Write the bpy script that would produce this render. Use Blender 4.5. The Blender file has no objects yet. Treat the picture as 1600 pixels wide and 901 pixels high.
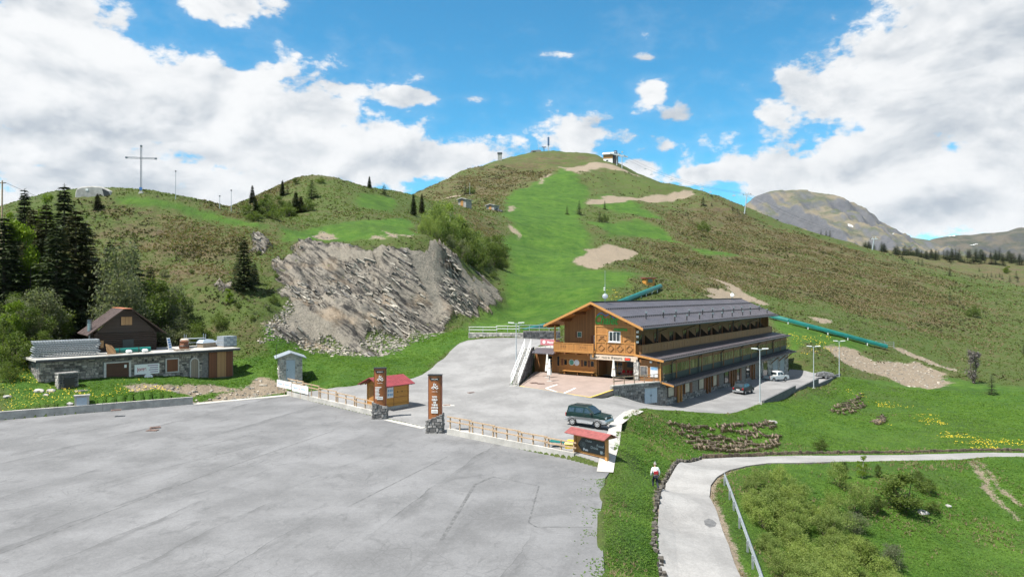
import bpy, bmesh, math, random
import numpy as np
from mathutils import Vector, Matrix
S = bpy.context.scene
COL = S.collection
R = math.radians
random.seed(7)
# ------------------------------------------------------------------ camera, sky, sun, exposure
F, HY, CZ = 1080.0, 456.5, 12.5            # focal length and horizon row measured on the 1600 px photograph, camera height in metres
cd = bpy.data.cameras.new('camera'); cam = bpy.data.objects.new('camera', cd); COL.objects.link(cam)
cd.sensor_width = 36; cd.lens = 36 * F / 1600; cd.clip_end = 20000; cd.clip_start = 0.5
cam.location = (0, 0, CZ); cam.rotation_euler = (R(90) + math.atan((HY - 450.5) / F), 0, 0)
S.camera = cam
S.view_settings.view_transform = 'Standard'; S.view_settings.look = 'None'
S.view_settings.exposure = 1.0; S.view_settings.gamma = 1.0
SUN_EL, SUN_AZ = R(62), math.atan2(-0.87, -0.50)      # azimuth measured from +Y towards +X
sd = bpy.data.lights.new('sun', 'SUN'); sd.energy = 5.0; sd.angle = R(0.5); sd.color = (1, 0.96, 0.9)
sun = bpy.data.objects.new('sun', sd); COL.objects.link(sun)
sv = Vector((math.sin(SUN_AZ) * math.cos(SUN_EL), math.cos(SUN_AZ) * math.cos(SUN_EL), math.sin(SUN_EL)))
sun.rotation_euler = sv.to_track_quat('Z', 'Y').to_euler(); sun.location = sv * 100

class NT:                                                # small wrapper for node trees
    def __init__(s, nt): s.t = nt; s.t.nodes.clear()
    def n(s, typ, ins=None, **kw):
        d = s.t.nodes.new(typ)
        for k, v in kw.items(): setattr(d, k, v)
        for k, v in (ins or {}).items():
            i = d.inputs[k]
            if isinstance(v, bpy.types.NodeSocket): s.t.links.new(v, i)
            else: i.default_value = v
        return d
    def m(s, op, a, b=0.0, c=None, clamp=False):
        d = s.n('ShaderNodeMath', {0: a, 1: b}, operation=op, use_clamp=clamp)
        if c is not None:
            if isinstance(c, bpy.types.NodeSocket): s.t.links.new(c, d.inputs[2])
            else: d.inputs[2].default_value = c
        return d.outputs[0]
    def vm(s, op, a, b=(0, 0, 0), out=0):
        return s.n('ShaderNodeVectorMath', {0: a, 1: b}, operation=op).outputs[out]
    def ss(s, v, a, b, lo=0.0, hi=1.0):                   # smoothstep
        return s.n('ShaderNodeMapRange', {0: v, 1: a, 2: b, 3: lo, 4: hi}, interpolation_type='SMOOTHSTEP').outputs[0]
    def mix(s, f, a, b, blend='MIX'):
        d = s.n('ShaderNodeMix', data_type='RGBA', blend_type=blend)
        for idx, v in ((0, f), (6, a), (7, b)):
            if isinstance(v, bpy.types.NodeSocket): s.t.links.new(v, d.inputs[idx])
            else: d.inputs[idx].default_value = v if idx == 0 else (tuple(v) + (1,) if len(v) == 3 else v)
        return d.outputs[2]
    def noise(s, vec, scale, detail=4, rough=0.5, dist=0.0, out=0):
        return s.n('ShaderNodeTexNoise', {'Vector': vec, 'Scale': scale, 'Detail': detail, 'Roughness': rough, 'Distortion': dist}).outputs[out]

w = bpy.data.worlds.new('World'); S.world = w; w.use_nodes = True
N = NT(w.node_tree)
def azel(px, py):
    a = math.atan((px - 800) / F); return a, math.atan((HY - py) / F * math.cos(a))
sky = N.n('ShaderNodeTexSky', sky_type='NISHITA', sun_disc=False, sun_elevation=SUN_EL, sun_rotation=SUN_AZ % (2 * math.pi),
          altitude=1700, air_density=1.0, dust_density=0.6, ozone_density=1.6)
tc = N.n('ShaderNodeTexCoord').outputs['Generated']
dirn = N.vm('NORMALIZE', tc)
sx = N.n('ShaderNodeSeparateXYZ', {0: dirn}).outputs
az = N.m('ARCTAN2', sx[0], sx[1]); el = N.m('ARCSINE', sx[2])
ae = N.n('ShaderNodeCombineXYZ', {0: az, 1: el, 2: 0.0}).outputs[0]
# cumulus banks: centre x, centre y, half width, half height in photo pixels (turned into compass bearing and elevation), weight
banks = [(50, 50, 210, 120, 1.1), (110, 190, 330, 150, 1.0), (330, 180, 260, 90, .95), (480, 180, 90, 50, .85), (220, 300, 420, 120, .9), (600, 255, 230, 52, .8), (450, 240, 260, 70, .9), (720, 242, 120, 34, .6),
         (370, 8, 110, 32, .62), (640, 152, 80, 16, .62), (930, 212, 85, 38, .62), (1015, 142, 40, 30, .66), (1062, 180, 75, 26, .62), (1045, 228, 130, 34, .62), (1000, 262, 150, 34, .8), (1085, 270, 120, 30, .85), (880, 83, 50, 10, .45),
         (1010, 90, 40, 9, .45), (1470, 110, 310, 160, 1.15), (1320, 140, 175, 80, 1.0), (1540, 20, 300, 150, 1.15), (1380, 255, 270, 80, 1.0), (1450, 320, 360, 80, 1.0), (1250, 270, 130, 60, .85), (1560, 230, 160, 90, .9), (545, 140, 70, 20, .5), (1310, 22, 70, 30, .55), (735, 153, 40, 12, .5)]
field = None
for (px, py, rx, ry, wt) in banks:
    a, e = azel(px, py)
    ra = rx / F * math.cos(a) ** 2; re = ry / F * math.cos(a)
    ln = N.vm('LENGTH', N.vm('MULTIPLY', N.vm('SUBTRACT', ae, (a, e, 0)), (1 / ra, 1 / re, 0)), out=1)
    v = N.m('MULTIPLY_ADD', ln, -wt, 1.15 * wt)
    field = v if field is None else N.m('SMOOTH_MAX', field, v, 0.12)
# the rest of the sky, all round: the same broken cumulus
side = N.ss(N.m('ABSOLUTE', az), 0.70, 0.95)
bigc = N.m('MULTIPLY', N.m('SUBTRACT', N.noise(dirn, 2.2, 2), 0.44), 5.0)
hiel = N.ss(el, 0.5, 0.75)
field = N.m('MAXIMUM', field, N.m('MULTIPLY', bigc, N.m('MAXIMUM', side, hiel)))
wp = N.vm('ADD', dirn, N.vm('SCALE', N.vm('SUBTRACT', N.noise(dirn, 9.0, 3, out=1), (.5, .5, .5)), (0, 0, 0)))
sc = N.vm('MULTIPLY', dirn, (1, 1, 1.7))
f1 = N.noise(sc, 6.0, 9, 0.54, 0.25)
f2 = N.noise(N.vm('ADD', sc, (-0.012, -0.006, 0.030)), 6.0, 9, 0.54, 0.25)
f3 = N.noise(N.vm('ADD', sc, (3.1, 0.3, 1.0)), 3.2, 4, 0.55)
dens = N.m('ADD', field, N.m('MULTIPLY', N.m('SUBTRACT', f1, 0.5), 2.0))
dens = N.m('ADD', dens, N.m('MULTIPLY', N.m('SUBTRACT', f3, 0.5), 0.9))
f4 = N.noise(sc, 26.0, 6, 0.6)
dens = N.m('ADD', dens, N.m('MULTIPLY', N.m('SUBTRACT', f4, 0.5), 1.15))
alpha = N.ss(dens, 0.20, 0.46)
thin = N.m('MULTIPLY', N.ss(dens, -0.15, 0.5), 0.12)
alpha = N.m('MAXIMUM', alpha, thin)
relief = N.m('MULTIPLY_ADD', N.m('SUBTRACT', f1, f2), 2.6, 0.70)
thick = N.ss(dens, 0.35, 1.5)
lit = N.m('SUBTRACT', N.m('ADD', relief, N.m('MULTIPLY', N.m('SUBTRACT', f3, 0.5), 0.9)), N.m('MULTIPLY', thick, 0.26), clamp=True)
ccol = N.mix(N.ss(lit, 0.12, 0.92), (4.3, 4.85, 5.5), (8.7, 8.8, 8.9))
bg_c = N.mix(alpha, N.mix(1.0, sky.outputs[0], (0.45, 1.55, 1.74), 'MULTIPLY'), ccol)
bgn = N.n('ShaderNodeBackground', {0: bg_c, 1: 0.055})
N.t.links.new(bgn.outputs[0], N.n('ShaderNodeOutputWorld').inputs[0])

# ------------------------------------------------------------------ material helpers
MATS = {}
def principled(name, bump=None):
    m = bpy.data.materials.new(name); m.use_nodes = True
    k = NT(m.node_tree)
    b = k.n('ShaderNodeBsdfPrincipled'); o = k.n('ShaderNodeOutputMaterial')
    k.t.links.new(b.outputs[0], o.inputs[0]); MATS[name] = m
    return m, k, b
def mat(name, col, rough=0.6, metal=0.0, var=0.15, scale=6.0, stretch=(1, 1, 1), bump=0.0, island=0.0, objv=0.0, spec=0.5, coat=0.0, emit=None, alpha=None, fine=0.0):
    """a painted / stained / weathered surface: base colour, broken up by two noises"""
    m, k, b = principled(name)
    co = k.n('ShaderNodeTexCoord').outputs['Object']
    v = k.vm('MULTIPLY', co, stretch)
    n1 = k.noise(v, scale, 5, 0.6)
    dark = [c * (1 - var) for c in col]; light = [min(1, c * (1 + var)) for c in col]
    c = k.mix(k.ss(n1, 0.3, 0.7), dark, light)
    if fine:
        n2 = k.noise(v, scale * 6, 3, 0.6); c = k.mix(1.0, c, k.mix(n2, (1 - fine,) * 3, (1 + fine,) * 3), 'MULTIPLY')
    if island:
        g = k.n('ShaderNodeNewGeometry').outputs['Random Per Island']
        c = k.mix(1.0, c, k.mix(g, (1 - island,) * 3, (1 + island, 1 + island * .93, 1 + island * .85)), 'MULTIPLY')
    if objv:
        g = k.n('ShaderNodeObjectInfo').outputs['Random']
        c = k.mix(1.0, c, k.mix(g, (1 - objv,) * 3, (1 + objv,) * 3), 'MULTIPLY')
    k.t.links.new(c, b.inputs['Base Color'])
    b.inputs['Roughness'].default_value = rough; b.inputs['Metallic'].default_value = metal
    b.inputs['Specular IOR Level'].default_value = spec; b.inputs['Coat Weight'].default_value = coat
    if emit:
        b.inputs['Emission Color'].default_value = (*emit[:3], 1); b.inputs['Emission Strength'].default_value = emit[3]
    if bump:
        bp = k.n('ShaderNodeBump', {'Strength': bump, 'Distance': 0.05, 'Height': n1}); k.t.links.new(bp.outputs[0], b.inputs['Normal'])
    return m
def planks(name, col, width, axis, var=0.3, rough=0.65, dark=0.35):
    """boards: grain stretched along the board, one tone per board, dark joint; axis = local axis across the boards"""
    m, k, b = principled(name)
    co = k.n('ShaderNodeTexCoord').outputs['Object']
    s = k.n('ShaderNodeSeparateXYZ', {0: co}).outputs
    if axis == 'h': t = k.m('MULTIPLY', k.m('ADD', s[0], s[1]), 1 / width)
    else: t = k.m('MULTIPLY', s[2], 1 / width)
    idx = k.m('FLOOR', t); fr = k.m('FRACT', t)
    rnd = k.n('ShaderNodeTexWhiteNoise', {'W': idx}, noise_dimensions='1D').outputs[0]
    st = (9, 9, 0.8) if axis == 'h' else (0.8, 0.8, 9)
    g = k.noise(k.vm('MULTIPLY', co, st), 2.0, 5, 0.65)
    tone = k.m('ADD', k.m('MULTIPLY', rnd, 0.5), k.m('MULTIPLY', g, 0.6))
    c = k.mix(tone, [x * (1 - var) for x in col], [min(1, x * (1 + var)) for x in col])
    big = k.noise(co, 0.35, 3); c = k.mix(1.0, c, k.mix(big, (.86, .86, .86), (1.12, 1.1, 1.08)), 'MULTIPLY')
    e = k.m('LESS_THAN', k.m('ABSOLUTE', k.m('SUBTRACT', fr, 0.5)), 0.46)
    c = k.mix(e, [x * dark for x in col], c)
    k.t.links.new(c, b.inputs['Base Color']); b.inputs['Roughness'].default_value = rough
    bp = k.n('ShaderNodeBump', {'Strength': 0.5, 'Distance': 0.02, 'Height': e}); k.t.links.new(bp.outputs[0], b.inputs['Normal'])
    return m
def leafmat(name, dark, light, trans=0.35, rough=0.6, objv=0.18):
    m = bpy.data.materials.new(name); m.use_nodes = True; k = NT(m.node_tree); MATS[name] = m
    g = k.n('ShaderNodeNewGeometry').outputs['Random Per Island']
    co = k.n('ShaderNodeTexCoord').outputs['Object']
    n1 = k.noise(co, 0.9, 3)
    f = k.m('ADD', k.m('MULTIPLY', g, 0.5), k.ss(n1, 0.3, 0.7, 0, 0.5))
    c = k.mix(f, dark, light)
    r = k.n('ShaderNodeObjectInfo').outputs['Random']
    c = k.mix(1.0, c, k.mix(r, (1 - objv, 1 - objv, 1 - objv), (1 + objv, 1 + objv * .7, 1)), 'MULTIPLY')
    d = k.n('ShaderNodeBsdfPrincipled', {'Base Color': c, 'Roughness': rough, 'Specular IOR Level': 0.25})
    t = k.n('ShaderNodeBsdfTranslucent', {'Color': k.mix(1.0, c, (1.15, 1.25, .7), 'MULTIPLY')})
    mx = k.n('ShaderNodeMixShader', {0: trans, 1: d.outputs[0], 2: t.outputs[0]})
    k.t.links.new(mx.outputs[0], k.n('ShaderNodeOutputMaterial').inputs[0])
    return m

# ------------------------------------------------------------------ mesh helpers
class MB:
    def __init__(s, T=None): s.v = []; s.f = []; s.T = T
    def add(s, vs, fs):
        o = len(s.v)
        s.v += [tuple(s.T @ Vector(p)) for p in vs] if s.T is not None else [tuple(p) for p in vs]
        s.f += [tuple(i + o for i in f) for f in fs]; return s
    def bx(s, x0, x1, y0, y1, z0, z1):
        return s.add([(x0, y0, z0), (x1, y0, z0), (x1, y1, z0), (x0, y1, z0), (x0, y0, z1), (x1, y0, z1), (x1, y1, z1), (x0, y1, z1)],
                     [(3, 2, 1, 0), (4, 5, 6, 7), (0, 1, 5, 4), (1, 2, 6, 5), (2, 3, 7, 6), (3, 0, 4, 7)])
    def rbox(s, c, sz, M):                                # rotated box
        h = [a / 2 for a in sz]; c = Vector(c)
        vs = [tuple(c + M @ Vector((x * h[0], y * h[1], z * h[2]))) for z in (-1, 1) for y in (-1, 1) for x in (-1, 1)]
        return s.add(vs, [(0, 2, 3, 1), (4, 5, 7, 6), (0, 1, 5, 4), (1, 3, 7, 5), (3, 2, 6, 7), (2, 0, 4, 6)])
    def ext(s, pts, vec):                                 # polygon pushed along vec
        n = len(pts); vec = Vector(vec); P = [Vector(p) for p in pts]
        return s.add(P + [p + vec for p in P], [tuple(range(n))[::-1], tuple(range(n, 2 * n))] + [(i, (i + 1) % n, n + (i + 1) % n, n + i) for i in range(n)])
    def beam(s, p0, p1, w, h, up=(0, 0, 1)):
        p0 = Vector(p0); p1 = Vector(p1); d = (p1 - p0).normalized(); up = Vector(up)
        if abs(d.dot(up)) > .98: up = Vector((1, 0, 0))
        a = d.cross(up).normalized() * w / 2; b = a.cross(d).normalized() * h / 2
        vs = [p + i * a + j * b for p in (p0, p1) for i, j in ((-1, -1), (1, -1), (1, 1), (-1, 1))]
        return s.add(vs, [(0, 1, 2, 3), (7, 6, 5, 4), (0, 4, 5, 1), (1, 5, 6, 2), (2, 6, 7, 3), (3, 7, 4, 0)])
    def cyl(s, p0, p1, r0, r1=None, n=8, caps=True):
        r1 = r0 if r1 is None else r1
        p0 = Vector(p0); p1 = Vector(p1); d = (p1 - p0).normalized()
        a = d.orthogonal().normalized(); b = d.cross(a)
        vs = [p + (a * math.cos(2 * math.pi * i / n) + b * math.sin(2 * math.pi * i / n)) * r for p, r in ((p0, r0), (p1, r1)) for i in range(n)]
        fs = [(i, (i + 1) % n, n + (i + 1) % n, n + i) for i in range(n)]
        if caps: fs += [tuple(range(n))[::-1], tuple(range(n, 2 * n))]
        return s.add(vs, fs)
    def tube(s, pts, r, n=6):
        for a, b in zip(pts[:-1], pts[1:]): s.cyl(a, b, r, n=n)
        return s
    def lathe(s, prof, n=12, c=(0, 0, 0)):                # prof: (radius, z)
        vs = [(c[0] + r * math.cos(2 * math.pi * i / n), c[1] + r * math.sin(2 * math.pi * i / n), c[2] + z) for r, z in prof for i in range(n)]
        fs = [(k * n + i, k * n + (i + 1) % n, (k + 1) * n + (i + 1) % n, (k + 1) * n + i) for k in range(len(prof) - 1) for i in range(n)]
        fs += [tuple(range(n))[::-1], tuple(range((len(prof) - 1) * n, len(prof) * n))]
        return s.add(vs, fs)
    def mesh(s, name, m):
        me = bpy.data.meshes.new(name); me.from_pydata(s.v, [], s.f); me.materials.append(MATS[m] if isinstance(m, str) else m); me.update()
        return me
    def build(s, name, m, parent=None, smooth=False, bevel=0.0, loc=None):
        o = bpy.data.objects.new(name, s.mesh(name, m)); COL.objects.link(o)
        if parent is not None: o.parent = parent
        if loc is not None: o.location = loc
        if smooth: o.data.shade_smooth()
        if bevel:
            b = o.modifiers.new('edge', 'BEVEL'); b.width = bevel; b.segments = 2; b.limit_method = 'ANGLE'
        return o
def tag(o, label=None, cat=None, group=None, kind=None):
    for k, v in (('label', label), ('category', cat), ('group', group), ('kind', kind)):
        if v: o[k] = v
    return o
def thing(name, label, cat, loc=(0, 0, 0), rotz=0.0, group=None):
    o = bpy.data.objects.new(name, None); COL.objects.link(o); o.location = loc; o.rotation_euler = (0, 0, rotz); o.empty_display_size = .3
    return tag(o, label, cat, group)
def dup(root, loc, rotz=None, label=None, scale=None):
    r = root.copy(); COL.objects.link(r); r.location = loc
    if rotz is not None: r.rotation_euler = (0, 0, rotz)
    if scale is not None: r.scale = scale if hasattr(scale, '__len__') else (scale,) * 3
    if label: r['label'] = label
    for ch in list(root.children):
        c = ch.copy(); COL.objects.link(c); c.parent = r
        for g in list(ch.children):
            q = g.copy(); COL.objects.link(q); q.parent = c
    return r
def basis(o, r, up):
    r = Vector(r).normalized(); up = Vector(up).normalized(); n = r.cross(up)
    return Matrix(((r.x, up.x, n.x, o[0]), (r.y, up.y, n.y, o[1]), (r.z, up.z, n.z, o[2]), (0, 0, 0, 1)))
def text(s, size, m, parent, T, name='lettering', shear=0.0, align='CENTER', depth=0.004, bold=0.0, width=None):
    c = bpy.data.curves.new(name, 'FONT'); c.body = s; c.size = size; c.align_x = align; c.align_y = 'CENTER'; c.extrude = depth; c.shear = shear; c.offset = bold; c.space_line = .92
    t = bpy.data.objects.new(name, c); me = t.to_mesh(); me2 = me.copy(); me2.name = name; t.to_mesh_clear(); bpy.data.objects.remove(t)
    if not len(me2.materials): me2.materials.append(MATS[m])
    else: me2.materials[0] = MATS[m]
    if width:
        xs = [v.co.x for v in me2.vertices]; k = width / max(1e-6, max(xs) - min(xs))
        for v in me2.vertices: v.co.x *= k
    o = bpy.data.objects.new(name, me2); COL.objects.link(o)
    if parent is not None: o.parent = parent
    o.matrix_local = T
    return o
def npmesh(name, v, f, m, attrs=None):                    # numpy verts (n,3), faces (k,3|4)
    me = bpy.data.meshes.new(name); n, k, q = len(v), len(f), f.shape[1]
    me.vertices.add(n); me.vertices.foreach_set('co', np.asarray(v, np.float32).ravel())
    me.loops.add(k * q); me.loops.foreach_set('vertex_index', f.astype(np.int32).ravel())
    me.polygons.add(k); me.polygons.foreach_set('loop_start', np.arange(0, k * q, q, dtype=np.int32))
    me.update(calc_edges=True); me.materials.append(MATS[m])
    for an, arr in (attrs or {}).items():
        a = me.attributes.new(an, 'FLOAT', 'POINT'); a.data.foreach_set('value', np.asarray(arr, np.float32).ravel())
    o = bpy.data.objects.new(name, me); COL.objects.link(o); return o
# ------------------------------------------------------------------ terrain: surveyed spot heights (bearing column, row, distance in m) -> smooth surface
def X_(px, d): return (px - 800) / F * d
def Z_(py, d): return CZ + d * (HY - py) / F
SP = []                                                  # (x, y, z)
def pt(s):
    for px, py, d in s: SP.append((X_(px, d), d, Z_(py, d)))
def zt(s): SP.extend(s)
# car park level
zt([(x, y, 0) for x in (-70, -50, -30, -14, -4, 3) for y in (9, 20, 30, 40, 50)] + [(-45, 62, 0), (-30, 62, 0), (-18, 62, 0), (-8, 60, 0), (0, 53, 0), (-34, 74, 0), (-25, 76, 0), (5, 46, 0), (6.8, 48.5, 0), (4.2, 33, 0), (4.2, 20, 0), (5.3, 39.5, 0), (-14, 70, .1), (-50, 67, 0), (-90, 38, 0), (-4, 66, .1), (4, 60, 0), (8, 62, 0), (0, 72, .2), (-10, 80, .3), (9, 70, 0), (9, 54, 0), (8.5, 51, 0), (4.35, 15, .04), (4.4, 22, .04), (4.5, 27, .04), (4.6, 30.4, .04), (5.0, 35, .04), (5.6, 39.3, .04), (6.2, 43, .03), (8.3, 49, -.02), (9.3, 54, -.02), (10.6, 61, -.02), (11.9, 68, -.05), (13.5, 72, -.1)])
# plaza, patio, ramp
zt([(8.8, 77.4, .65), (.9, 83.5, 1.1), (11.9, 81, .4), (-6, 92, .9), (-12, 96, 1.2), (-7, 103, 2.2), (-2, 106, 3.0), (-6, 112, 4.3), (2, 113, 4.6), (6, 116, 4.7), (-8, 117, 4.7), (0, 121, 5.9), (8, 122, 6.0), (-10, 121, 5.3), (0, 90, 1.4), (-1, 97, 2.4)])
# slope under the building and the lower yard
def uv(u, v, z): return (15.6 + .581 * u - .814 * v, 87.5 + .814 * u + .581 * v, z)
zt([uv(-8, -.8, .1), uv(-4, -3, -.9), uv(.9, -4.4, -1.7), uv(12, -5, -2.0), uv(30, -5, -2.5), uv(45, -5, -2.9), uv(62, -5, -3.2), uv(66, 0, -2.4), uv(67, 8, 1.0), uv(30, 14.5, 4.6), uv(50, 14.5, 4.8), uv(65, 14.5, 4.0), uv(12, 17, 5.2), uv(30, 19, 7.0), uv(50, 20, 7.8), uv(30, 5, 1.0), uv(50, 5, 1.0), uv(10, 6, 1.0)])
pt([(1005, 637, 76.8), (1060, 640, 79), (1120, 645, 81), (1190, 629, 90.3), (1240, 611, 105), (1300, 592, 128), (1312, 586, 131), (1250, 600, 112)])
# bank between the car park and the lane, the lane itself
pt([(1030, 901, 34.2), (1028, 820, 42), (1040, 755, 52.6), (1070, 722, 62), (1100, 717, 64.5), (1200, 712, 68), (1400, 710, 70), (1600, 709, 72), (1155, 901, 34.4), (1120, 800, 44.8), (1110, 757, 52.4), (1140, 733, 58), (1200, 723, 62), (1400, 719, 65), (1600, 716, 68), (1800, 708, 78), (1850, 716, 74),
    (985, 901, 31.9), (985, 800, 41.1), (1000, 730, 54), (1000, 680, 66), (1022, 763, 51.2)])
zt([(7.5, 26, -1.5), (11.2, 26, -1.6), (7.2, 16, -1.5), (11, 16, -1.6), (5.8, 20, -.75), (12.5, 40, -2.0), (12, 30, -1.9), (12.3, 20, -2.1), (18, 25, -4), (30, 25, -6.5), (18, 12, -5), (35, 12, -9)])
pt([(1060, 685, 69), (1120, 690, 73), (1220, 690, 74), (1200, 668, 79), (1150, 655, 81), (1300, 625, 110), (1320, 650, 98), (1400, 650, 100), (1400, 600, 135), (1500, 650, 98), (1600, 660, 95), (1600, 600, 140), (1400, 562, 165), (1500, 562, 180), (1600, 560, 190), (1600, 500, 260), (1500, 480, 270), (1400, 500, 215), (1300, 500, 185), (1245, 528, 150), (1245, 560, 138), (1290, 547, 155), (1380, 541, 175), (1320, 575, 140), (1450, 590, 145), (1350, 690, 79), (1500, 690, 79),
    (1200, 760, 52), (1250, 800, 50), (1300, 850, 46), (1400, 901, 44), (1600, 901, 46), (1600, 800, 56), (1250, 901, 40), (1400, 780, 55), (1500, 740, 62), (1800, 800, 58), (1850, 600, 140), (1850, 500, 260), (1850, 680, 95)])
# main slope to the right
pt([(1240, 490, 190), (1300, 450, 270), (1400, 450, 310), (1500, 440, 370), (1600, 452, 400), (1200, 440, 260), (1100, 450, 215), (1100, 400, 310), (1200, 400, 340), (1300, 400, 390), (1400, 412, 430), (1480, 424, 450), (1100, 304, 525), (1135, 317, 500), (1165, 331, 480), (1200, 346, 490), (1250, 357, 500), (1300, 369, 510), (1360, 388, 520), (1420, 405, 530), (1500, 425, 520), (1560, 437, 515), (1600, 446, 510),
    (1165, 352, 620), (1200, 366, 620), (1300, 386, 640), (1100, 325, 680), (1360, 402, 640), (1400, 412, 640), (1440, 420, 640), (1520, 430, 640), (1600, 440, 640), (1400, 392, 860), (1450, 397, 850), (1360, 392, 880), (1300, 396, 880), (1500, 399, 850), (1600, 408, 850), (1700, 412, 850), (1400, 408, 1080), (1600, 424, 1080), (1200, 385, 900), (1300, 410, 1080), (1850, 430, 850), (1850, 460, 600), (1900, 470, 400), (1700, 450, 500)])
# main mountain
pt([(655, 303, 470), (700, 280, 520), (740, 258, 560), (780, 246, 600), (810, 239, 625), (840, 233, 640), (870, 238, 640), (920, 241, 630), (950, 251, 600), (985, 263, 585), (1010, 276, 570), (1050, 291, 545), (1085, 302, 530),
    (655, 330, 620), (740, 290, 760), (840, 265, 820), (950, 280, 800), (1050, 320, 760), (655, 380, 1080), (800, 330, 1080), (1000, 350, 1080), (1150, 380, 1080),
    (700, 320, 360), (760, 331, 330), (723, 325, 300), (690, 312, 420), (740, 295, 450), (800, 300, 430), (860, 270, 520), (850, 320, 390), (900, 330, 380), (950, 300, 460), (1000, 320, 430), (1050, 310, 480), (1000, 370, 330), (1050, 350, 380), (1150, 370, 400), (950, 360, 320), (850, 400, 250), (805, 380, 265), (800, 430, 205), (780, 480, 160), (860, 460, 165), (940, 450, 165), (930, 400, 225), (1000, 430, 200), (1000, 450, 180), (900, 500, 130), (870, 516, 124), (800, 505, 132), (760, 512, 130), (960, 480, 150), (820, 270, 550), (780, 275, 520), (900, 262, 560)])
# second hill and the cut rock face below it
pt([(345, 331, 228), (400, 306, 233), (450, 283, 235), (495, 274, 235), (540, 283, 240), (590, 298, 245), (640, 306, 255), (662, 311, 268), (345, 360, 290), (495, 310, 300), (600, 325, 320), (660, 325, 340), (400, 345, 300), (280, 350, 230), (420, 345, 185), (500, 330, 190), (600, 335, 195), (560, 360, 155), (480, 366, 150), (430, 366, 142), (650, 350, 185), (640, 368, 153), (700, 370, 195), (780, 402, 215), (740, 350, 260), (560, 310, 215), (450, 310, 212),
    (440, 380, 137), (500, 378, 141), (560, 382, 143), (630, 380, 145), (672, 372, 150), (705, 396, 155), (742, 427, 162), (772, 450, 168),
    (440, 520, 105), (480, 542, 106), (570, 549, 107), (620, 532, 115), (680, 516, 127), (730, 492, 143), (766, 462, 160), (405, 500, 104), (560, 460, 124), (480, 450, 121), (650, 450, 134), (520, 500, 113), (620, 490, 123), (720, 450, 151), (560, 420, 133), (480, 415, 129), (660, 415, 142),
    (450, 560, 98), (560, 572, 96), (650, 560, 103), (640, 592, 93), (700, 560, 106), (520, 592, 89), (440, 590, 91), (350, 621.5, 81.5), (400, 616, 84.3), (425, 608, 87), (310, 620, 81), (470, 606, 89), (455, 600, 91)])
# hill with the cross
pt([(-300, 640, 69), (-300, 560, 80), (-300, 480, 100), (-300, 360, 150), (-300, 390, 220), (0, 352, 140), (40, 325, 143), (90, 307, 146), (150, 298, 150), (220, 302, 150), (300, 318, 150), (350, 331, 149), (385, 342, 148), (425, 353, 146), (220, 330, 195), (100, 335, 195), (0, 380, 195), (350, 345, 190), (0, 420, 260), (200, 360, 270), (-300, 430, 400), (0, 440, 500), (300, 420, 500), (500, 400, 500), (300, 430, 1080), (0, 450, 1080), (500, 420, 1080),
    (180, 535, 101), (180, 480, 108), (200, 430, 120), (250, 400, 128), (300, 370, 136), (330, 450, 112), (380, 430, 120), (380, 480, 107), (60, 480, 100), (0, 520, 88), (0, 560, 80), (0, 600, 74), (30, 640, 69), (160, 628, 72), (300, 600, 83), (250, 612, 77), (120, 608, 75.5), (200, 596, 79), (370, 584, 92.5), (405, 592, 89.5), (400, 540, 100), (330, 525, 103), (80, 545, 92), (310, 400, 128), (130, 350, 140)])
SP = np.array(SP)
lp = lambda x, y: np.stack([x / y, np.log(y)], -1)
K = lp(SP[:, 0], SP[:, 1]); nK = len(K)
kern = lambda r2: np.sqrt(r2 + 0.02 ** 2)
A = np.zeros((nK + 3, nK + 3)); D2 = ((K[:, None] - K[None]) ** 2).sum(-1)
A[:nK, :nK] = kern(D2) - np.eye(nK) * 1e-3; A[:nK, nK] = 1; A[:nK, nK + 1:] = K; A[nK:, :nK] = A[:nK, nK:].T
coef = np.linalg.solve(A, np.concatenate([SP[:, 2] / SP[:, 1], np.zeros(3)]))        # interpolates height / distance
W0, W1, NW = -1.25, 1.25, 820
L0, L1, NL = math.log(8.0), math.log(1150.0), 720
gw = np.linspace(W0, W1, NW); gl = np.linspace(L0, L1, NL)
GW, GL = np.meshgrid(gw, gl)                              # rows: distance, columns: bearing
HS = np.zeros(GW.shape)
for i in range(nK): HS += coef[i] * np.sqrt((GW - K[i, 0]) ** 2 + (GL - K[i, 1]) ** 2 + 0.02 ** 2)
HS += coef[nK] + coef[nK + 1] * GW + coef[nK + 2] * GL
GY = np.exp(GL); GX = GW * GY; HS = HS * GY
def lookup(G, x, y):
    x = np.asarray(x, float); y = np.maximum(np.asarray(y, float), 8.01)
    a = np.clip((x / y - W0) / (W1 - W0) * (NW - 1), 0, NW - 1.001); b = np.clip((np.log(y) - L0) / (L1 - L0) * (NL - 1), 0, NL - 1.001)
    i = a.astype(int); j = b.astype(int); a = a - i; b = b - j
    return (G[j, i] * (1 - a) + G[j, i + 1] * a) * (1 - b) + (G[j + 1, i] * (1 - a) + G[j + 1, i + 1] * a) * b
def Hs(x, y): return float(lookup(HS, x, y))
def ground(px, py, dmin=25, dmax=1100):                   # where the sight line of a photo point meets the smooth terrain
    d = np.exp(np.linspace(math.log(dmin), math.log(dmax), 4000)); x = (px - 800) / F * d
    s = CZ + d * (HY - py) / F - lookup(HS, x, d)
    k = np.nonzero(s <= 0)[0]; k = int(k[0]) if len(k) else int(np.argmin(s))
    return Vector((x[k], d[k], lookup(HS, x[k], d[k])))
def gpoly(pts, **kw): return np.array([ground(a, b, **kw)[:2] for a, b in pts])
def level(pts, z=0.0): return np.array([(X_(a, (CZ - z) * F / (b - HY)), (CZ - z) * F / (b - HY)) for a, b in pts])
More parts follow.
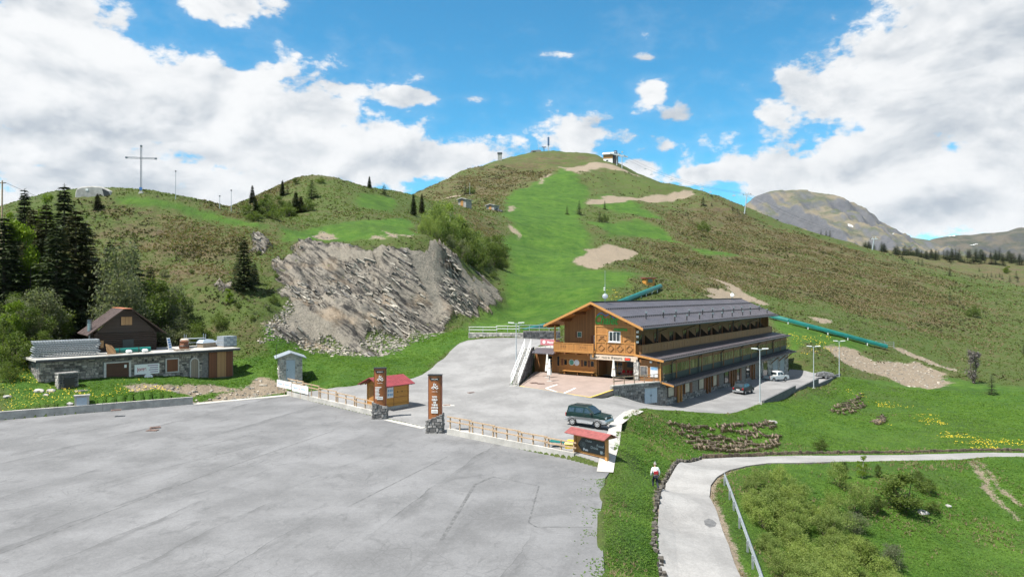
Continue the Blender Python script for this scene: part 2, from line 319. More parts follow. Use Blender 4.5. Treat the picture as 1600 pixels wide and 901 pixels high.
def sdist(P, x, y, pad):                                  # signed distance to polygon, positive inside
    x = np.asarray(x); y = np.asarray(y); out = np.full(x.shape, -1e3)
    bb = (x > P[:, 0].min() - pad) & (x < P[:, 0].max() + pad) & (y > P[:, 1].min() - pad) & (y < P[:, 1].max() + pad)
    X = x[bb]; Y = y[bb]; d = np.full(X.shape, 1e9); ins = np.zeros(X.shape, bool)
    for k in range(len(P)):
        x0, y0 = P[k]; x1, y1 = P[(k + 1) % len(P)]
        ex, ey = x1 - x0, y1 - y0; t = np.clip(((X - x0) * ex + (Y - y0) * ey) / (ex * ex + ey * ey + 1e-12), 0, 1)
        d = np.minimum(d, (X - x0 - t * ex) ** 2 + (Y - y0 - t * ey) ** 2)
        c = (y0 > Y) != (y1 > Y); ins ^= c & (X < (x1 - x0) * (Y - y0) / (y1 - y0 + 1e-12) + x0)
    d = np.sqrt(d); out[bb] = np.where(ins, d, -d); return out
def sst(v, a, b): t = np.clip((v - a) / (b - a), 0, 1); return t * t * (3 - 2 * t)
def vn(x, y, seed=0):
    xi = np.floor(x).astype(np.int64); yi = np.floor(y).astype(np.int64); fx = x - xi; fy = y - yi
    fx = fx * fx * fx * (fx * (fx * 6 - 15) + 10); fy = fy * fy * fy * (fy * (fy * 6 - 15) + 10)
    def h(a, b):
        n = (a * 374761393 + b * 668265263 + seed * 974634777) & 0x7fffffff; n = ((n ^ (n >> 13)) * 1274126177) & 0x7fffffff
        return ((n ^ (n >> 16)) & 0xffff) / 32767.5 - 1
    return (h(xi, yi) * (1 - fx) + h(xi + 1, yi) * fx) * (1 - fy) + (h(xi, yi + 1) * (1 - fx) + h(xi + 1, yi + 1) * fx) * fy
def fbm(x, y, o, seed=0, g=.5):
    s = 0; a = 1; t = 0
    for k in range(o): s = s + a * vn(x * 2 ** k + 17.3 * k, y * 2 ** k - 9.1 * k, seed + k); t += a; a *= g
    return s / t

# ------------------------------------------------------------------ paved outlines
rail_line = [(450, 617), (590, 650), (668, 668), (693, 676), (898, 717), (955, 733)]
CARPARK = np.concatenate([np.array([(-95, 8), (-95, 36)]), level([(0, 655), (302, 629)] + rail_line + [(945, 746), (942, 775), (938, 800), (941, 850), (945, 901)]), np.array([(3.9, 22), (3.8, 8)])])
UVP = lambda *s: [uv(a, b, 0)[:2] for a, b in s]
PLAZA = np.concatenate([level(rail_line[:-1]), level([(957, 733.5)]), level([(960, 700), (967, 660), (985, 645)]), np.array([(X_(a, d), d) for a, d in ((1005, 76.8), (1030, 77.6), (1060, 78.8), (1090, 79.8), (1120, 81), (1150, 84.5), (1190, 90.3), (1240, 105), (1276, 118.5), (1300, 128), (1311, 131))]),
                        UVP((63, -6), (62, -3.6), (.7, -3.6)), np.array([(11.9, 81.4), (8.8, 77.9), (.93, 84.0), (-.3, 85.2), (1.0, 96), (2.6, 103), (6, 110), (8.5, 115.8)]), np.array([(-7.4, 115)]), gpoly([(718, 536), (703, 549), (690, 562), (676, 574), (660, 585), (640, 592), (600, 597), (550, 603), (500, 609), (470, 613)])])
LANE = np.concatenate([np.array([(6.9, 8), (7.0, 20), (7.3, 30)]), gpoly([(1030, 901), (1027, 860), (1027, 820), (1030, 785), (1040, 755), (1052, 735), (1070, 722), (1100, 716), (1150, 713.5), (1200, 712), (1300, 711), (1400, 710), (1480, 708), (1600, 707)]), np.array([(100, 80), (102, 74)]),
                       gpoly([(1600, 713), (1540, 713), (1500, 717), (1450, 718), (1400, 719), (1300, 720.5), (1200, 722.5), (1165, 727), (1140, 733), (1120, 744), (1110, 757), (1108, 775), (1120, 800), (1138, 850), (1157, 901)]), np.array([(11.6, 28), (11.4, 18), (11.3, 8)])])
PATIO = np.array([(8.8, 77.95), (.95, 84.05)] + UVP((2.2, 16.4), (2.2, 0), (.9, -3.55)) + [(12.0, 81.9)])
BUILD = np.array(UVP((-.6, -3.2), (61.5, -3.5), (61.5, 11.7), (9, 11.7), (9, 16.4), (-3.0, 16.4)))
STORE = np.array([(-51.0, 76.6), (-36.9, 91.6), (-40.5, 99), (-56, 83.5)])
# ------------------------------------------------------------------ ground cover masks
WX = GX + GY * (.020 * fbm(GX / GY * 9, GL * 9, 4, 91) + .006 * fbm(GX / GY * 60, GL * 60, 3, 92)); WY = GY * (1 + .03 * fbm(GX / GY * 9, GL * 9, 4, 93) + .008 * fbm(GX / GY * 60, GL * 60, 3, 94))
def region(polys, soft=.03, kw=None):
    out = np.zeros(GX.shape)
    for p in polys:
        P = p if isinstance(p, np.ndarray) else gpoly(p, **(kw or {}))
        s = soft * np.hypot(P[:, 0].mean(), P[:, 1].mean())
        out = np.maximum(out, sst(sdist(P, WX, WY, s * 1.2), -s, s))
    return out
ROCKP = gpoly([(436, 392), (470, 384), (500, 381), (560, 386), (625, 384), (665, 376), (682, 374), (700, 392), (725, 416), (750, 432), (773, 449), (760, 470), (735, 490), (690, 514), (655, 518), (620, 530), (585, 548), (560, 547), (520, 540), (470, 528), (412, 508), (432, 480), (446, 450), (440, 420)])
m_rock = np.maximum(sst(sdist(ROCKP, WX + fbm(GX / 7, GY / 7, 3, 61) * 4, WY + fbm(GX / 7, GY / 7, 3, 62) * 5, 9), -1.5, 1.5), .8 * region([[(385, 376), (415, 374), (425, 382), (412, 398), (392, 396)], [(318, 452), (345, 440), (362, 444), (352, 462), (325, 462)]], .008))
m_lush = region([[(725, 521), (752, 492), (778, 462), (786, 425), (796, 380), (800, 350), (772, 333), (792, 318), (812, 298), (850, 278), (884, 263), (902, 285), (915, 306), (912, 328), (920, 360), (925, 390), (905, 415), (935, 425), (995, 428), (985, 447), (950, 465), (900, 495), (870, 512), (800, 520)],
                 [(1200, 497), (1300, 521), (1385, 543), (1330, 545), (1280, 545), (1245, 556), (1238, 535)], [(940, 300), (1000, 322), (1040, 345), (960, 330), (915, 318)], [(1000, 345), (1100, 400), (1200, 405), (1100, 392), (1010, 372), (960, 375), (930, 350)]], .022)
near = np.array([(3.6, 9), (3.8, 30), (6.3, 46), (7, 49), (11, 70), (17, 77), (26, 82), (33, 90), (62, 130), (95, 150), (120, 110), (130, 80), (60, 30), (30, 8)])
m_lush = np.maximum(m_lush, (.72 + .22 * fbm(GX / 9, GY / 9, 3, 57)) * region([near], .03))
m_lush = np.maximum(m_lush, region([[(0, 555), (60, 560), (230, 590), (372, 560), (420, 548), (412, 510), (470, 545), (570, 555), (650, 528), (730, 505), (735, 530), (700, 555), (640, 596), (550, 606), (430, 618), (300, 632), (0, 656)]], .02))
m_lush = np.maximum(m_lush, .75 * region([[(160, 310), (220, 304), (300, 319), (420, 352), (400, 360), (300, 335), (200, 318)], [(425, 356), (640, 345), (660, 368), (560, 376), (440, 378)], [(560, 300), (620, 310), (620, 335), (560, 325)]], .012))
m_dirt = region([[(903, 410), (915, 396), (945, 383), (998, 395), (985, 404), (960, 412), (945, 424), (920, 420)], [(915, 312), (960, 302), (1030, 297), (1085, 299), (1080, 306), (1010, 309), (960, 316), (918, 320)], [(882, 264), (930, 259), (985, 265), (1005, 277), (950, 268), (895, 271)],
                 [(1293, 543), (1330, 548), (1360, 562), (1430, 566), (1478, 584), (1478, 606), (1440, 606), (1380, 585), (1330, 572)], [(1290, 541), (1320, 541), (1340, 552), (1305, 553)], [(1105, 430), (1130, 438), (1197, 474), (1180, 474), (1120, 441)], [(485, 372), (500, 361), (528, 371), (510, 375)], [(565, 374), (580, 366), (592, 374)], [(592, 370), (605, 360), (616, 366), (610, 373)], [(618, 364), (640, 366), (642, 371), (622, 369)],
                 [(1095, 460), (1105, 449), (1130, 452), (1155, 460), (1168, 467), (1110, 467)], [(795, 352), (803, 355), (814, 366), (815, 378), (808, 366), (798, 360)], [(1260, 494), (1285, 500), (1310, 510), (1290, 509)], [(1405, 547), (1440, 556), (1500, 580), (1480, 578), (1420, 558)], [(415, 500), (445, 505), (480, 530), (540, 546), (500, 548), (440, 530), (405, 515)],
                 [(842, 288), (855, 270), (859, 270), (847, 288)], [(785, 328), (800, 322), (803, 325), (790, 331)], [(692, 304), (722, 302), (722, 307), (700, 310)], [(350, 610), (400, 590), (430, 598), (440, 612), (300, 628), (270, 622)], [(190, 606), (290, 597), (350, 596), (380, 600), (350, 608), (280, 612), (215, 616)]], .0055)
tracks = [[(1500, 718), (1512, 718), (1545, 755), (1600, 815), (1590, 812), (1530, 755)], [(1512, 717), (1524, 719), (1570, 760), (1600, 782), (1600, 790), (1560, 762)]]
m_dirt = np.maximum(m_dirt, .85 * region(tracks, .006))
m_dirt = np.maximum(m_dirt, .9 * sst(-np.abs(sdist(LANE, GX, GY, 3)), -.8, -.1) * (GX > 9) * (GY > 30) * (GX < 30))
m_dry = region([[(145, 305), (200, 315), (330, 350), (400, 372), (380, 440), (330, 450), (260, 440), (200, 400), (150, 350)], [(345, 331), (400, 306), (495, 275), (440, 300), (400, 325), (370, 340)], [(655, 303), (740, 259), (840, 236), (960, 252), (880, 264), (820, 300), (770, 330), (690, 315)], [(735, 330), (775, 340), (785, 390), (760, 372)],
                [(1020, 330), (1120, 310), (1200, 350), (1360, 390), (1480, 440), (1520, 500), (1450, 520), (1300, 480), (1180, 450), (1020, 440), (1000, 400), (1020, 360)], [(1390, 402), (1600, 405), (1600, 436), (1500, 425), (1420, 405)]], .07)
m_dry = np.maximum(m_dry, .9 * (GY > 560) * (GX > 250))
m_flower = region([[(1370, 630), (1430, 640), (1540, 690), (1600, 690), (1600, 706), (1500, 706), (1440, 690), (1390, 660)], [(1240, 525), (1300, 530), (1310, 550), (1260, 565), (1238, 560)], [(0, 580), (60, 570), (70, 600), (110, 610), (320, 618), (300, 628), (0, 650)], [(960, 455), (1000, 452), (985, 468), (945, 470)], [(1320, 600), (1380, 640), (1370, 650), (1330, 625)]], .02)
m_scree = region([[(440, 470), (470, 470), (500, 500), (560, 540), (540, 548), (470, 528), (412, 508), (432, 485)], [(640, 385), (675, 378), (690, 400), (680, 440), (690, 500), (672, 505), (660, 450), (640, 410)], [(705, 400), (770, 448), (755, 462), (720, 425)], [(500, 384), (560, 390), (600, 388), (590, 402), (520, 398)]], .018)
# roads keep the ground flat and just beneath them
pave = np.full(GX.shape, -1e3)
for P in (CARPARK, PLAZA, LANE, PATIO): pave = np.maximum(pave, sdist(P, GX, GY, 6))
near_pave = sst(pave, -5, -.3)
# natural relief
rough = (.35 + .65 * np.clip(m_dry, 0, 1)) * (1 - .55 * np.clip(m_lush, 0, 1))
H = HS + (fbm(GX / 14, GY / 14, 3, 3) * 1.1 + fbm(GX / 3.2, GY / 3.2, 3, 11) * .34) * rough * (1 - near_pave) * np.clip(GY / 110, .25, 1)
H += (fbm(GX / 60, GY / 60, 5, 23, .55) * 5.5 * sst(GY, 230, 420)) * (1 - .7 * m_lush)
H -= np.abs(fbm(GX / 26, GY / 26, 3, 41)) * 2.2 * sst(GY, 260, 420) * (1 - .8 * m_lush)
H += fbm(GX / 1.1, GY / 1.1, 2, 5) * .10 * (1 - near_pave) * np.clip(GY / 60, .3, 2)
# bedding of the cut rock: slabs dipping down to the right
q = GX * .57 + HS * .82; al = GX * .82 - HS * .57
slab = fbm(q / 1.7 + .35 * vn(al / 5, q / 5, 2), al / 7.5, 4, 31, .6)
ridg = 1 - 2 * np.abs(fbm(q / 2.6 + 7, al / 11, 3, 77))
saw = np.mod(q / 2.3 + .45 * fbm(al / 9, q / 6, 3, 13), 1.0); saw2 = np.mod(q / .95 + .6 * fbm(al / 5, q / 4, 3, 14), 1.0)
H += m_rock * (1 - .55 * m_scree) * ((saw - .5) * 2.3 * sst(fbm(al / 8, q / 8, 3, 15), -.3, .3) + (saw2 - .5) * .5)
H += m_rock * (1 - .75 * m_scree) * (slab * 2.0 + ridg * .7 + vn(GX / 9, GY / 9, 8) * 1.3) * sst(GY, 100, 112)
H -= m_dirt * .15
H -= .17 * sst(pave, 0.0, .35)
H = np.where(sdist(CARPARK, GX, GY, 3) > .25, -.2, H)                     # the car park is dead level
du_ = (GX - 15.6) * .581 + (GY - 87.5) * .814; dv_ = -(GX - 15.6) * .814 + (GY - 87.5) * .581
ZPAT = 1.4 - np.clip((-1 - du_) / 10.5, 0, 1) * (.72 - .045 * np.maximum(0, dv_))
H = np.where(sdist(PATIO, GX, GY, 3) > -.3, np.minimum(H, ZPAT - .16), H)
H -= (H + 4) * sst(sdist(BUILD, GX, GY, 3), .3, 1.0) + 0
H -= np.maximum(0, H - 1.6) * sst(sdist(STORE, GX, GY, 3), .3, 1.2)
def Hg(x, y): return float(lookup(H, x, y))

# ground material: meadow, dry tussock, bare earth and rock, each broken up by noise
m, k, b = principled('meadow')
co = k.n('ShaderNodeTexCoord').outputs['Object']
at = {a: k.n('ShaderNodeAttribute', attribute_name=a).outputs['Fac'] for a in ('lush', 'dry', 'dirt', 'rock', 'flower', 'scree')}
big = k.noise(co, .045, 6, .62); mid = k.noise(co, .35, 6, .68); fin = k.noise(co, 2.2, 5, .7); tiny = k.noise(co, 9.0, 3, .65)
green = k.mix(fin, (.040, .070, .013), (.076, .100, .026))
lushc = k.mix(k.ss(mid, .3, .7), (.031, .084, .009), (.062, .122, .016))
lushc = k.mix(k.ss(fin, .62, .8, 0, .55), lushc, (.125, .145, .045))
straw = k.mix(fin, (.085, .068, .034), (.150, .118, .064)); heath = k.mix(fin, (.046, .036, .020), (.088, .064, .038))
dryc = k.mix(k.ss(k.m('ADD', k.m('MULTIPLY', k.noise(co, .8, 5, .7), .6), k.m('MULTIPLY', k.noise(co, .11, 4, .7), .4)), .40, .60), heath, straw)
con = k.noise(k.vm('MULTIPLY', co, (.035, .035, .30)), 1.0, 6, .68, .8); con2 = k.noise(k.vm('MULTIPLY', co, (.22, .22, 1.6)), 1.0, 5, .7)
drym = k.ss(k.m('ADD', k.m('MULTIPLY_ADD', at['dry'], .15, k.m('MULTIPLY', mid, .55)), k.m('ADD', k.m('MULTIPLY', con, .62), k.m('MULTIPLY', con2, .42))), .74, 1.06)
c = k.mix(drym, green, dryc)
lushc = k.mix(1.0, lushc, k.mix(k.ss(k.noise(co, .09, 5, .65), .3, .7), (.78, .80, .85), (1.22, 1.16, 1.1)), 'MULTIPLY'); lushc = k.mix(k.ss(k.noise(k.vm('MULTIPLY', co, (1, 1, 2)), .55, 6, .75), .60, .74, 0, .55), lushc, (.115, .115, .045))
lm = k.ss(k.m('ADD', at['lush'], k.m('MULTIPLY', k.m('SUBTRACT', k.m('ADD', k.m('ADD', mid, fin), k.m('MULTIPLY', k.m('ADD', big, con), .6)), 1.6), .8)), .22, .78)
c = k.mix(lm, c, lushc)
c = k.mix(1.0, c, k.mix(k.ss(tiny, .25, .75), (.72, .74, .72), (1.25, 1.22, 1.22)), 'MULTIPLY')
earth = k.mix(fin, (.145, .115, .080), (.265, .215, .158)); earth = k.mix(k.ss(tiny, .5, .7, 0, .5), earth, (.35, .31, .25))
dm = k.ss(k.m('ADD', at['dirt'], k.m('MULTIPLY', k.m('SUBTRACT', k.m('ADD', fin, tiny), 1.0), 1.7)), .36, .66)
c = k.mix(dm, c, earth)
rot = k.n('ShaderNodeVectorRotate', {'Vector': co, 'Angle': R(-35)}, rotation_type='Y_AXIS').outputs[0]
stv = k.vm('MULTIPLY', rot, (.15, .30, 1.25))
s1 = k.noise(stv, 1.1, 8, .68, .6); s2 = k.noise(stv, 3.4, 5, .7); s3 = k.noise(co, .16, 4)
rc = k.mix(k.ss(s1, .38, .60), (.038, .036, .034), (.245, .220, .182)); rc = k.mix(k.ss(s2, .58, .75, 0, .5), rc, (.37, .35, .315))  # low bedding noise goes near black: shade of the crevices painted into the rock
rc = k.mix(k.ss(s3, .52, .7, 0, .55), rc, (.33, .255, .175)); rc = k.mix(k.ss(k.noise(co, .5, 5, .7), .62, .72, 0, .8), rc, (.10, .12, .04))
scr = k.mix(k.ss(tiny, .3, .7), (.15, .135, .108), (.29, .262, .215)); rc = k.mix(k.ss(k.m('ADD', at['scree'], k.m('MULTIPLY', k.m('SUBTRACT', fin, .5), 1.6)), .35, .65), rc, scr)
rm = k.ss(k.m('ADD', at['rock'], k.m('MULTIPLY', k.m('SUBTRACT', fin, .5), 1.2)), .35, .6)
c = k.mix(rm, c, rc)
fl = k.m('MULTIPLY', at['flower'], k.m('GREATER_THAN', k.m('ADD', k.noise(co, 4.2, 3, .6), k.m('MULTIPLY', mid, .35)), .88))
c = k.mix(k.m('MULTIPLY', fl, .6), c, (.46, .34, .015))
k.t.links.new(c, b.inputs['Base Color']); b.inputs['Roughness'].default_value = .85; b.inputs['Specular IOR Level'].default_value = .15
hgt = k.m('ADD', k.m('MULTIPLY', tiny, .25), k.m('ADD', fin, k.m('MULTIPLY', mid, 2.0)))
hgt = k.m('ADD', hgt, k.m('MULTIPLY', rm, k.m('ADD', k.m('MULTIPLY', s1, 3.0), s2)))
bp = k.n('ShaderNodeBump', {'Strength': .9, 'Distance': .35, 'Height': hgt}); k.t.links.new(bp.outputs[0], b.inputs['Normal'])
idx = np.arange(NW * NL).reshape(NL, NW)
quad = np.stack([idx[:-1, :-1], idx[:-1, 1:], idx[1:, 1:], idx[1:, :-1]], -1).reshape(-1, 4)
terr = npmesh('ground', np.stack([GX, GY, H], -1).reshape(-1, 3), quad, 'meadow', dict(lush=m_lush, dry=m_dry, dirt=m_dirt, rock=m_rock, flower=m_flower, scree=m_scree))
terr.data.shade_smooth(); tag(terr, kind='structure')

# ------------------------------------------------------------------ paved surfaces
def sheet(name, P, zf, m, maxlen=None, dz=0.0, skirt=0.0):
    bm = bmesh.new(); vs = [bm.verts.new((x, y, 0)) for x, y in P]
    es = [bm.edges.new((vs[i], vs[(i + 1) % len(vs)])) for i in range(len(vs))]
    bmesh.ops.triangle_fill(bm, use_beauty=True, edges=es)
    if maxlen:
        for it in range(9):
            lim = max(maxlen, 100 / 2 ** it)
            L = [e for e in bm.edges if e.calc_length() > lim]
            if L: bmesh.ops.subdivide_edges(bm, edges=L, cuts=1); bmesh.ops.triangulate(bm, faces=[f for f in bm.faces if len(f.verts) > 3])
            bmesh.ops.beautify_fill(bm, faces=bm.faces[:], edges=[e for e in bm.edges if not e.is_boundary])
    for v in bm.verts: v.co.z = zf(v.co.x, v.co.y) + dz
    bmesh.ops.recalc_face_normals(bm, faces=bm.faces[:])
    if sum(f.normal.z for f in bm.faces) < 0: bmesh.ops.reverse_faces(bm, faces=bm.faces[:])
    if skirt:
        r = bmesh.ops.extrude_edge_only(bm, edges=[e for e in bm.edges if e.is_boundary])
        for v in r['geom']:
            if isinstance(v, bmesh.types.BMVert): v.co.z -= skirt
    me = bpy.data.meshes.new(name); bm.to_mesh(me); bm.free(); me.materials.append(MATS[m])
    o = bpy.data.objects.new(name, me); COL.objects.link(o); return tag(o, kind='structure')
def asphalt(name, base, lane_dir=None, stain=.35):
    m, k, b = principled(name)
    co = k.n('ShaderNodeTexCoord').outputs['Object']
    ang = lane_dir or 0.0
    v = k.n('ShaderNodeVectorRotate', {'Vector': co, 'Angle': ang}, rotation_type='Z_AXIS').outputs[0]
    n0 = k.noise(co, 30, 2, .7); n1 = k.noise(k.vm('MULTIPLY', v, (.5, .07, 1)), .8, 6, .65, .6); n2 = k.noise(co, .22, 5, .6); n3 = k.noise(k.vm('MULTIPLY', v, (1, .3, 1)), .35, 6, .7, 1.0)
    c = k.mix(k.ss(n2, .32, .68), [x * .80 for x in base], [x * 1.10 for x in base])
    c = k.mix(k.ss(n1, .54, .76, 0, stain), c, [x * .62 for x in base])
    c = k.mix(k.ss(n3, .60, .78, 0, stain), c, [x * .60 for x in base])
    c = k.mix(1.0, c, k.mix(n0, (.70, .70, .70), (1.3, 1.3, 1.3)), 'MULTIPLY')
    gr = k.noise(co, 9, 3, .75); c = k.mix(1.0, c, k.mix(gr, (.70, .70, .70), (1.30, 1.30, 1.30)), 'MULTIPLY'); c = k.mix(1.0, c, k.mix(k.noise(co, 3.2, 4, .75), (.80, .80, .80), (1.20, 1.20, 1.20)), 'MULTIPLY')
    wv = k.vm('ADD', v, k.vm('MULTIPLY', k.noise(co, .9, 3, out=1), (.5, .5, 0)))
    vo = k.n('ShaderNodeTexVoronoi', {'Vector': wv, 'Scale': 1.1}, feature='DISTANCE_TO_EDGE').outputs['Distance']
    cr = k.m('MULTIPLY', k.m('LESS_THAN', vo, .022), k.ss(k.noise(co, .12, 4), .46, .60))
    c = k.mix(k.m('MULTIPLY', cr, .26), c, [x * .42 for x in base])
    n5 = k.noise(co, .30, 7, .74, 1.2); c = k.mix(k.ss(n5, .55, .70, 0, stain), c, [x * .66 for x in base]); c = k.mix(k.ss(k.noise(co, 1.6, 5, .7), .60, .74, 0, stain * .7), c, [x * 1.22 for x in base])
    if lane_dir is not None:                                # runs of the paver, each worn differently, darker along some of the joints
        s = k.n('ShaderNodeSeparateXYZ', {0: k.vm('ADD', v, k.vm('MULTIPLY', k.noise(co, .35, 4, out=1), (.9, 0, 0)))}).outputs
        t = k.m('FRACT', k.m('MULTIPLY', s[0], 1 / 4.1)); run = k.m('FLOOR', k.m('MULTIPLY', s[0], 1 / 4.1))
        tone = k.n('ShaderNodeTexWhiteNoise', {'W': run}, noise_dimensions='1D').outputs[0]
        c = k.mix(1.0, c, k.mix(tone, (.93, .93, .93), (1.05, 1.05, 1.05)), 'MULTIPLY')
        sel = k.ss(k.noise(k.vm('MULTIPLY', v, (.25, .06, 1)), 1.0, 4, .6), .48, .60)
        band = k.m('MULTIPLY', k.ss(t, .0, .38, 1.0, 0.0), sel); band = k.m('MULTIPLY', band, k.ss(k.noise(k.vm('MULTIPLY', v, (1.2, .35, 1)), 1.2, 6, .7), .35, .65))
        c = k.mix(k.m('MULTIPLY', band, .75), c, [x * .50 for x in base])
        j = k.m('MULTIPLY', k.m('LESS_THAN', t, .012), k.m('MULTIPLY', sel, k.ss(n0, .35, .6))); c = k.mix(k.m('MULTIPLY', j, .55), c, [x * .35 for x in base])
        n4 = k.noise(k.vm('MULTIPLY', v, (1, .6, 1)), .55, 7, .72, 1.5); c = k.mix(k.ss(n4, .54, .68, 0, .55), c, [x * .58 for x in base]); c = k.mix(k.ss(n4, .30, .42, .28, 0), c, [x * 1.25 for x in base])
    k.t.links.new(c, b.inputs['Base Color']); b.inputs['Roughness'].default_value = .9; b.inputs['Specular IOR Level'].default_value = .2
    bp = k.n('ShaderNodeBump', {'Strength': .3, 'Distance': .02, 'Height': n0}); k.t.links.new(bp.outputs[0], b.inputs['Normal'])
asphalt('car_park_asphalt', (.162, .162, .164), R(15.6), .5)
asphalt('plaza_asphalt', (.212, .209, .205), None, .45)
asphalt('lane_asphalt', (.255, .249, .240), None, .45)
sheet('car_park', CARPARK, lambda x, y: 0.0, 'car_park_asphalt', skirt=.5)
sheet('forecourt', PLAZA, Hs, 'plaza_asphalt', 2.0, skirt=.5)
sheet('lane', LANE, Hs, 'lane_asphalt', 1.5, skirt=.6)
# ------------------------------------------------------------------ materials of built things
planks('honey_boards', (.36, .162, .042), .16, 'h'); planks('honey_cladding', (.36, .162, .042), .18, 'z')
planks('brown_boards', (.25, .110, .034), .16, 'h'); planks('brown_cladding', (.25, .105, .030), .18, 'z')
planks('dark_log', (.040, .024, .016), .26, 'z'); planks('rust_boards', (.150, .052, .020), .16, 'h', var=.4); planks('pale_boards', (.36, .20, .085), .5, 'h', var=.3)
planks('dark_door_boards', (.075, .030, .014), .16, 'z'); planks('kiosk_boards', (.46, .215, .035), .15, 'z'); planks('grey_boards', (.25, .20, .15), .14, 'h')
mat('honey_wood', (.42, .200, .055), .6, var=.2, scale=3, stretch=(3, 3, 3), objv=.08); mat('brown_wood', (.20, .080, .024), .6, var=.25, scale=3)
mat('rail_wood', (.38, .27, .17), .7, var=.2, scale=4); mat('dark_wood', (.060, .032, .018), .7, var=.3, scale=4)
mat('roof_metal', (.088, .078, .084), .38, var=.12, scale=.5, spec=.5, fine=.05); mat('roof_dark', (.026, .024, .026), .5, var=.2)
mat('flue_steel', (.32, .36, .36), .35, metal=.6, var=.2); mat('galvanised', (.36, .39, .41), .45, metal=.5, var=.2, scale=8); mat('pole_grey', (.36, .40, .42), .5, var=.1)
mat('glass', (.025, .030, .034), .08, var=.5, scale=.7, spec=.9); mat('glass_green', (.120, .115, .052), .16, var=.5, scale=.35, spec=.8, objv=.5); mat('pane_cream', (.34, .31, .24), .35, var=.15, scale=1, objv=.1)
mat('frame_pale', (.52, .42, .33), .5, var=.1); mat('frame_white', (.70, .69, .66), .5, var=.06); mat('white_paint', (.76, .76, .74), .5, var=.06); mat('black_paint', (.018, .018, .018), .5, var=.2)
mat('stone', (.19, .185, .180), .9, var=.35, scale=3, island=.6, bump=.3, fine=.2); mat('stone_pale', (.36, .345, .32), .9, var=.25, scale=3, island=.45, bump=.3, fine=.2); mat('mortar', (.17, .16, .15), .95, var=.3, scale=5, fine=.3); mat('mortar_pale', (.40, .38, .35), .95, var=.2, scale=5, fine=.2); mat('stone_dark', (.085, .087, .092), .9, var=.35, scale=3, island=.45)
mat('concrete', (.34, .325, .30), .9, var=.22, scale=.9, fine=.18, bump=.2); mat('concrete_pale', (.36, .345, .315), .9, var=.18, scale=.8, fine=.15, bump=.2); mat('plaster', (.50, .48, .45), .9, var=.12)
mat('paving', (.250, .192, .162), .9, var=.10, scale=.6, fine=.12); mat('yellow_paint', (.60, .42, .06), .7, var=.2, scale=3); mat('road_white', (.62, .60, .57), .8, var=.18, scale=2)
mat('rail_brown', (.27, .13, .045), .6, var=.2, scale=3); mat('spandrel', (.026, .025, .024), .5, var=.2, scale=1); mat('green_paint', (.05, .30, .035), .5, var=.2); mat('blue_paint', (.05, .16, .40), .5, var=.15); mat('red_plastic', (.42, .018, .022), .4, var=.15, objv=.15)
mat('red_roof', (.20, .032, .038), .6, var=.18, scale=2, fine=.1); mat('red_shingle', (.21, .055, .050), .75, var=.2, scale=3, fine=.25); mat('sign_brown', (.25, .085, .022), .5, var=.1, scale=1.5); mat('sign_brown_dark', (.16, .045, .020), .5, var=.1)
mat('slate_board', (.026, .036, .036), .55, var=.2); mat('chalk', (.42, .47, .46), .8, var=.1); mat('chalk_grey', (.20, .24, .23), .8, var=.1); mat('canvas_white', (.74, .72, .66), .8, var=.06, scale=3); mat('led_red', (.5, .02, .01), .5, emit=(1, .05, .02, 1.2)); mat('sign_grey', (.10, .10, .10), .5, var=.6, scale=3)
mat('poster_blue', (.16, .30, .46), .5, var=.2, scale=2); mat('poster_white', (.60, .63, .66), .5, var=.1, scale=2); mat('poster_teal', (.10, .30, .22), .5, var=.5, scale=4); mat('pink_banner', (.47, .16, .18), .6, var=.1); mat('garage_grey', (.22, .25, .28), .5, var=.08, scale=2); mat('teal_cover', (.004, .125, .105), .45, var=.15, scale=.6); mat('steel_blue_door', (.32, .38, .44), .5, var=.06)

def stones(parent, A, B, nrm, z0, z1, m='stone', h=.30, wd=.45, proud=.06, seed=1, holes=()):
    """rubble masonry on the vertical face A-B (2D), each stone a block of its own size; z0, z1 = (at A, at B)"""
    rn = random.Random(seed); mb = MB(); A = Vector((*A, 0)); B = Vector((*B, 0)); L = (B - A).length; U = (B - A) / L; n = Vector((*nrm, 0)).normalized()
    lo, hi = min(z0), max(z1); z = lo
    while z < hi - .05:
        rh = h * rn.uniform(.7, 1.35); x = -rn.random() * wd
        while x < L:
            sw = wd * rn.uniform(.5, 1.7); xa, xb = max(x, 0), min(x + sw, L); xm = (xa + xb) / 2; f = xm / L
            za = max(z, z0[0] * (1 - f) + z0[1] * f); zb = min(z + rh, z1[0] * (1 - f) + z1[1] * f)
            if xb - xa > .08 and zb - za > .06 and not any(a - .02 < xm < b_ + .02 and c_ < (za + zb) / 2 < d_ for a, b_, c_, d_ in holes):
                g = .02; j = lambda s: rn.uniform(-s, s); pr = proud * rn.uniform(.4, 1.5); cs = [(xa + g, za + g), (xb - g, za + g), (xb - g, zb - g), (xa + g, zb - g)]
                back = [A + U * p + Vector((0, 0, q_)) - n * .03 for p, q_ in cs]
                fr = [A + U * (p + (xm - p) * .14 + j(.03)) + Vector((0, 0, q_ + ((za + zb) / 2 - q_) * .14 + j(.02))) + n * (pr + j(.012)) for p, q_ in cs]
                mb.add(back + fr, [(4, 5, 6, 7), (0, 1, 5, 4), (1, 2, 6, 5), (2, 3, 7, 6), (3, 0, 4, 7)])
            x += sw
        z += rh
    o = mb.build('stone', m, parent); return tag(o, kind='stuff')
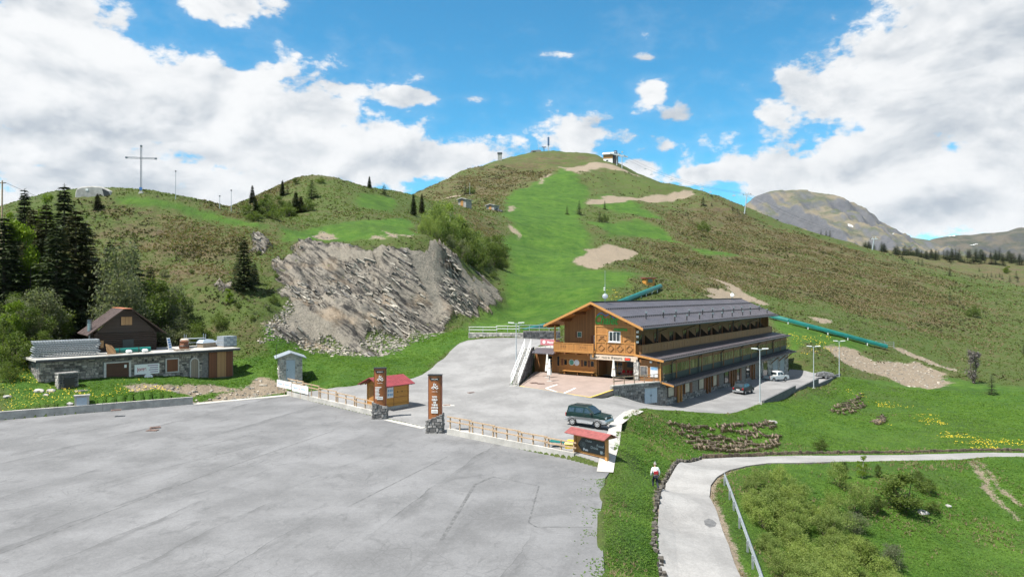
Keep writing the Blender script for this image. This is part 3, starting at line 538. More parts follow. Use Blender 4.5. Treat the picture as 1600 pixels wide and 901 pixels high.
def window(parent, T, W, Hh, nx=1, ny=1, fr='frame_pale', gl='glass', fw=.07, depth=.06, name='window', sill=None, panes=True):
    """frame (part) with panes (sub-parts); T puts x right, y up, z outwards, origin at the lower left corner"""
    mb = MB(T); mb.bx(0, fw, 0, Hh, 0, depth); mb.bx(W - fw, W, 0, Hh, 0, depth); mb.bx(fw, W - fw, 0, fw, 0, depth); mb.bx(fw, W - fw, Hh - fw, Hh, 0, depth)
    cw = (W - 2 * fw) / nx; ch = (Hh - 2 * fw) / ny
    for i in range(1, nx): mb.bx(fw + i * cw - fw * .4, fw + i * cw + fw * .4, fw, Hh - fw, 0, depth * .9)
    for j in range(1, ny): mb.bx(fw, W - fw, fw + j * ch - fw * .35, fw + j * ch + fw * .35, 0, depth * .8)
    o = mb.build(name, fr, parent)
    for i in range(nx):
        for j in range(ny): MB(T).bx(fw + i * cw, fw + (i + 1) * cw, fw + j * ch, fw + (j + 1) * ch, .005, .02).build('pane', gl, o)
    if sill: MB(T).bx(-.08, W + .08, -.1, -.003, 0, .16).build('sill', sill, o)
    return o

# ------------------------------------------------------------------ the chalet hotel: u along the building (local x), v across it (local y), z up
CH = thing('chalet_hotel', 'long wooden chalet hotel with dark metal roof, balconies and stone base', 'hotel', (15.6, 87.5, 0), math.atan2(.814, .581))
E = 60.5                                                  # length
RV, RZ, EZ = 5.70, 11.22, 8.02; VR, VL = -1.62, 12.95     # ridge position and height, eave height, right and left eaves
# core volumes
def gable(u0, u1, v0, v1, zb, inset=.22):                 # wall slab under the roof slopes
    top = lambda v: RZ - inset - abs(v - RV) * ((RZ - EZ) / (RV - VR))
    pts = [(u0, v0, zb), (u0, v1, zb), (u0, v1, top(v1))] + ([(u0, RV, top(RV))] if v0 < RV < v1 else []) + [(u0, v0, top(v0))]
    return MB().ext(pts, (u1 - u0, 0, 0))
gable(0, .25, 0, RV, 4.64).build('wall', 'honey_boards', CH)['label'] = 'honey coloured front wall of the projecting half under the gable'
gable(1.9, 2.15, RV, 11.6, 4.64).build('wall', 'brown_boards', CH)['label'] = 'brown boarded wall set back behind the front balcony'
gable(E - .25, E, 0, 11.6, -.5).build('wall', 'brown_boards', CH)
MB().bx(.25, 2.14, RV - .2, RV, 4.64, 10.9).build('wall', 'brown_boards', CH)
MB().bx(.25, E - .25, 1.25, 1.45, 4.64, 8.9).build('wall', 'brown_boards', CH)
MB().bx(.25, .45, 0, 1.25, 4.64, 8.35).build('wall', 'brown_boards', CH)
MB().bx(2.15, E - .25, 11.4, 11.6, 1.2, 8.5).build('wall', 'brown_boards', CH)
MB().bx(0, E - .26, -.02, 11.6, 4.40, 4.63).build('floor_slab', 'brown_wood', CH)
# roof: two metal slopes, seams, snow guards, ridge, fascia
sl = (RZ - EZ) / (RV - VR)
for side, ve in (('right', VR), ('left', VL)):
    sg = 1 if ve < RV else -1
    ze = RZ - abs(ve - RV) * sl
    rf = MB().ext([(-1.25, RV, RZ), (-1.25, ve, ze), (-1.25, ve, ze - .10), (-1.25, RV, RZ - .10)], (E + 2.4, 0, 0)).build('roof', 'roof_metal', CH)
    MB().ext([(-1.23, RV, RZ - .102), (-1.23, ve + .05 * sg, ze - .082), (-1.23, ve + .05 * sg, ze - .20), (-1.23, RV, RZ - .22)], (E + 2.3, 0, 0)).build('soffit', 'honey_boards', rf)
    sm = MB(); n = int((E + 2.3) / .62)
    for i in range(n + 1):
        u = -1.22 + i * .62
        sm.ext([(u, RV, RZ + .03), (u, ve, ze + .03), (u, ve, ze - .01), (u, RV, RZ - .01)], (.035, 0, 0))
    tag(sm.build('roof_seam', 'roof_metal', rf), kind='stuff')
    for fr_ in (.30, .62, .97):
        v = RV + (ve - RV) * fr_; z = RZ + (ze - RZ) * fr_; g = MB()
        g.beam((-1.2, v, z + .14), (E + 1.1, v, z + .14), .05, .07)
        for i in range(int(E / .62) + 3): g.bx(-1.2 + i * .62, -1.12 + i * .62, v - .05, v + .05, z - .02, z + .2)
        g.build('snow_guard', 'roof_dark', rf)
    fb = MB().ext([(-1.32, RV, RZ + .05), (-1.32, ve - .03 * sg, ze + .05), (-1.32, ve - .03 * sg, ze - .27), (-1.32, RV, RZ - .27)], (.07, 0, 0)); fb.build('fascia_board', 'honey_wood', CH)
    MB().bx(-1.2, E + 1.1, min(ve, ve - .12 * sg), max(ve, ve - .12 * sg), ze - .17, ze - .04).build('gutter', 'roof_dark', rf)
    for fr_ in (.06, .36, .66, .93):                      # purlin ends under the overhang
        v = RV + (ve - RV) * fr_; z = RZ + (ze - RZ) * fr_
        MB().bx(-1.15, (.0 if ve < RV else 1.9), v - .11, v + .11, z - .55, z - .26).build('purlin', 'brown_wood', CH)
MB().beam((-1.3, RV, RZ + .06), (E + 1.15, RV, RZ + .06), .32, .10).build('ridge_cap', 'roof_dark', CH)
for i in range(11):                                        # flues in two rows on the right hand slope
    for fr_, du, hh in ((.70, 0, .75), (.86, 1.2, .62)):
        u = 4.5 + i * 5.1 + du + (.6 if i % 3 == 1 else 0)
        if u > E - 1 or (i in (0, 9) and du): continue
        v = RV + (VR - RV) * fr_; z = RZ + (EZ - RZ) * fr_
        f = MB().cyl((u, v, z - .1), (u, v, z + hh), .085, n=8).build('flue', 'roof_dark', CH); MB().cyl((u, v, z + hh + .03), (u, v, z + hh + .22), .14, n=8).build('flue_cap', 'flue_steel', f)
# front of the projecting half: trims, carved panels, window
def FT(v, z, u=-.004): return basis((u, v, z), (0, -1, 0), (0, 0, 1))     # front facing frame, x to the right (towards -v)
tr = lambda a, b_, c_, d_, u=.06, m_='honey_wood', nm='trim': MB().bx(-u, -.002, a, b_, c_, d_).build(nm, m_, CH)
tr(RV - .16, RV + .04, 4.5, 10.6, .09, nm='corner_post'); tr(-.06, .12, 4.5, 7.75, .09, nm='corner_post')
tr(.12, RV - .16, 4.50, 4.72, .12); tr(.12, RV - .16, 5.93, 6.05, .08); tr(.12, RV - .16, 8.02, 8.16, .07)
tr(.12, 1.85, 6.95, 7.07, .07); tr(3.95, RV - .16, 6.95, 7.07, .07)
for v in (1.42, 2.80, 4.18): tr(v - .05, v + .05, 4.72, 5.93, .075)
tr(1.85, 1.98, 6.05, 7.62, .08); tr(3.82, 3.95, 6.05, 7.62, .08); tr(1.98, 3.82, 7.50, 7.62, .08)
def carved(v, z, w_, h_, dia):                             # carved board: diamond or chevron of raised battens on a framed panel
    p = MB().bx(-.025, -.003, v - w_ / 2, v + w_ / 2, z, z + h_).build('carved_panel', 'honey_cladding', CH)
    b_ = MB(); cz = z + h_ / 2; u = -.06; a = w_ * .40; c_ = h_ * .40
    L = [((a, 0), (0, c_)), ((0, c_), (-a, 0)), ((-a, 0), (0, -c_)), ((0, -c_), (a, 0))] if dia else [((a, -c_ * .7), (0, c_ * .35)), ((0, c_ * .35), (-a, -c_ * .7)), ((a * .6, c_ * .85), (-a * .6, c_ * .85))]
    for (x0, y0), (x1, y1) in L: b_.beam((u, v + x0, cz + y0), (u, v + x1, cz + y1), .08, .09, (1, 0, 0))
    b_.build('carved_batten', 'rail_brown', p)
for i in range(4): carved(.12 + 1.32 * i + .66 + (.02 * i), 4.76, 1.16, 1.12, True)
carved(.98, 6.12, 1.3, .78, False); carved(4.72, 6.12, 1.3, .78, False)
window(CH, FT(3.72, 6.12), 1.66, 1.34, 3, 1, 'frame_white', 'glass', .085, .05, sill='frame_white')
text('Chalet', 1.62, 'green_paint', CH, FT(4.15, 8.86, -.06), 'sign_lettering', shear=.25, width=3.4, depth=.03, bold=.035)
text('maniva', .62, 'green_paint', CH, FT(2.05, 7.76, -.10), 'sign_lettering', shear=.2, width=1.95, depth=.03, bold=.015)
mb = MB(); pr = None
for x, z in ((5.45, 9.42), (5.1, 9.72), (4.72, 9.83), (4.4, 9.58), (4.1, 9.45), (3.78, 9.66), (3.5, 9.62), (3.1, 9.28), (2.8, 9.05)):
    if pr: mb.beam((-.06, pr[0], pr[1]), (-.06, x, z), .12, .03, (1, 0, 0))
    pr = (x, z)
mb.build('mountain_outline', 'blue_paint', CH)
# set-back wall: window, balcony door, balcony
window(CH, FT(9.55, 6.35, 1.895), .72, .8, 1, 1, 'frame_pale', 'glass', .08, .05)
window(CH, FT(6.95, 4.75, 1.895), .95, 1.95, 2, 1, 'frame_white', 'glass', .09, .05, name='balcony_door')
MB().bx(1.86, 1.897, 6.98, 7.42, 4.75, 6.7).build('shutter', 'rust_boards', CH); MB().bx(1.86, 1.897, 9.58, 9.82, 6.35, 7.15).build('shutter', 'rust_boards', CH)
MB().bx(-.45, 1.9, RV + .05, 11.9, 4.46, 4.64).build('balcony_floor', 'honey_wood', CH)
def balcony(name, run, z, m_='honey_boards', pan=2.0, cut=True, fl=None):
    """boarded railing along a polyline (u, v): posts, top rail and one boarded panel per bay"""
    for (a, b_) in zip(run[:-1], run[1:]):
        a = Vector((*a, 0)); b_ = Vector((*b_, 0)); L = (b_ - a).length; n = max(1, round(L / pan)); d = (b_ - a) / L; nr = Vector((d.y, -d.x, 0))
        MB().beam(a + Vector((0, 0, z + 1.06)), b_ + Vector((0, 0, z + 1.06)), .13, .08).build('handrail', 'honey_wood' if m_ == 'honey_boards' else 'rail_brown', CH)
        MB().beam(a + Vector((0, 0, z + .02)), b_ + Vector((0, 0, z + .02)), .11, .10).build('base_rail', 'honey_wood' if m_ == 'honey_boards' else 'rail_brown', CH)
        for i in range(n):
            p = a + d * (L * i / n + .05); q_ = a + d * (L * (i + 1) / n - .05)
            pn = MB()
            k_ = max(2, int((q_ - p).length / .17)); st = (q_ - p) / k_
            for j in range(k_):
                s0 = p + st * j + d * .008; s1 = p + st * (j + 1) - d * .008
                pn.ext([s0 + Vector((0, 0, z + .09)), s1 + Vector((0, 0, z + .09)), s1 + Vector((0, 0, z + .99)), s0 + Vector((0, 0, z + .99))], nr * (.022 + .004 * (j % 2)))
            o = pn.build(name, m_, CH)
            if cut:
                c_ = (p + q_) / 2 + Vector((0, 0, z + .58)); hh = MB(); kk = [0] if pan < 2.6 else [-1, 0, 1]
                for t in kk:
                    e = c_ + d * t * .34 + nr * .004 + nr * (.034 if nr.dot(Vector((-1, -1, 0))) > 0 else -.012); hl = .17 if t == 0 else .11
                    hh.ext([e + Vector((0, 0, -hl)), e + d * .05, e + Vector((0, 0, hl)), e - d * .05], nr * .006)
                hh.build('cut_out', 'black_paint', o)
        for i in range(n + 1):
            p = a + d * (L * i / n); MB().bx(p.x - .055, p.x + .055, p.y - .055, p.y + .055, z - .05, z + 1.02).build('post', 'honey_wood' if m_ == 'honey_boards' else 'rail_brown', CH)
planks('balcony_brown', (.30, .145, .052), .17, 'h')
balcony('balcony_panel', [(1.9, 11.86), (-.42, 11.86), (-.42, 5.82)], 4.64, 'honey_boards', 3.0)
MB().bx(-.36, -.16, RV + .12, RV + .32, 4.0, 5.75).build('corner_post', 'honey_wood', CH)
for v in (6.6, 8.4, 10.2, 11.7): MB().bx(-.40, 2.0, v - .09, v + .09, 4.22, 4.455).build('joist', 'brown_wood', CH)
MB().bx(-.3, -.12, 11.72, 11.9, 5.7, 8.0).build('post', 'honey_wood', CH)
# room balconies along the right side
MB().bx(.45, E + .2, -.62, 1.24, 4.635, 4.71).build('balcony_floor', 'brown_wood', CH)
balcony('balcony_panel', [(.5, 1.2), (.5, -.6), (E, -.6), (E, 1.2)], 4.71, 'balcony_brown', 2.05)
NB = 11
for i in range(NB):
    u = 2.2 + i * 5.25
    T = basis((u + 1.0, 1.245, 4.75), (1, 0, 0), (0, 0, 1))
    window(CH, T, 1.5, 2.15, 2, 1, 'brown_wood', 'glass', .09, .05, name='balcony_door')
    MB().bx(u + 2.54, u + 2.95, 1.19, 1.245, 4.75, 6.9).build('shutter', 'rust_boards', CH)
    pt_ = MB().ext([(u + 3.4, 1.24, 4.72), (u + 3.4, -.5, 4.72), (u + 3.4, -.5, 5.75), (u + 3.4, .1, 5.8), (u + 3.4, 1.24, 6.75)], (.06, 0, 0)).build('partition', 'dark_wood', CH)
    if i % 2: MB().tube([(u + 1.5, -.55, 7.6), (u + 1.4, .2, 7.3), (u + 1.3, 1.2, 6.9)], .05).build('brace', 'dark_wood', CH)
    MB().bx(u + 3.33, u + 3.53, -.58, -.42, 6.0, 7.9).build('post', 'dark_wood', CH) if i % 3 == 0 else None
# veranda with its lean-to roof, spandrel, lower canopy
VW = -3.40
lr = MB().ext([(-.45, -.62, 4.66), (-.45, -4.0, 4.12), (-.45, -4.0, 4.02), (-.45, -.62, 4.56)], (E + 1.1, 0, 0)).build('veranda_roof', 'roof_metal', CH)
MB().beam((-.47, -.0, 4.62), (-.47, -4.02, 4.02), .07, .26).build('fascia_board', 'honey_wood', CH)
sm = MB()
for i in range(int((E + 1) / .62)): sm.ext([(-.44 + i * .62, -.64, 4.69), (-.44 + i * .62, -4.0, 4.15), (-.44 + i * .62, -4.0, 4.11), (-.44 + i * .62, -.64, 4.65)], (.035, 0, 0))
tag(sm.build('roof_seam', 'roof_metal', lr), kind='stuff')
g = MB().beam((-.4, -3.75, 4.28), (E + .6, -3.75, 4.28), .05, .07)
for i in range(int(E / .62) + 1): g.bx(-.4 + i * .62, -.3 + i * .62, -3.8, -3.7, 4.1, 4.34)
g.build('snow_guard', 'roof_dark', lr); MB().bx(-.4, E + .6, -4.1, -3.98, 3.98, 4.1).build('gutter', 'roof_dark', lr)
MB().bx(.3, E, VW + .02, VW + .2, 1.3, 2.22).build('spandrel', 'spandrel', CH); MB().bx(.3, E, VW + .02, VW + .2, 3.42, 4.1).build('wall', 'brown_wood', CH)
MB().bx(.3, E, -.1, .1, 1.3, 4.4).build('wall', 'brown_boards', CH)
MB().ext([(E - .2, VW + .2, -3.5), (E - .2, 0, -3.5), (E - .2, 0, 4.4), (E - .2, VW + .2, 4.0)], (.2, 0, 0)).build('wall', 'brown_boards', CH)
MB().bx(0, E, VW + .2, 11.6, 1.28, 1.40).build('floor_slab', 'concrete', CH)
bays = 13; bw = (E - .5) / bays
for i in range(bays):
    u = .4 + i * bw
    window(CH, basis((u + .12, VW, 2.22), (1, 0, 0), (0, 0, 1)), bw - .24, 1.2, 6, 1, 'brown_wood', 'glass_green', .06, .05, name='veranda_window')
    MB().bx(u - .1, u + .12, VW - .06, VW + .12, 1.35, 3.95).build('post', 'brown_wood', CH)
for i in range(6):                                          # down pipes
    u = 3.4 + i * 9.4; MB().tube([(u, -4.02, 4.0), (u, VW - .1, 3.6), (u, VW - .1, 1.42)], .055).build('down_pipe', 'roof_dark', CH)
lc = MB().ext([(.15, VW + .0, 1.42), (.15, -5.05, 1.06), (.15, -5.05, .96), (.15, VW + .0, 1.32)], (E + .6, 0, 0)).build('canopy', 'roof_metal', CH)
sm = MB()
for i in range(int((E + .5) / .5)): sm.ext([(.16 + i * .5, VW - .02, 1.45), (.16 + i * .5, -5.05, 1.09), (.16 + i * .5, -5.05, 1.05), (.16 + i * .5, VW - .02, 1.41)], (.035, 0, 0))
tag(sm.build('roof_seam', 'roof_dark', lc), kind='stuff')
for v, z in ((-3.7, 1.5), (-4.95, 1.22)):
    g = MB().beam((.2, v, z), (E + .6, v, z), .05, .06)
    for i in range(int(E / .5)): g.bx(.2 + i * .5, .28 + i * .5, v - .04, v + .04, z - .16, z + .04)
    g.build('snow_guard', 'roof_dark', lc)
MB().beam((.13, VW, 1.34), (.13, -5.07, .98), .06, .2).build('fascia_board', 'honey_wood', CH)
MB().bx(.2, E + .7, -5.13, -5.03, .93, 1.03).build('gutter', 'roof_dark', lc)
for i in range(19): MB().beam((1.2 + i * 3.2, VW - .3, .72), (1.2 + i * 3.2, -4.9, .98), .12, .14).build('rafter', 'brown_wood', CH)
# basement along the lower yard
BV = -3.62
zg = lambda u: -1.75 - u * .0255
MB().bx(.9, E, BV, BV + .3, -4, 1.25).build('basement_wall', 'mortar', CH); MB().bx(.9, E, BV - .05, BV - .002, .62, 1.2).build('lintel_beam', 'brown_wood', CH)
ops = []                                                     # (start, end, bottom, kind)
for i in range(7): ops.append((1.6 + i * 5.35, 1.6 + i * 5.35 + 2.0, None, 'win'))
for i in range(7):
    u = 1.6 + i * 5.35
    window(CH, basis((u, BV - .04, zg(u) + 1.12), (1, 0, 0), (0, 0, 1)), 2.0, .55 - zg(u) - 1.12 + .05, 1, 1, 'dark_wood', 'pane_cream' if i < 4 else 'glass', .06, .08)
    MB().bx(u + 2.02, u + 2.85, BV - .12, BV - .04, zg(u) + .95, .60).build('shutter', 'rust_boards', CH)
    if i in (0, 2, 4, 6): MB().bx(u + 3.0, u + 3.9, BV - .09, BV - .035, zg(u) + .05, .55).build('door', 'brown_boards' if i % 4 == 0 else 'dark_door_boards', CH)
    for p in ((2.9, 3.95) if i in (0, 2, 4, 6) else (-.35,)): MB().bx(u + p, u + p + .2, BV - .32, BV - .12, zg(u + p) - .1 if p > 0 else zg(u) + 1.1, .9).build('timber_post', 'honey_wood' if i < 1 else 'brown_wood', CH)
for u in (43.5, 49.6, 54.4):
    gw_ = 2.6 if u < 46 else 3.3
    MB().bx(u, u + gw_, BV - .06, BV - .004, zg(u) - .1, .55).build('garage_door', 'garage_grey' if u > 46 else 'glass', CH)
holes = [(1.5 + i * 5.35 - .9, 1.5 + i * 5.35 + 3.3 - .9, -2 + .6, 1) for i in range(7)]
stones(CH, (.9, BV), (39.8, BV), (0, -1), (-3.2, -3.4), (zg(0) + 1.05, zg(39) + 1.05), seed=4, holes=[(3.7 + i * 5.35, 4.65 + i * 5.35, -4, 1) for i in (0, 2, 4, 6)])
for a, b_ in ((42.4, 43.5), (46.2, 49.5), (53.0, 54.3), (57.8, 60.4)): stones(CH, (a, BV), (b_, BV), (0, -1), (-3.6, -3.6), (.55, .55), 'stone_pale', seed=int(a), proud=.12)
for u in (48.4, 53.6, 58.2): MB().beam((u, BV - .1, -.3), (u, -4.9, .85), .16, .16).build('brace', 'brown_wood', CH)
# ground floor front: shop front wall below the balcony, entrance recess, stone pillar, info panels
MB().bx(.9, 1.1, RV + .3, 11.9, 1.2, 4.42).build('wall', 'honey_cladding', CH)
MB().bx(.9, 1.1, 11.9, 15.9, 1.0, 4.2).build('wall', 'brown_boards', CH)
MB().bx(3.3, 3.5, 0, RV + .3, 1.2, 4.42).build('wall', 'brown_boards', CH); MB().bx(1.1, 3.3, RV + .12, RV + .3, 1.2, 4.42).build('wall', 'brown_boards', CH)
MB().bx(.05, .28, -3.4, -.55, 1.3, 4.05).build('wall', 'brown_boards', CH); MB().bx(-.06, .045, -3.46, -3.3, 1.3, 3.95).build('corner_post', 'honey_wood', CH)
MB().bx(-.05, 3.3, -.55, RV + .3, 4.25, 4.39).build('ceiling', 'brown_wood', CH)
fa = MB().bx(-.1, .05, -.35, RV + .75, 3.72, 4.36).build('fascia_sign', 'frame_pale', CH)
for s_, v, w_, z in (('Bar', 5.55, .95, 4.05), ('Hotel &', 4.15, 1.15, 4.03), ('Ristoro', 2.55, 1.55, 4.03)):
    text(s_, .46 if w_ != 1.15 else .3, 'slate_board', fa, FT(v, z, -.105), 'lettering', bold=.008, width=w_)
ld = MB().bx(-.16, -.102, .62, 1.42, 3.82, 4.16).build('led_display', 'black_paint', fa); text('88:8', .27, 'led_red', ld, FT(1.02, 3.99, -.165), 'digits', width=.6, bold=.01)
MB().bx(-.18, .55, -.52, .12, 1.1, 3.72).build('pillar_core', 'mortar_pale', CH)
for A_, B_, n_ in (((-.18, -.52), (-.18, .12), (-1, 0)), ((-.18, -.52), (.55, -.52), (0, -1)), ((-.18, .12), (.55, .12), (0, 1))): stones(CH, A_, B_, n_, (1.1, 1.1), (3.72, 3.72), 'stone_pale', .34, .34, .05, 8)
window(CH, FT(5.02, 1.40, 3.29), 1.75, 2.5, 2, 4, 'honey_wood', 'glass', .13, .06, name='entrance_door')
window(CH, FT(13.85, 1.40, .89), 1.0, 2.4, 1, 5, 'honey_wood', 'glass', .12, .05, name='side_door')
MB().bx(.86, .897, 12.25, 12.8, 1.4, 3.85).build('door', 'brown_boards', CH); window(CH, FT(12.2, 2.35, .89), .5, 1.45, 1, 1, 'honey_wood', 'glass', .07, .04)
for v in (11.1, 8.0, 6.95): window(CH, FT(v, 2.55, .89), .62, .85, 1, 1, 'honey_wood', 'glass', .08, .05); MB().bx(.84, .885, v + .03, v + .36, 2.55, 3.4).build('shutter', 'rust_boards', CH)
for v, m_ in ((9.85, 'poster_teal'), (9.05, 'poster_white')):
    r_ = MB(FT(v, 3.0, .895)).cyl((0, 0, 0), (0, 0, .03), .40, n=24).build('round_sign', 'frame_white', CH); MB(FT(v, 3.0, .862)).cyl((0, 0, 0), (0, 0, .006), .35, n=24).build('picture', m_, r_)
bd = MB().bx(3.20, 3.28, .15, 2.7, 2.6, 3.65).build('menu_board', 'slate_board', CH); mb = MB()
for i in range(5): mb.bx(3.185, 3.198, .5 + .11 * (i % 3), 2.3 - .2 * (i % 2), 2.78 + i * .16, 2.815 + i * .16)
mb.build('chalk_lines', 'chalk_grey', bd)
for v, m_ in ((-1.15, 'sign_grey'), (-2.55, 'poster_white')):
    pn = MB().bx(-.02, .045, v - .52, v + .52, 1.95, 3.25).build('info_panel', 'frame_pale', CH); MB().bx(-.035, -.022, v - .46, v + .46, 2.0, 3.2).build('picture', m_, pn)
    if m_ == 'poster_white': MB().bx(-.045, -.036, v - .46, v + .46, 2.85, 3.2).build('header', 'poster_blue', pn)
be = thing('wall_bench', 'long wooden bench fixed along the lower front wall under round signs', 'bench', uv(.6, 8.7, 1.42), math.atan2(.814, .581))
MB().bx(-.22, .24, -2.5, 2.3, .42, .49).build('seat', 'honey_wood', be)
for v in (-2.2, 0, 2.0): MB().bx(-.12, .2, v - .06, v + .06, 0, .42).build('leg', 'brown_wood', be)
# low wing at the left with its own metal canopy and roof terrace
MB().bx(1.1, 8, 11.6, 16.0, 4.3, 4.75).build('terrace_slab', 'concrete', CH)
wr = MB().ext([(.95, 11.75, 4.72), (-.75, 11.75, 4.15), (-.75, 11.75, 4.05), (.95, 11.75, 4.6)], (0, 3.75, 0)).build('wing_canopy', 'roof_metal', CH); sm = MB()
for i in range(9): sm.ext([(.95, 11.78 + i * .455, 4.75), (-.75, 11.78 + i * .455, 4.18), (-.75, 11.78 + i * .455, 4.13), (.95, 11.78 + i * .455, 4.70)], (0, .045, 0)).build
tag(sm.build('roof_seam', 'roof_dark', wr), kind='stuff')
for i in range(5): MB().bx(-.66, -.55, 11.9 + i * .8, 12.0 + i * .8, 3.9, 4.08).build('rafter', 'brown_wood', CH)
for i in range(5): MB().cyl((1.25, 11.9 + i * .8, 4.75), (1.25, 11.9 + i * .8, 5.85), .03).build('terrace_post', 'galvanised', CH)
pb = MB().bx(1.19, 1.215, 11.95, 15.1, 5.12, 5.95).build('banner', 'pink_banner', CH); pb['label'] = 'pink banner with white lettering on the terrace railing'
text('Maniva ski', .42, 'white_paint', pb, FT(13.1, 5.53, 1.185), 'lettering', width=1.7, bold=.01); MB(FT(14.5, 5.55, 1.186)).cyl((0, 0, 0), (0, 0, .004), .24, n=16).build('emblem', 'white_paint', pb)
# dish and mast on the ridge, hotel side floodlights
for u, hh in ((2.2, 2.3), (55.0, 1.4)):
    ms = MB().cyl((u, RV - .25, RZ - .1), (u, RV - .25, RZ + hh), .05).build('mast', 'galvanised', CH)
    MB(Matrix.Translation((u - .15, RV - .35, RZ + .75)) @ Matrix.Rotation(R(-70), 4, 'Y') @ Matrix.Rotation(R(25), 4, 'X')).lathe([(.0, .09), (.22, .05), (.36, 0), (.38, -.03), (.22, .02), (0, .05)][::-1], 16).build('dish', 'frame_white' if u > 9 else 'garage_grey', ms)
    if u < 9:
        for z in (1.35, 1.6): MB().bx(u - .2, u - .06, RV - .34, RV - .14, RZ + z + .2, RZ + z + .33).build('camera_box', 'frame_white', ms)
MB().cyl((2.2, RV - .25, RZ + 2.3), (2.2, RV - .25, RZ + 4.2), .025).build('antenna', 'galvanised', CH)
for v in (-3.2,): 
    for dv in (0, 1.0): MB().bx(-.28, -.05, v + dv - .12, v + dv + .12, 3.72, 3.95).build('floodlight', 'black_paint' if dv == 0 else 'frame_white', CH)
for z in (6.2, 6.9, 7.5): MB().cyl((.15, -.12, z), (.15, -.34, z), .16, n=10).build('lamp', 'white_paint', CH)

# ------------------------------------------------------------------ patio in front, retaining wall with railing, outside stair
def zpat(x, y):
    dx, dy = x - 15.6, y - 87.5; u = dx * .581 + dy * .814; v = -dx * .814 + dy * .581
    return 1.4 - max(0, min(1, (-1 - u) / 10.5)) * (.72 - .045 * max(0, v))
sheet('patio', PATIO, zpat, 'paving', 1.5, skirt=.7)
def strip(name, pts, wd, zf, m, dz, z_exact=None):
    mb = MB()
    for (a, b_) in zip(pts[:-1], pts[1:]):
        a = Vector(a[:2]); b_ = Vector(b_[:2]); n = max(1, int((b_ - a).length / 1.2)); nr = Vector((-(b_ - a).y, (b_ - a).x)).normalized() * wd / 2
        for i in range(n):
            p = a.lerp(b_, i / n); q_ = a.lerp(b_, (i + 1) / n); q4 = [p - nr, q_ - nr, q_ + nr, p + nr]
            mb.add([(t.x, t.y, zf(t.x, t.y) + dz) for t in q4], [(0, 1, 2, 3)])
    return tag(mb.build(name, m), kind='structure')
strip('yellow_edge_line', [(.95, 84.05), (8.8, 77.95), (12.0, 81.85)], .22, zpat, 'yellow_paint', .012)
def lev(px, py, z): d = (CZ - z) * F / (py - HY); return Vector((X_(px, d), d, z))
for a, b_ in (((853, 607), (871, 602)), ((879, 613), (899, 606)), ((853, 607), (880, 612.5))): strip('bay_marking', [lev(*a, .95), lev(*b_, 1.0)], .24, zpat, 'road_white', .010)
tw = thing('terrace_wall', 'grey stone retaining wall with pale cap and double metal hatch beside the patio', 'retaining wall', (11.9, 81.7, 0), math.atan2(4.4, 7.2))
Lw = math.hypot(7.2, 4.4)
MB().bx(0, Lw, .0, .4, -3, 1.36).build('core', 'mortar', tw); MB().bx(-.08, Lw + .1, -.14, .45, 1.362, 1.5).build('cap', 'concrete_pale', tw)
stones(tw, (0, 0), (Lw, 0), (0, -1), (-.2, -2.2), (1.36, 1.36), seed=21, holes=[(4.9, 7.0, -1.3, .95)]); stones(tw, (0, .45), (0, 0), (-1, 0), (-.2, -.2), (1.36, 1.36), 'stone_pale', seed=3)
for i in range(2):
    hd = MB().bx(4.95 + i * 1.02, 5.93 + i * 1.02, -.10, -.02, -1.05, .75).build('hatch', 'steel_blue_door', tw); MB().bx(5.8 + i * .2, 5.85 + i * .2, -.13, -.102, -.2, 0).build('handle', 'black_paint', hd)
MB().bx(4.86, 7.06, -.085, -.004, .77, .88).build('hatch_frame', 'concrete', tw)
for i in range(6):
    x = .3 + i * (Lw - .5) / 5; MB().bx(x - .04, x + .04, .1, .18, 1.5, 2.42).build('railing_post', 'rail_wood', tw)
for z in (1.95, 2.38): MB().beam((.1, .14, z), (Lw, .14, z), .06, .09).build('railing_rail', 'rail_wood', tw)
# stair
st0, st1 = Vector((.85, 84.4, 1.0)), Vector((2.75, 96.6, 4.7)); sd_ = st1 - st0; sL = math.hypot(sd_.x, sd_.y)
ss_ = thing('outside_stair', 'outside stair with white railings on a stone wall at the left of the patio', 'stair', st0, math.atan2(sd_.y, sd_.x))
n = 20; stp = MB()
for i in range(n): MB().bx(i * sL / n, (i + 1) * sL / n, .25, .95, -1.5, (i + 1) * sd_.z / n - .02).build('step', 'concrete', ss_)
MB().ext([(0, 0, -1.5), (sL + 3, 0, -1.5), (sL + 3, 0, sd_.z), (sL, 0, sd_.z), (0, 0, .35)], (0, .24, 0)).build('side_wall', 'mortar', ss_)
stones(ss_, (0, 0), (sL, 0), (0, -1), (-1.2, -1.2), (.3, sd_.z - .05), 'stone_dark', seed=9)  # darker stone colour carries the shade of this side of the wall
for y in (.1, .98):
    MB().beam((0, y, 1.35), (sL, y, sd_.z + 1.1), .05, .06).build('handrail', 'white_paint', ss_); MB().beam((0, y, .40), (sL, y, sd_.z + .08), .05, .06).build('stringer', 'white_paint', ss_)
    for i in range(7):
        x = sL * i / 6; z = sd_.z * i / 6; MB().bx(x - .035, x + .035, y - .035, y + .035, z - .1, z + 1.3).build('baluster', 'white_paint', ss_)
        if i < 6: MB().beam((x, y, z + .75), (x + sL / 6, y, z + sd_.z / 6 + .75), .03, .04).build('mid_rail', 'white_paint', ss_)
MB().bx(-.5, -.01, .0, 1.1, -1.2, .1).build('foot_block', 'concrete', ss_)
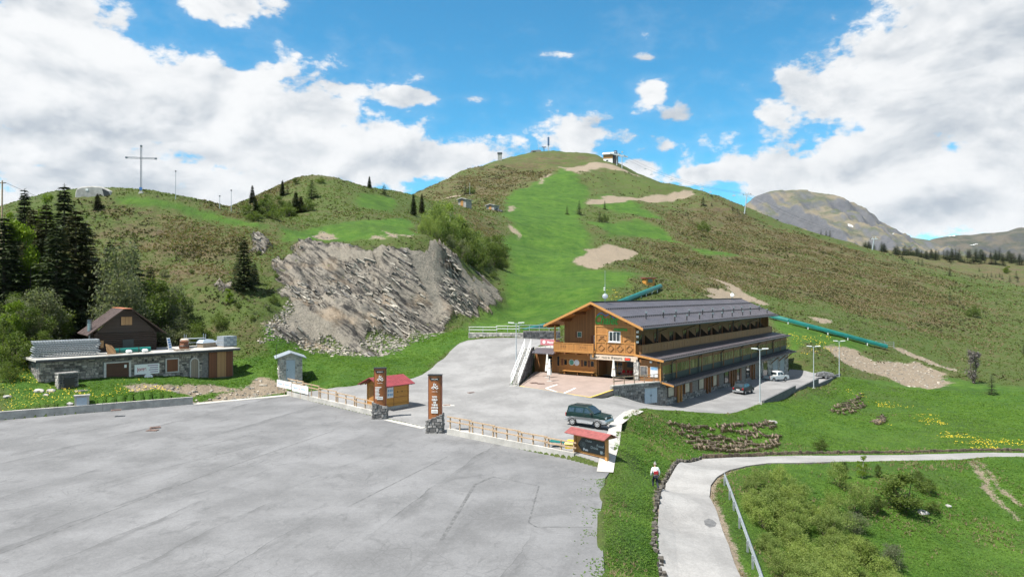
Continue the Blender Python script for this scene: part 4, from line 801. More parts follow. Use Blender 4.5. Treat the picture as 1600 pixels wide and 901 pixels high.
# furniture on the patio
def parasol(x, y, z, hh, label):
    t = thing('folded_parasol', label, 'parasol', (x, y, z), random.random() * 6, 'folded white parasols on the patio')
    MB().cyl((0, 0, .08), (0, 0, hh), .035).build('pole', 'galvanised', t); MB().lathe([(.38, 0), (.38, .07), (.07, .12)], 10).build('base', 'concrete', t)
    b_ = MB(); n = 14; prof = [(.05, hh + .05), (.10, hh - .02), (.17, hh * .72), (.27, hh * .42), (.30, hh * .30)]
    for i in range(n):
        pass
    b_.v = [(r_ * (1 if i % 2 else .72) * math.cos(2 * math.pi * i / n), r_ * (1 if i % 2 else .72) * math.sin(2 * math.pi * i / n), z_) for r_, z_ in prof for i in range(n)]
    b_.f = [(k * n + i, k * n + (i + 1) % n, (k + 1) * n + (i + 1) % n, (k + 1) * n + i) for k in range(len(prof) - 1) for i in range(n)] + [tuple(range(n)), tuple(range((len(prof) - 1) * n, len(prof) * n))[::-1]]
    b_.build('canopy', 'canvas_white', t); MB().lathe([(.205, 0), (.215, .05), (.205, .1)], 12, (0, 0, hh * .6)).build('strap', 'frame_pale', t)
p = lev(855, 590, 1.3); parasol(p.x, p.y, 1.3, 3.05, 'rear of the two folded white parasols close together on the patio')
p = lev(858.5, 595.5, 1.2); parasol(p.x, p.y, 1.2, 2.8, 'front one of the two folded white parasols close together on the patio')
p = lev(958.5, 597.5, 1.15); parasol(p.x, p.y, 1.12, 2.9, 'folded white parasol standing alone near the stone pillar')
ch_ = None
CHL = ['red chair at the left end of the row under the menu board', 'second red chair from the left under the menu board', 'red chair in the middle of the row under the menu board', 'fourth red chair from the left under the menu board', 'red chair at the right end of the row next to the stone pillar']
for i in range(5):
    x, y, _ = uv(1.6 + .25 * (i % 2), 2.55 - i * .52, 0)
    if ch_ is None:
        ch_ = thing('patio_chair', CHL[0], 'chair', (x, y, 1.41), R(200), 'red chairs under the menu board')
        MB().bx(-.21, .21, -.21, .21, .44, .49).build('seat', 'red_plastic', ch_); MB().ext([(-.21, .19, .62), (.21, .19, .62), (.19, .26, 1.0), (-.19, .26, 1.0)], (0, .03, 0)).build('backrest', 'red_plastic', ch_)
        for a, b_ in ((-1, -1), (1, -1), (-1, 1), (1, 1)): MB().cyl((a * .2, b_ * .2, 0), (a * .18, b_ * .19, .44 if b_ < 0 else .95), .016, n=6).build('leg', 'galvanised', ch_)
    else: dup(ch_, (x, y, 1.41), R(195 + i * 7), CHL[i])
# ------------------------------------------------------------------ car park edge: concrete wall, bands, kerbs with stepped railings
def v2(p): return Vector((p[0], p[1], 0))
def wall_run(o, A, B, th, z0, z1, m, name='wall_section', off=0.0):
    A = Vector((A[0], A[1], 0)); B = Vector((B[0], B[1], 0)); d = (B - A).normalized(); n = Vector((-d.y, d.x, 0))
    return MB().ext([A + n * off + Vector((0, 0, z0)), B + n * off + Vector((0, 0, z0)), B + n * (off + th) + Vector((0, 0, z0)), A + n * (off + th) + Vector((0, 0, z0))], (0, 0, z1 - z0)).build(name, m, o)
L0_, L1_ = level([(0, 656), (302, 631)]); Lx = Vector((-95, 36)); 
cw = thing('concrete_wall', 'long low weathered concrete wall along the left edge of the car park', 'wall', (0, 0, 0))
wp_ = [Vector((-95, 35.9)), Vector(L0_), Vector(L1_)]
for a, b_ in zip(wp_[:-1], wp_[1:]):
    n = max(1, int((b_ - a).length / 6))
    for i in range(n): wall_run(cw, a.lerp(b_, i / n + .0006), a.lerp(b_, (i + 1) / n - .0006), .38, -.3, .82, 'concrete', 'wall_section')
p = level([(128, 645)])[0]
bx_ = thing('meter_cabinet', 'pale concrete utility cabinet with grey door set into the low wall', 'utility cabinet', (p[0], p[1] + .05, 0), R(30))
MB().bx(-.65, .65, -.02, .5, 0, 1.75).build('body', 'concrete_pale', bx_); MB().bx(-.72, .72, -.09, .56, 1.752, 1.86).build('lid', 'concrete_pale', bx_); MB().bx(-.45, .45, -.05, -.022, .55, 1.6).build('door', 'steel_blue_door', bx_)
zf0 = lambda x, y: 0.0
strip('concrete_band', [L1_, level([(452, 617)])[0]], 1.15, zf0, 'concrete_pale', .03)
strip('concrete_band', [level([(606, 655)])[0], level([(664, 668)])[0]], .95, zf0, 'concrete_pale', .02)
def railing(name, label, A, B, hts, kerb=.55, rails=3, back=.12, rot=0):
    A = Vector((A[0], A[1])); B = Vector((B[0], B[1])); d = B - A; L = d.length
    t = thing(name, label, 'railing', (A.x, A.y, 0), math.atan2(d.y, d.x))
    n = len(hts)
    MB().bx(0, L, -.12, .28, -.3, kerb).build('kerb_wall', 'concrete_pale', t)
    for i, z in enumerate(hts):
        x0, x1 = L * i / n, L * (i + 1) / n
        for k in range(rails):
            x = x0 + .18 + (x1 - x0 - .36) * k / (rails - 1); MB().bx(x - .045, x + .045, back - .05, back + .05, kerb - .1, kerb + z + .62).build('post', 'rail_wood', t)
        for zz in (.22, .60): MB().beam((x0 - .12, back - .09, kerb + z + zz), (x1 + .12, back - .09, kerb + z + zz), .07, .10).build('rail', 'rail_wood', t)
    return t, L
RL = level(rail_line)
r1, LL1 = railing('left_kerb_railing', 'wooden railing stepping down a concrete kerb left of the ticket hut', RL[0], RL[1] + (RL[0] - RL[1]) * .03, (.9, .75, .55, .42, .3), .5)
for i, (x0, x1) in enumerate(((-2.6, 1.3), (1.5, 5.5))):
    bn = thing('advert_banner', ['white banner with pale blue lettering at the upper left end of the stepped railing', 'white banner with pale blue lettering beside the hut steps, lower of the two'][i], 'banner', (0, 0, 0), 0, 'white banners on the railing')
    d = (RL[1] - RL[0]) / np.hypot(*(RL[1] - RL[0])); bn.location = (RL[0][0] + d[0] * x0, RL[0][1] + d[1] * x0, 0); bn.rotation_euler = (0, 0, math.atan2(d[1], d[0]))
    w_ = x1 - x0; z = .72 + .12 * (1 - i)
    MB().bx(0, w_, -.18, -.14, z, z + .85).build('banner_sheet', 'white_paint', bn)
    for k in (0.1, w_ / 2, w_ - .1): MB().bx(k - .03, k + .03, -.139, -.08, 0, z + .83).build('post', 'rail_wood', bn)
    T = lambda x: basis((x, -.185, z + .42), (1, 0, 0), (0, 0, 1))
    for k, (s_, x, wd_) in enumerate((('MANIVA', .22, 1.15), ('ski', .46, .35), ('MANIVA', .70, 1.15), ('ski', .93, .3))): text(s_, .36, 'poster_blue' if s_ != 'ski' else 'pink_banner', bn, T(w_ * x), 'lettering', width=wd_)
r2, LL2 = railing('right_kerb_railing', 'long wooden two-rail railing on a concrete kerb between pillar and notice board', RL[3] + (RL[4] - RL[3]) * .04, RL[4], (.42, .34, .27, .2, .14), .5)
# entrance pillars
def pillar(x, y, yaw, hh, label, kind):
    t = thing('entrance_pillar', label, 'sign pillar', (x, y, 0), yaw, 'brown welcome pillars at the gate')
    # rubble foot, sloping top
    lo, hi = (1.15, 1.75) if kind else (1.7, 1.2)
    MB().ext([(-.72, -.42, -.2), (.72, -.42, -.2), (.72, -.42, hi - .05), (-.72, -.42, lo - .05)], (0, .84, 0)).build('foot', 'mortar', t)
    for A_, B_, n_ in (((-.72, -.42), (.72, -.42), (0, -1)), ((.72, -.42), (.72, .42), (1, 0)), ((-.72, .42), (-.72, -.42), (-1, 0))):
        f = lambda a: lo + (hi - lo) * (a[0] + .72) / 1.44
        stones(t, A_, B_, n_, (-.15, -.15), (f(A_), f(B_)), 'stone', .26, .34, .07, 5)
    # curved front slab
    n = 8; fr = []; W_ = .52
    for i in range(n + 1):
        a = -1 + 2 * i / n; fr.append((a * W_, -.30 + .11 * a * a))
    pts = [(x_, y_, 1.0) for x_, y_ in fr] + [(W_, .22, 1.0), (-W_, .22, 1.0)]
    body = MB().ext(pts, (0, 0, hh - 1.0)).build('slab', 'sign_brown', t)
    MB().bx(W_ + .002, W_ + .10, -.17, .24, 1.0, hh - .04).build('side_post', 'sign_brown_dark', t); MB().bx(-W_ - .08, -W_ - .002, -.17, .24, 1.0, hh - .04).build('side_post', 'sign_brown_dark', t)
    MB().ext([(-W_ - .1, -.34, hh), (W_ + .12, -.34, hh), (W_ + .12, .28, hh), (-W_ - .1, .28, hh)], (0, 0, .09)).build('cap', 'roof_dark', t)
    hb = MB().ext([(-.36, -.315, hh - .42), (.36, -.315, hh - .42), (.46, -.315, hh - .22), (-.46, -.315, hh - .22)], (0, .04, 0)).build('header_plate', 'black_paint', t)
    T = lambda x_, z_: basis((x_, -.322, z_), (1, 0, 0), (0, 0, 1))
    text('BENVENUTI' if kind == 0 else 'WELCOME', .13, 'white_paint', hb, T(0, hh - .32), 'lettering', width=.56)
    # winged emblem
    em = MB(T(0, hh - .98)); rr = random.Random(3)
    for x_, z_, a, l, w2 in ((-.06, .22, 80, .30, .11), (.08, .18, 60, .26, .10), (.20, .05, 20, .26, .10), (.26, -.10, -20, .24, .09), (-.22, -.08, 215, .24, .10), (-.12, -.18, 250, .18, .10), (.06, -.08, 300, .24, .14), (-.06, .0, 150, .26, .13), (.2, -.2, -50, .16, .08)):
        c_, s_ = math.cos(R(a)), math.sin(R(a)); em.ext([(x_ - l / 2 * c_, z_ - l / 2 * s_, 0), (x_ - w2 / 2 * s_, z_ + w2 / 2 * c_, 0), (x_ + l / 2 * c_, z_ + l / 2 * s_, 0), (x_ + w2 / 2 * s_, z_ - w2 / 2 * c_, 0)], (0, 0, .006 + .001 * len(em.v) / 8))
    tag(em.build('emblem', 'white_paint', t), kind='stuff')
    text('MANIVA SKI', .10, 'white_paint', t, T(0, hh - 1.42), 'lettering', width=.5)
    if kind:
        for i, (s_, w_) in enumerate((('TUTTO', .44), ('QUELLO', .50), ('CHE', .26), ('TI SERVE', .52), ('A PORTATA', .64), ('DI MANO', .56))): text(s_, .21, 'white_paint', t, T(0, hh - 1.90 - i * .235), 'lettering', width=w_, bold=.012)
    else:
        for i, w_ in enumerate((.60, .42, .36, .40, .34, .44, .40, .52, .56)): MB(T(-.46, hh - 1.83 - i * .135)).bx(0, w_, -.038, .038, 0, .005).build('printed_line', 'white_paint', t)
    MB(T(0, 1.92 if kind else 2.05)).bx(-.29, .29, -.14, .14, 0, .005).build('plate', 'white_paint', t); text('ACCESSO', .12, 'sign_brown', t, basis((0, -.331, 1.92 if kind else 2.05), (1, 0, 0), (0, 0, 1)), 'lettering', width=.5)
p = lev(594, 653, 0); pillar(p.x, p.y, R(8), 4.95, 'brown curved welcome pillar beside the ticket hut with left aligned lines of print', 0)
p = lev(680, 675, 0); pillar(p.x, p.y, R(-3), 5.1, 'brown curved welcome pillar standing alone at the gate with centred white lettering', 1)
# notice board
p0, p1 = lev(899, 714, 0), lev(948, 726, 0); d = p1 - p0
nb = thing('notice_board', 'wooden notice board with red shingle roof and dark arrow shaped food and drink sign', 'notice board', p0, math.atan2(d.y, d.x)); Ln = math.hypot(d.x, d.y); nb.scale = (1, 1, .77)
for x in (0, Ln): MB().bx(x - .10, x + .10, -.10, .10, -.1, 2.45).build('post', 'honey_wood', nb)
MB().bx(.1, Ln - .1, -.05, .05, .62, .80).build('lower_rail', 'honey_wood', nb); MB().bx(.1, Ln - .1, -.05, .05, 2.2, 2.36).build('upper_rail', 'honey_wood', nb)
for i in range(int((Ln - .2) / .17)): MB().bx(.12 + i * .17, .265 + i * .17, .0, .03, .8, 2.2).build('slat', 'honey_wood', nb)
MB().bx(.15, Ln - .15, -.13, -.052, 2.26, 2.36).build('lamp_bar', 'white_paint', nb)
for sg in (-1, 1):
    rf = MB().ext([(-.42, 0, 2.92), (Ln + .42, 0, 2.92), (Ln + .42, .78 * sg, 2.48), (-.42, .78 * sg, 2.48)], (0, 0, .06)).build('roof', 'red_shingle', nb)
    for k in range(4): MB().ext([(-.43, sg * (.2 + k * .19), 2.98 - .112 * (1 + k) + .003), (Ln + .43, sg * (.2 + k * .19), 2.98 - .112 * (1 + k) + .003), (Ln + .43, sg * (.205 + k * .19), 2.98 - .112 * (1 + k) - .012), (-.43, sg * (.205 + k * .19), 2.98 - .112 * (1 + k) - .012)], (0, 0, .02)).build('shingle_course', 'red_shingle', rf)
for x in (-.2, Ln + .2): MB().ext([(x - .05, 0, 2.9), (x - .05, .74, 2.46), (x - .05, -.74, 2.46)], (.1, 0, 0)).build('gable_board', 'brown_wood', nb)
T = lambda x, z, o=-.075: basis((x, o, z), (1, 0, 0), (0, 0, 1))
sg_ = MB().ext([(.33, -.09, 1.42), (.72, -.09, .86), (Ln - .14, -.09, .86), (Ln - .14, -.09, 2.12), (.72, -.09, 2.12)], (0, .03, 0)).build('arrow_sign', 'slate_board', nb)
text('Chalet', .26, 'chalk', sg_, T(1.42, 1.93, -.094), 'lettering', shear=.2, width=.62); text('Food', .36, 'chalk', sg_, T(Ln - .55, 1.66, -.094), 'lettering', width=.66); text('Drink', .36, 'chalk', sg_, T(Ln - 1.12, 1.38, -.094), 'lettering', width=.72); text('Fun', .30, 'white_paint', sg_, T(1.12, 1.05, -.094), 'lettering', bold=.012, width=.48)
fl = MB(T(.85, 1.50, -.094))
for i in range(6):
    a = i * math.pi / 3; 
    for k in range(8):
        b0, b1 = k * math.pi / 4, (k + 1) * math.pi / 4; c_ = (.16 * math.cos(a), .16 * math.sin(a))
        fl.beam((c_[0] + .14 * math.cos(b0), c_[1] + .12 * math.sin(b0), .004), (c_[0] + .14 * math.cos(b1), c_[1] + .12 * math.sin(b1), .004), .018, .006)
tag(fl.build('flower_drawing', 'chalk_grey', sg_), kind='stuff')
MB(T(Ln - .42, 1.12, -.094)).ext([(-.12, -.16, 0), (.08, -.16, 0), (.12, .12, 0), (-.14, .12, 0)], (0, 0, .006)).build('cup_drawing', 'chalk', sg_); MB(T(Ln - .26, 1.10, -.094)).tube([(0, -.06, .004), (.09, -.02, .004), (.07, .08, .004)], .014).build('cup_handle_drawing', 'chalk', sg_)
sh = strip('concrete_band', [lev(945, 737, 0).xy, lev(956, 700, 0).xy, lev(962, 662, 0).xy, lev(985, 645, 0).xy], 1.15, lambda x, y: max(0, Hs(x, y)), 'concrete_pale', .035)
strip('concrete_band', [lev(984, 648, 0).xy, lev(996, 641, 0).xy], 1.3, lambda x, y: max(-.05, Hs(x, y)), 'concrete_pale', .06)
# ticket hut
h0, h1, h2 = lev(570, 633, 0), lev(601, 643, 0), lev(632, 638, 0)
ax = (h2 - h1); kw_ = ax.length; kd = 3.0
kt = thing('ticket_hut', 'small honey coloured wooden ticket hut with dark red metal roof', 'hut', (h1.x, h1.y, .05), math.atan2(ax.y, ax.x))
KW, KD = max(3.2, kw_), 2.9
MB().bx(-.03, KW + .03, -.03, KD + .03, -.3, .42).build('base', 'concrete', kt)
MB().ext([(0, 0, .42), (0, KD, .42), (0, KD, 2.75), (0, KD / 2, 3.3), (0, 0, 2.75)], (KW, 0, 0)).build('wall', 'kiosk_boards', kt)
for sg in (0, 1):
    y0, y1 = (KD / 2, -.55) if sg == 0 else (KD / 2, KD + .55)
    zl = 3.42 - abs(y1 - y0) * .42
    rf = MB().ext([(-.9, y0, 3.42), (KW + .5, y0, 3.42), (KW + .5, y1, zl), (-.9, y1, zl)], (0, 0, .07)).build('roof', 'red_roof', kt)
    for k in range(int((KW + 1.4) / .28)): MB().ext([(-.9 + k * .28, y0, 3.51), (-.9 + k * .28, y1, zl + .09), (-.9 + k * .28, y1, zl + .065), (-.9 + k * .28, y0, 3.485)], (.05, 0, 0)).build('roof_rib', 'red_roof', rf)
    for x in (-.6, .0, KW * .5, KW + .1): MB().beam((x, y0, 3.36), (x, y1 + (.12 if sg == 0 else -.12), zl - .02), .1, .1).build('rafter', 'brown_wood', kt)
for x in (0, KW):
    for y in (0, KD): MB().bx(x - .06, x + .06, y - .06, y + .06, .42, 2.7).build('corner_post', 'honey_wood', kt)
po = MB().bx(.30, 1.12, -.05, -.008, 1.35, 2.62).build('price_poster', 'poster_white', kt)
for i in range(3):
    for j in range(2): MB().bx(.38 + i * .24, .55 + i * .24, -.062, -.052, 1.55 + j * .42, 1.80 + j * .42).build('picture', 'poster_blue', po)
MB().bx(.36, 1.06, -.062, -.052, 2.42, 2.50).build('headline', 'pink_banner', po)
MB().bx(1.2, 1.24, -.03, -.005, .45, 2.6).build('panel_joint', 'brown_wood', kt); MB().bx(1.26, KW - .1, -.035, -.005, 1.3, 1.36).build('shutter_sill', 'brown_wood', kt)
for x in (1.7, 2.3): MB().bx(x, x + .06, -.045, -.01, 1.8, 1.95).build('hook', 'black_paint', kt)
dr = MB().bx(-.05, -.008, .9, 1.75, .45, 2.45).build('door', 'honey_boards', kt); MB().bx(-.09, -.052, 1.62, 1.70, 1.35, 1.5).build('handle', 'black_paint', dr)
MB().bx(-.05, -.008, 1.80, 2.65, .45, 2.45).build('door', 'honey_boards', kt)
MB().bx(KW + .02, KW + .3, .1, .3, 2.45, 2.65).build('floodlight', 'black_paint', kt)
# litter and small things by the railing
p = lev(893, 707, 0); yb = thing('grit_bin', 'yellow plastic bin standing behind the railing next to the notice board', 'bin', p, R(-20)); mat('yellow_plastic', (.55, .40, .02), .5); MB().ext([(-.4, -.3, 0), (.4, -.3, 0), (.45, -.35, .75), (-.45, -.35, .75)], (0, .65, 0)).build('bin_body', 'yellow_plastic', yb); MB().ext([(-.48, -.4, .752), (.48, -.4, .752), (.4, -.25, .95), (-.4, -.25, .95)], (0, .7, 0)).build('bin_lid', 'yellow_plastic', yb)
p = lev(871, 703, 0); tb = thing('table', 'low table with dark green top behind the right hand railing', 'table', p, R(-18)); MB().bx(-.62, .62, -.4, .4, .70, .75).build('table_top', 'teal_cover', tb)
for a in (-1, 1):
    for c_ in (-1, 1): MB().bx(a * .55 - .03, a * .55 + .03, c_ * .34 - .03, c_ * .34 + .03, 0, .698).build('leg', 'galvanised', tb)
for px, py in ((847, 700), (875, 708)): 
    p = lev(px, py, 0); o = thing('kerb_block', 'yellow %s block lying behind the railing' % ('left hand' if px < 850 else 'right hand'), 'block', p, R(20)); MB().ext([(-.35, -.12, 0), (.35, -.12, 0), (.25, -.08, .16), (-.25, -.08, .16)], (0, .24, 0)).build('block', 'yellow_plastic', o)
mat('manhole_iron', (.16, .105, .085), .7, var=.3, scale=8)
for i, (px, py, lb) in enumerate(((590, 648, 'rusty drain cover beside the foot of the left pillar'), (737, 621, 'rusty drain cover on the forecourt right of the ticket hut'), (834, 613, 'rusty drain cover at the patio edge, left of two'), (845, 614, 'rusty drain cover at the patio edge, right of two'), (243, 668, 'rear rusty drain cover in the car park'), (239, 672, 'front rusty drain cover in the car park'), (182, 650, 'rusty drain cover close to the concrete wall'), (868, 613, 'long drain grate in front of the patio'))):
    p = lev(px, py, .0); z = max(0, Hs(p.x, p.y)) + (.0 if i in (4, 5, 6) else .0)
    o = thing('drain_cover', lb, 'drain cover', (p.x, p.y, z), random.random()); MB().bx(-.45, .45, -.33, .33, -.05, .022).build('frame', 'manhole_iron', o)
    for k in range(5): MB().bx(-.36, .36, -.26 + k * .11, -.2 + k * .11, .0225, .035).build('bar', 'manhole_iron', o)
p = lev(698, 636, 0); o = thing('manhole', 'square manhole in a pale concrete surround on the forecourt', 'manhole', (p.x, p.y, Hs(p.x, p.y)), R(12)); MB().bx(-.8, .8, -.7, .7, -.1, .02).build('surround', 'concrete_pale', o); MB().bx(-.38, .38, -.35, .35, .022, .035).build('cover', 'manhole_iron', o)

# ------------------------------------------------------------------ lamps
def lamp(x, y, z, hh, yaw, label):
    t = thing('street_lamp', label, 'street lamp', (x, y, z), yaw, 'twin headed street lamps')
    MB().bx(-.22, .22, -.22, .22, -.4, .25).build('foot', 'concrete_pale', t)
    MB().cyl((0, 0, .25), (0, 0, hh), .085, .05, 8).build('pole', 'pole_grey', t); MB().beam((-.75, 0, hh - .05), (.75, 0, hh - .05), .06, .06).build('arm', 'pole_grey', t)
    for s in (-1, 1): MB().ext([(s * .28, -.17, hh + .0), (s * 1.05, -.12, hh + .04), (s * 1.05, .12, hh + .04), (s * .28, .17, hh + .0)], (0, 0, .11)).build('lamp_head', 'white_paint', t)
x, y = X_(1187, 89.5), 89.5; lamp(x, y, Hs(x, y), 7.1, R(-10), 'tall twin headed street lamp nearest the camera at the yard edge')
x, y = X_(1271, 113), 113; lamp(x, y, Z_(608, 113), 7.0, R(-10), 'twin headed street lamp in the middle of the three along the yard edge')
x, y = X_(1311, 130), 130; lamp(x, y, Z_(591, 130), 7.0, R(-10), 'farthest twin headed street lamp at the end of the yard')
x, y = X_(806.5, 90), 90; lamp(x, y, Z_(590, 90), 7.1, R(5), 'twin headed street lamp beside the outside stair at the left of the chalet')
# yard edge kerb, upper stone wall with railing above the ramp
ke = thing('yard_kerb', 'low stone edging along the outer edge of the lower yard', 'kerb', (0, 0, 0))
kp = [(1190, 90.5), (1240, 105.5), (1276, 119), (1300, 128.5), (1311, 131.5)]
for (a, da), (b_, db) in zip(kp[:-1], kp[1:]):
    A = Vector((X_(a, da), da)); B = Vector((X_(b_, db), db)); z = min(Hs(*A), Hs(*B)); wall_run(ke, A, B, .3, z - 1.5, max(Hs(*A), Hs(*B)) + .28, 'stone_dark', 'kerb_section', -.3)
uw = thing('upper_retaining_wall', 'stone retaining wall with white railing at the top of the asphalt ramp', 'retaining wall', (X_(732, 117), 117, 0), math.atan2(-2.0, 15))
MB().bx(0, 9.3, 0, .4, 3, 5.70).build('wall', 'mortar_pale', uw); MB().bx(9.302, 15.5, 0, .4, 3, 6.05).build('wall', 'mortar', uw)
stones(uw, (0, 0), (9.3, 0), (0, -1), (4.2, 4.3), (5.7, 5.7), 'stone_pale', .3, .4, .05, 31); stones(uw, (9.3, 0), (15.5, 0), (0, -1), (4.3, 4.5), (6.05, 6.05), 'stone_dark', .3, .42, .05, 32)
for x0, x1, z, ps in ((0, 4.9, 5.70, 3), (4.7, 8.6, 5.9, 3), (8.6, 15.4, 6.05, 5)):
    for k in range(ps): x = x0 + .1 + (x1 - x0 - .2) * k / (ps - 1); MB().bx(x - .035, x + .035, .15, .22, z - .05, z + 1.0).build('railing_post', 'galvanised', uw)
    for zz in (.48, .95): MB().beam((x0, .18, z + zz), (x1, .18, z + zz), .07, .10).build('railing_rail', 'frame_white' if x0 < 8 else 'galvanised', uw)

# ------------------------------------------------------------------ storage building with flat roof, log cabin, stone hut
sb0, sb1 = Vector((-51.6, 75.6, 0)), Vector((-36.7, 91.3, 0)); sdv = sb1 - sb0; SL = sdv.length
sb = thing('stone_storehouse', 'long low stone storehouse with flat concrete roof and boarded doors', 'storehouse', (sb0.x, sb0.y, 1.9), math.atan2(sdv.y, sdv.x))
RH = 3.05
mat('stone_store', (.24, .225, .20), .9, var=.3, scale=3, island=.7, bump=.3, fine=.2)
MB().bx(0, SL, .25, 7, -2.2, RH - .02).build('wall', 'mortar', sb)
MB().ext([(-.5, -.55, RH), (SL + .6, -.55, RH), (SL + .6, 8, RH), (-.5, 8, RH)], (0, 0, .22)).build('roof', 'concrete_pale', sb)
MB().bx(-.5, SL + .6, -.58, -.552, RH - .08, RH + .12).build('roof_edge', 'roof_dark', sb)
op = [(6.3, 9.2, -.5, 2.5), (13.1, 14.7, .6, 2.45), (16.0, 17.2, -.5, 2.4), (18.2, SL, -2, 3.1)]
stones(sb, (0, .25), (SL - 4, .25), (0, -1), (-1.4, -1.2), (RH - .03, RH - .03), 'stone_store', .24, .42, .06, 40, op); stones(sb, (0, 7), (0, .25), (-1, 0), (-1.4, -1.2), (RH - .03, RH - .03), 'stone', .26, .42, .06, 42)
dr = MB().bx(6.55, 8.95, .10, .2, -.6, 2.3).build('door', 'dark_door_boards', sb); MB().bx(8.45, 8.7, .085, .098, 1.7, 2.05).build('notice', 'white_paint', dr)
for a, b_, c_, e in ((6.3, 6.54, -.6, 2.45), (8.96, 9.2, -.6, 2.45), (6.54, 8.96, 2.31, 2.45)): MB().bx(a, b_, .08, .24, c_, e).build('door_frame', 'plaster', sb)
wn = MB().bx(13.1, 14.7, .10, .2, .65, 2.45).build('window', 'plaster', sb); MB().bx(13.25, 14.55, .05, .098, .8, 2.3).build('shutter', 'rust_boards', wn)
ar = MB(); arc = [(16.05, .0), (17.15, .0)]; pts = [(16.6 + .58 * math.cos(a), 1.75 + .58 * math.sin(a)) for a in [i * math.pi / 8 for i in range(9)]]
full = [(17.18, -.6)] + pts + [(16.02, -.6)]; MB().ext([(x, .08, z) for x, z in full], (0, .14, 0)).build('door_surround', 'plaster', sb)
pts = [(16.6 + .44 * math.cos(a), 1.75 + .44 * math.sin(a)) for a in [i * math.pi / 8 for i in range(9)]]; MB().ext([(x, .05, z) for x, z in [(17.04, -.6)] + pts + [(16.16, -.6)]], (0, .028, 0)).build('arched_door', 'grey_boards', sb)
for x0, x1, m_ in ((18.4, 19.4, 'rust_boards'), (19.42, 20.6, 'pale_boards'), (20.62, 21.5, 'rust_boards')):
    MB().bx(x0, x1, .06, .22, -.4, 2.85).build('garage_board', m_, sb)['label'] = 'pale plywood sheet closing the garage opening' if m_ == 'pale_boards' else 'red brown boards closing the garage opening'
MB().bx(10.8, 10.95, .0, .2, 2.2, 2.5).build('spotlight', 'black_paint', sb); MB().bx(11.6, 11.75, .0, .2, 2.25, 2.5).build('spotlight', 'black_paint', sb)
for i in range(3): MB().bx(12.0 + i * .8, 12.6 + i * .8, -.04, .2, -.5, .35 + .06 * (i % 2)).build('stone_slab', 'stone_pale', sb)
bn = tag(MB().bx(9.55, 12.35, .02, .10, .75, 1.95).build('wall_banner', 'white_paint', sb), None); text('jorge', .62, 'pink_banner', bn, basis((10.35, .015, 1.38), (1, 0, 0), (0, 0, 1)), 'lettering', width=1.05, bold=.02)
mat('violet_print', (.20, .07, .22), .6)
for i, w_ in enumerate((1.2, .95, 1.05, .9)): MB().bx(12.2 - w_, 12.2, .008, .018, 1.72 - i * .26, 1.80 - i * .26).build('printed_line', 'violet_print', bn)
def on_sb(x, y, z=0): return sb.matrix_basis @ Vector((x, y, z))
sb_yaw = math.atan2(sdv.y, sdv.x)
sb.matrix_basis = Matrix.Translation(sb.location) @ Matrix.Rotation(sb_yaw, 4, 'Z')
dk = thing('satellite_dish', 'white round dish lying against the foot of the storehouse wall', 'satellite dish', on_sb(11.0, -.35, -.05), sb_yaw)
MB(Matrix.Rotation(R(70), 4, 'X')).lathe([(.05, .0), (.3, .05), (.5, .16), (.52, .18), (.3, .09), (.05, .04)], 18, (0, .35, -.05)).build('dish_bowl', 'white_paint', dk); MB().beam((0, -.1, .5), (.1, -.5, .1), .04, .04).build('dish_arm', 'galvanised', dk)
MB().lathe([(.30, 0), (.5, .1), (.45, .3), (.2, .42)], 9, (-.9, -.1, -.1)).build('rubbish_bag', 'black_paint', dk)
sf = thing('stone_oven', 'small roofless rubble stone oven standing before the left end of the storehouse', 'oven', on_sb(2.1, -2.0, -.6), sb_yaw + R(4))
MB().bx(-.9, .9, -.4, .6, -.6, 2.3).build('core', 'mortar', sf)
for A_, B_, n_, m_ in (((-.9, -.4), (.9, -.4), (0, -1), 'stone_dark'), ((-.9, .6), (-.9, -.4), (-1, 0), 'stone_pale'), ((.9, -.4), (.9, .6), (1, 0), 'stone')): stones(sf, A_, B_, n_, (-.5, -.5), (2.3, 2.3), m_, .22, .4, .08, 51)
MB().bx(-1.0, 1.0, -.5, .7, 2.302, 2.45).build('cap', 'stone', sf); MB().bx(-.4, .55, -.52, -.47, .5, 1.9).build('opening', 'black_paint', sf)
tr_ = thing('stone_trough', 'square grey stone trough in front of the stone oven', 'trough', on_sb(3.2, -3.6, -.9), sb_yaw)
MB().bx(-.75, .75, -.4, .4, -.3, .85).build('block', 'concrete', tr_); MB().bx(-.55, .55, -.25, .25, .852, .87).build('basin', 'stone_dark', tr_)
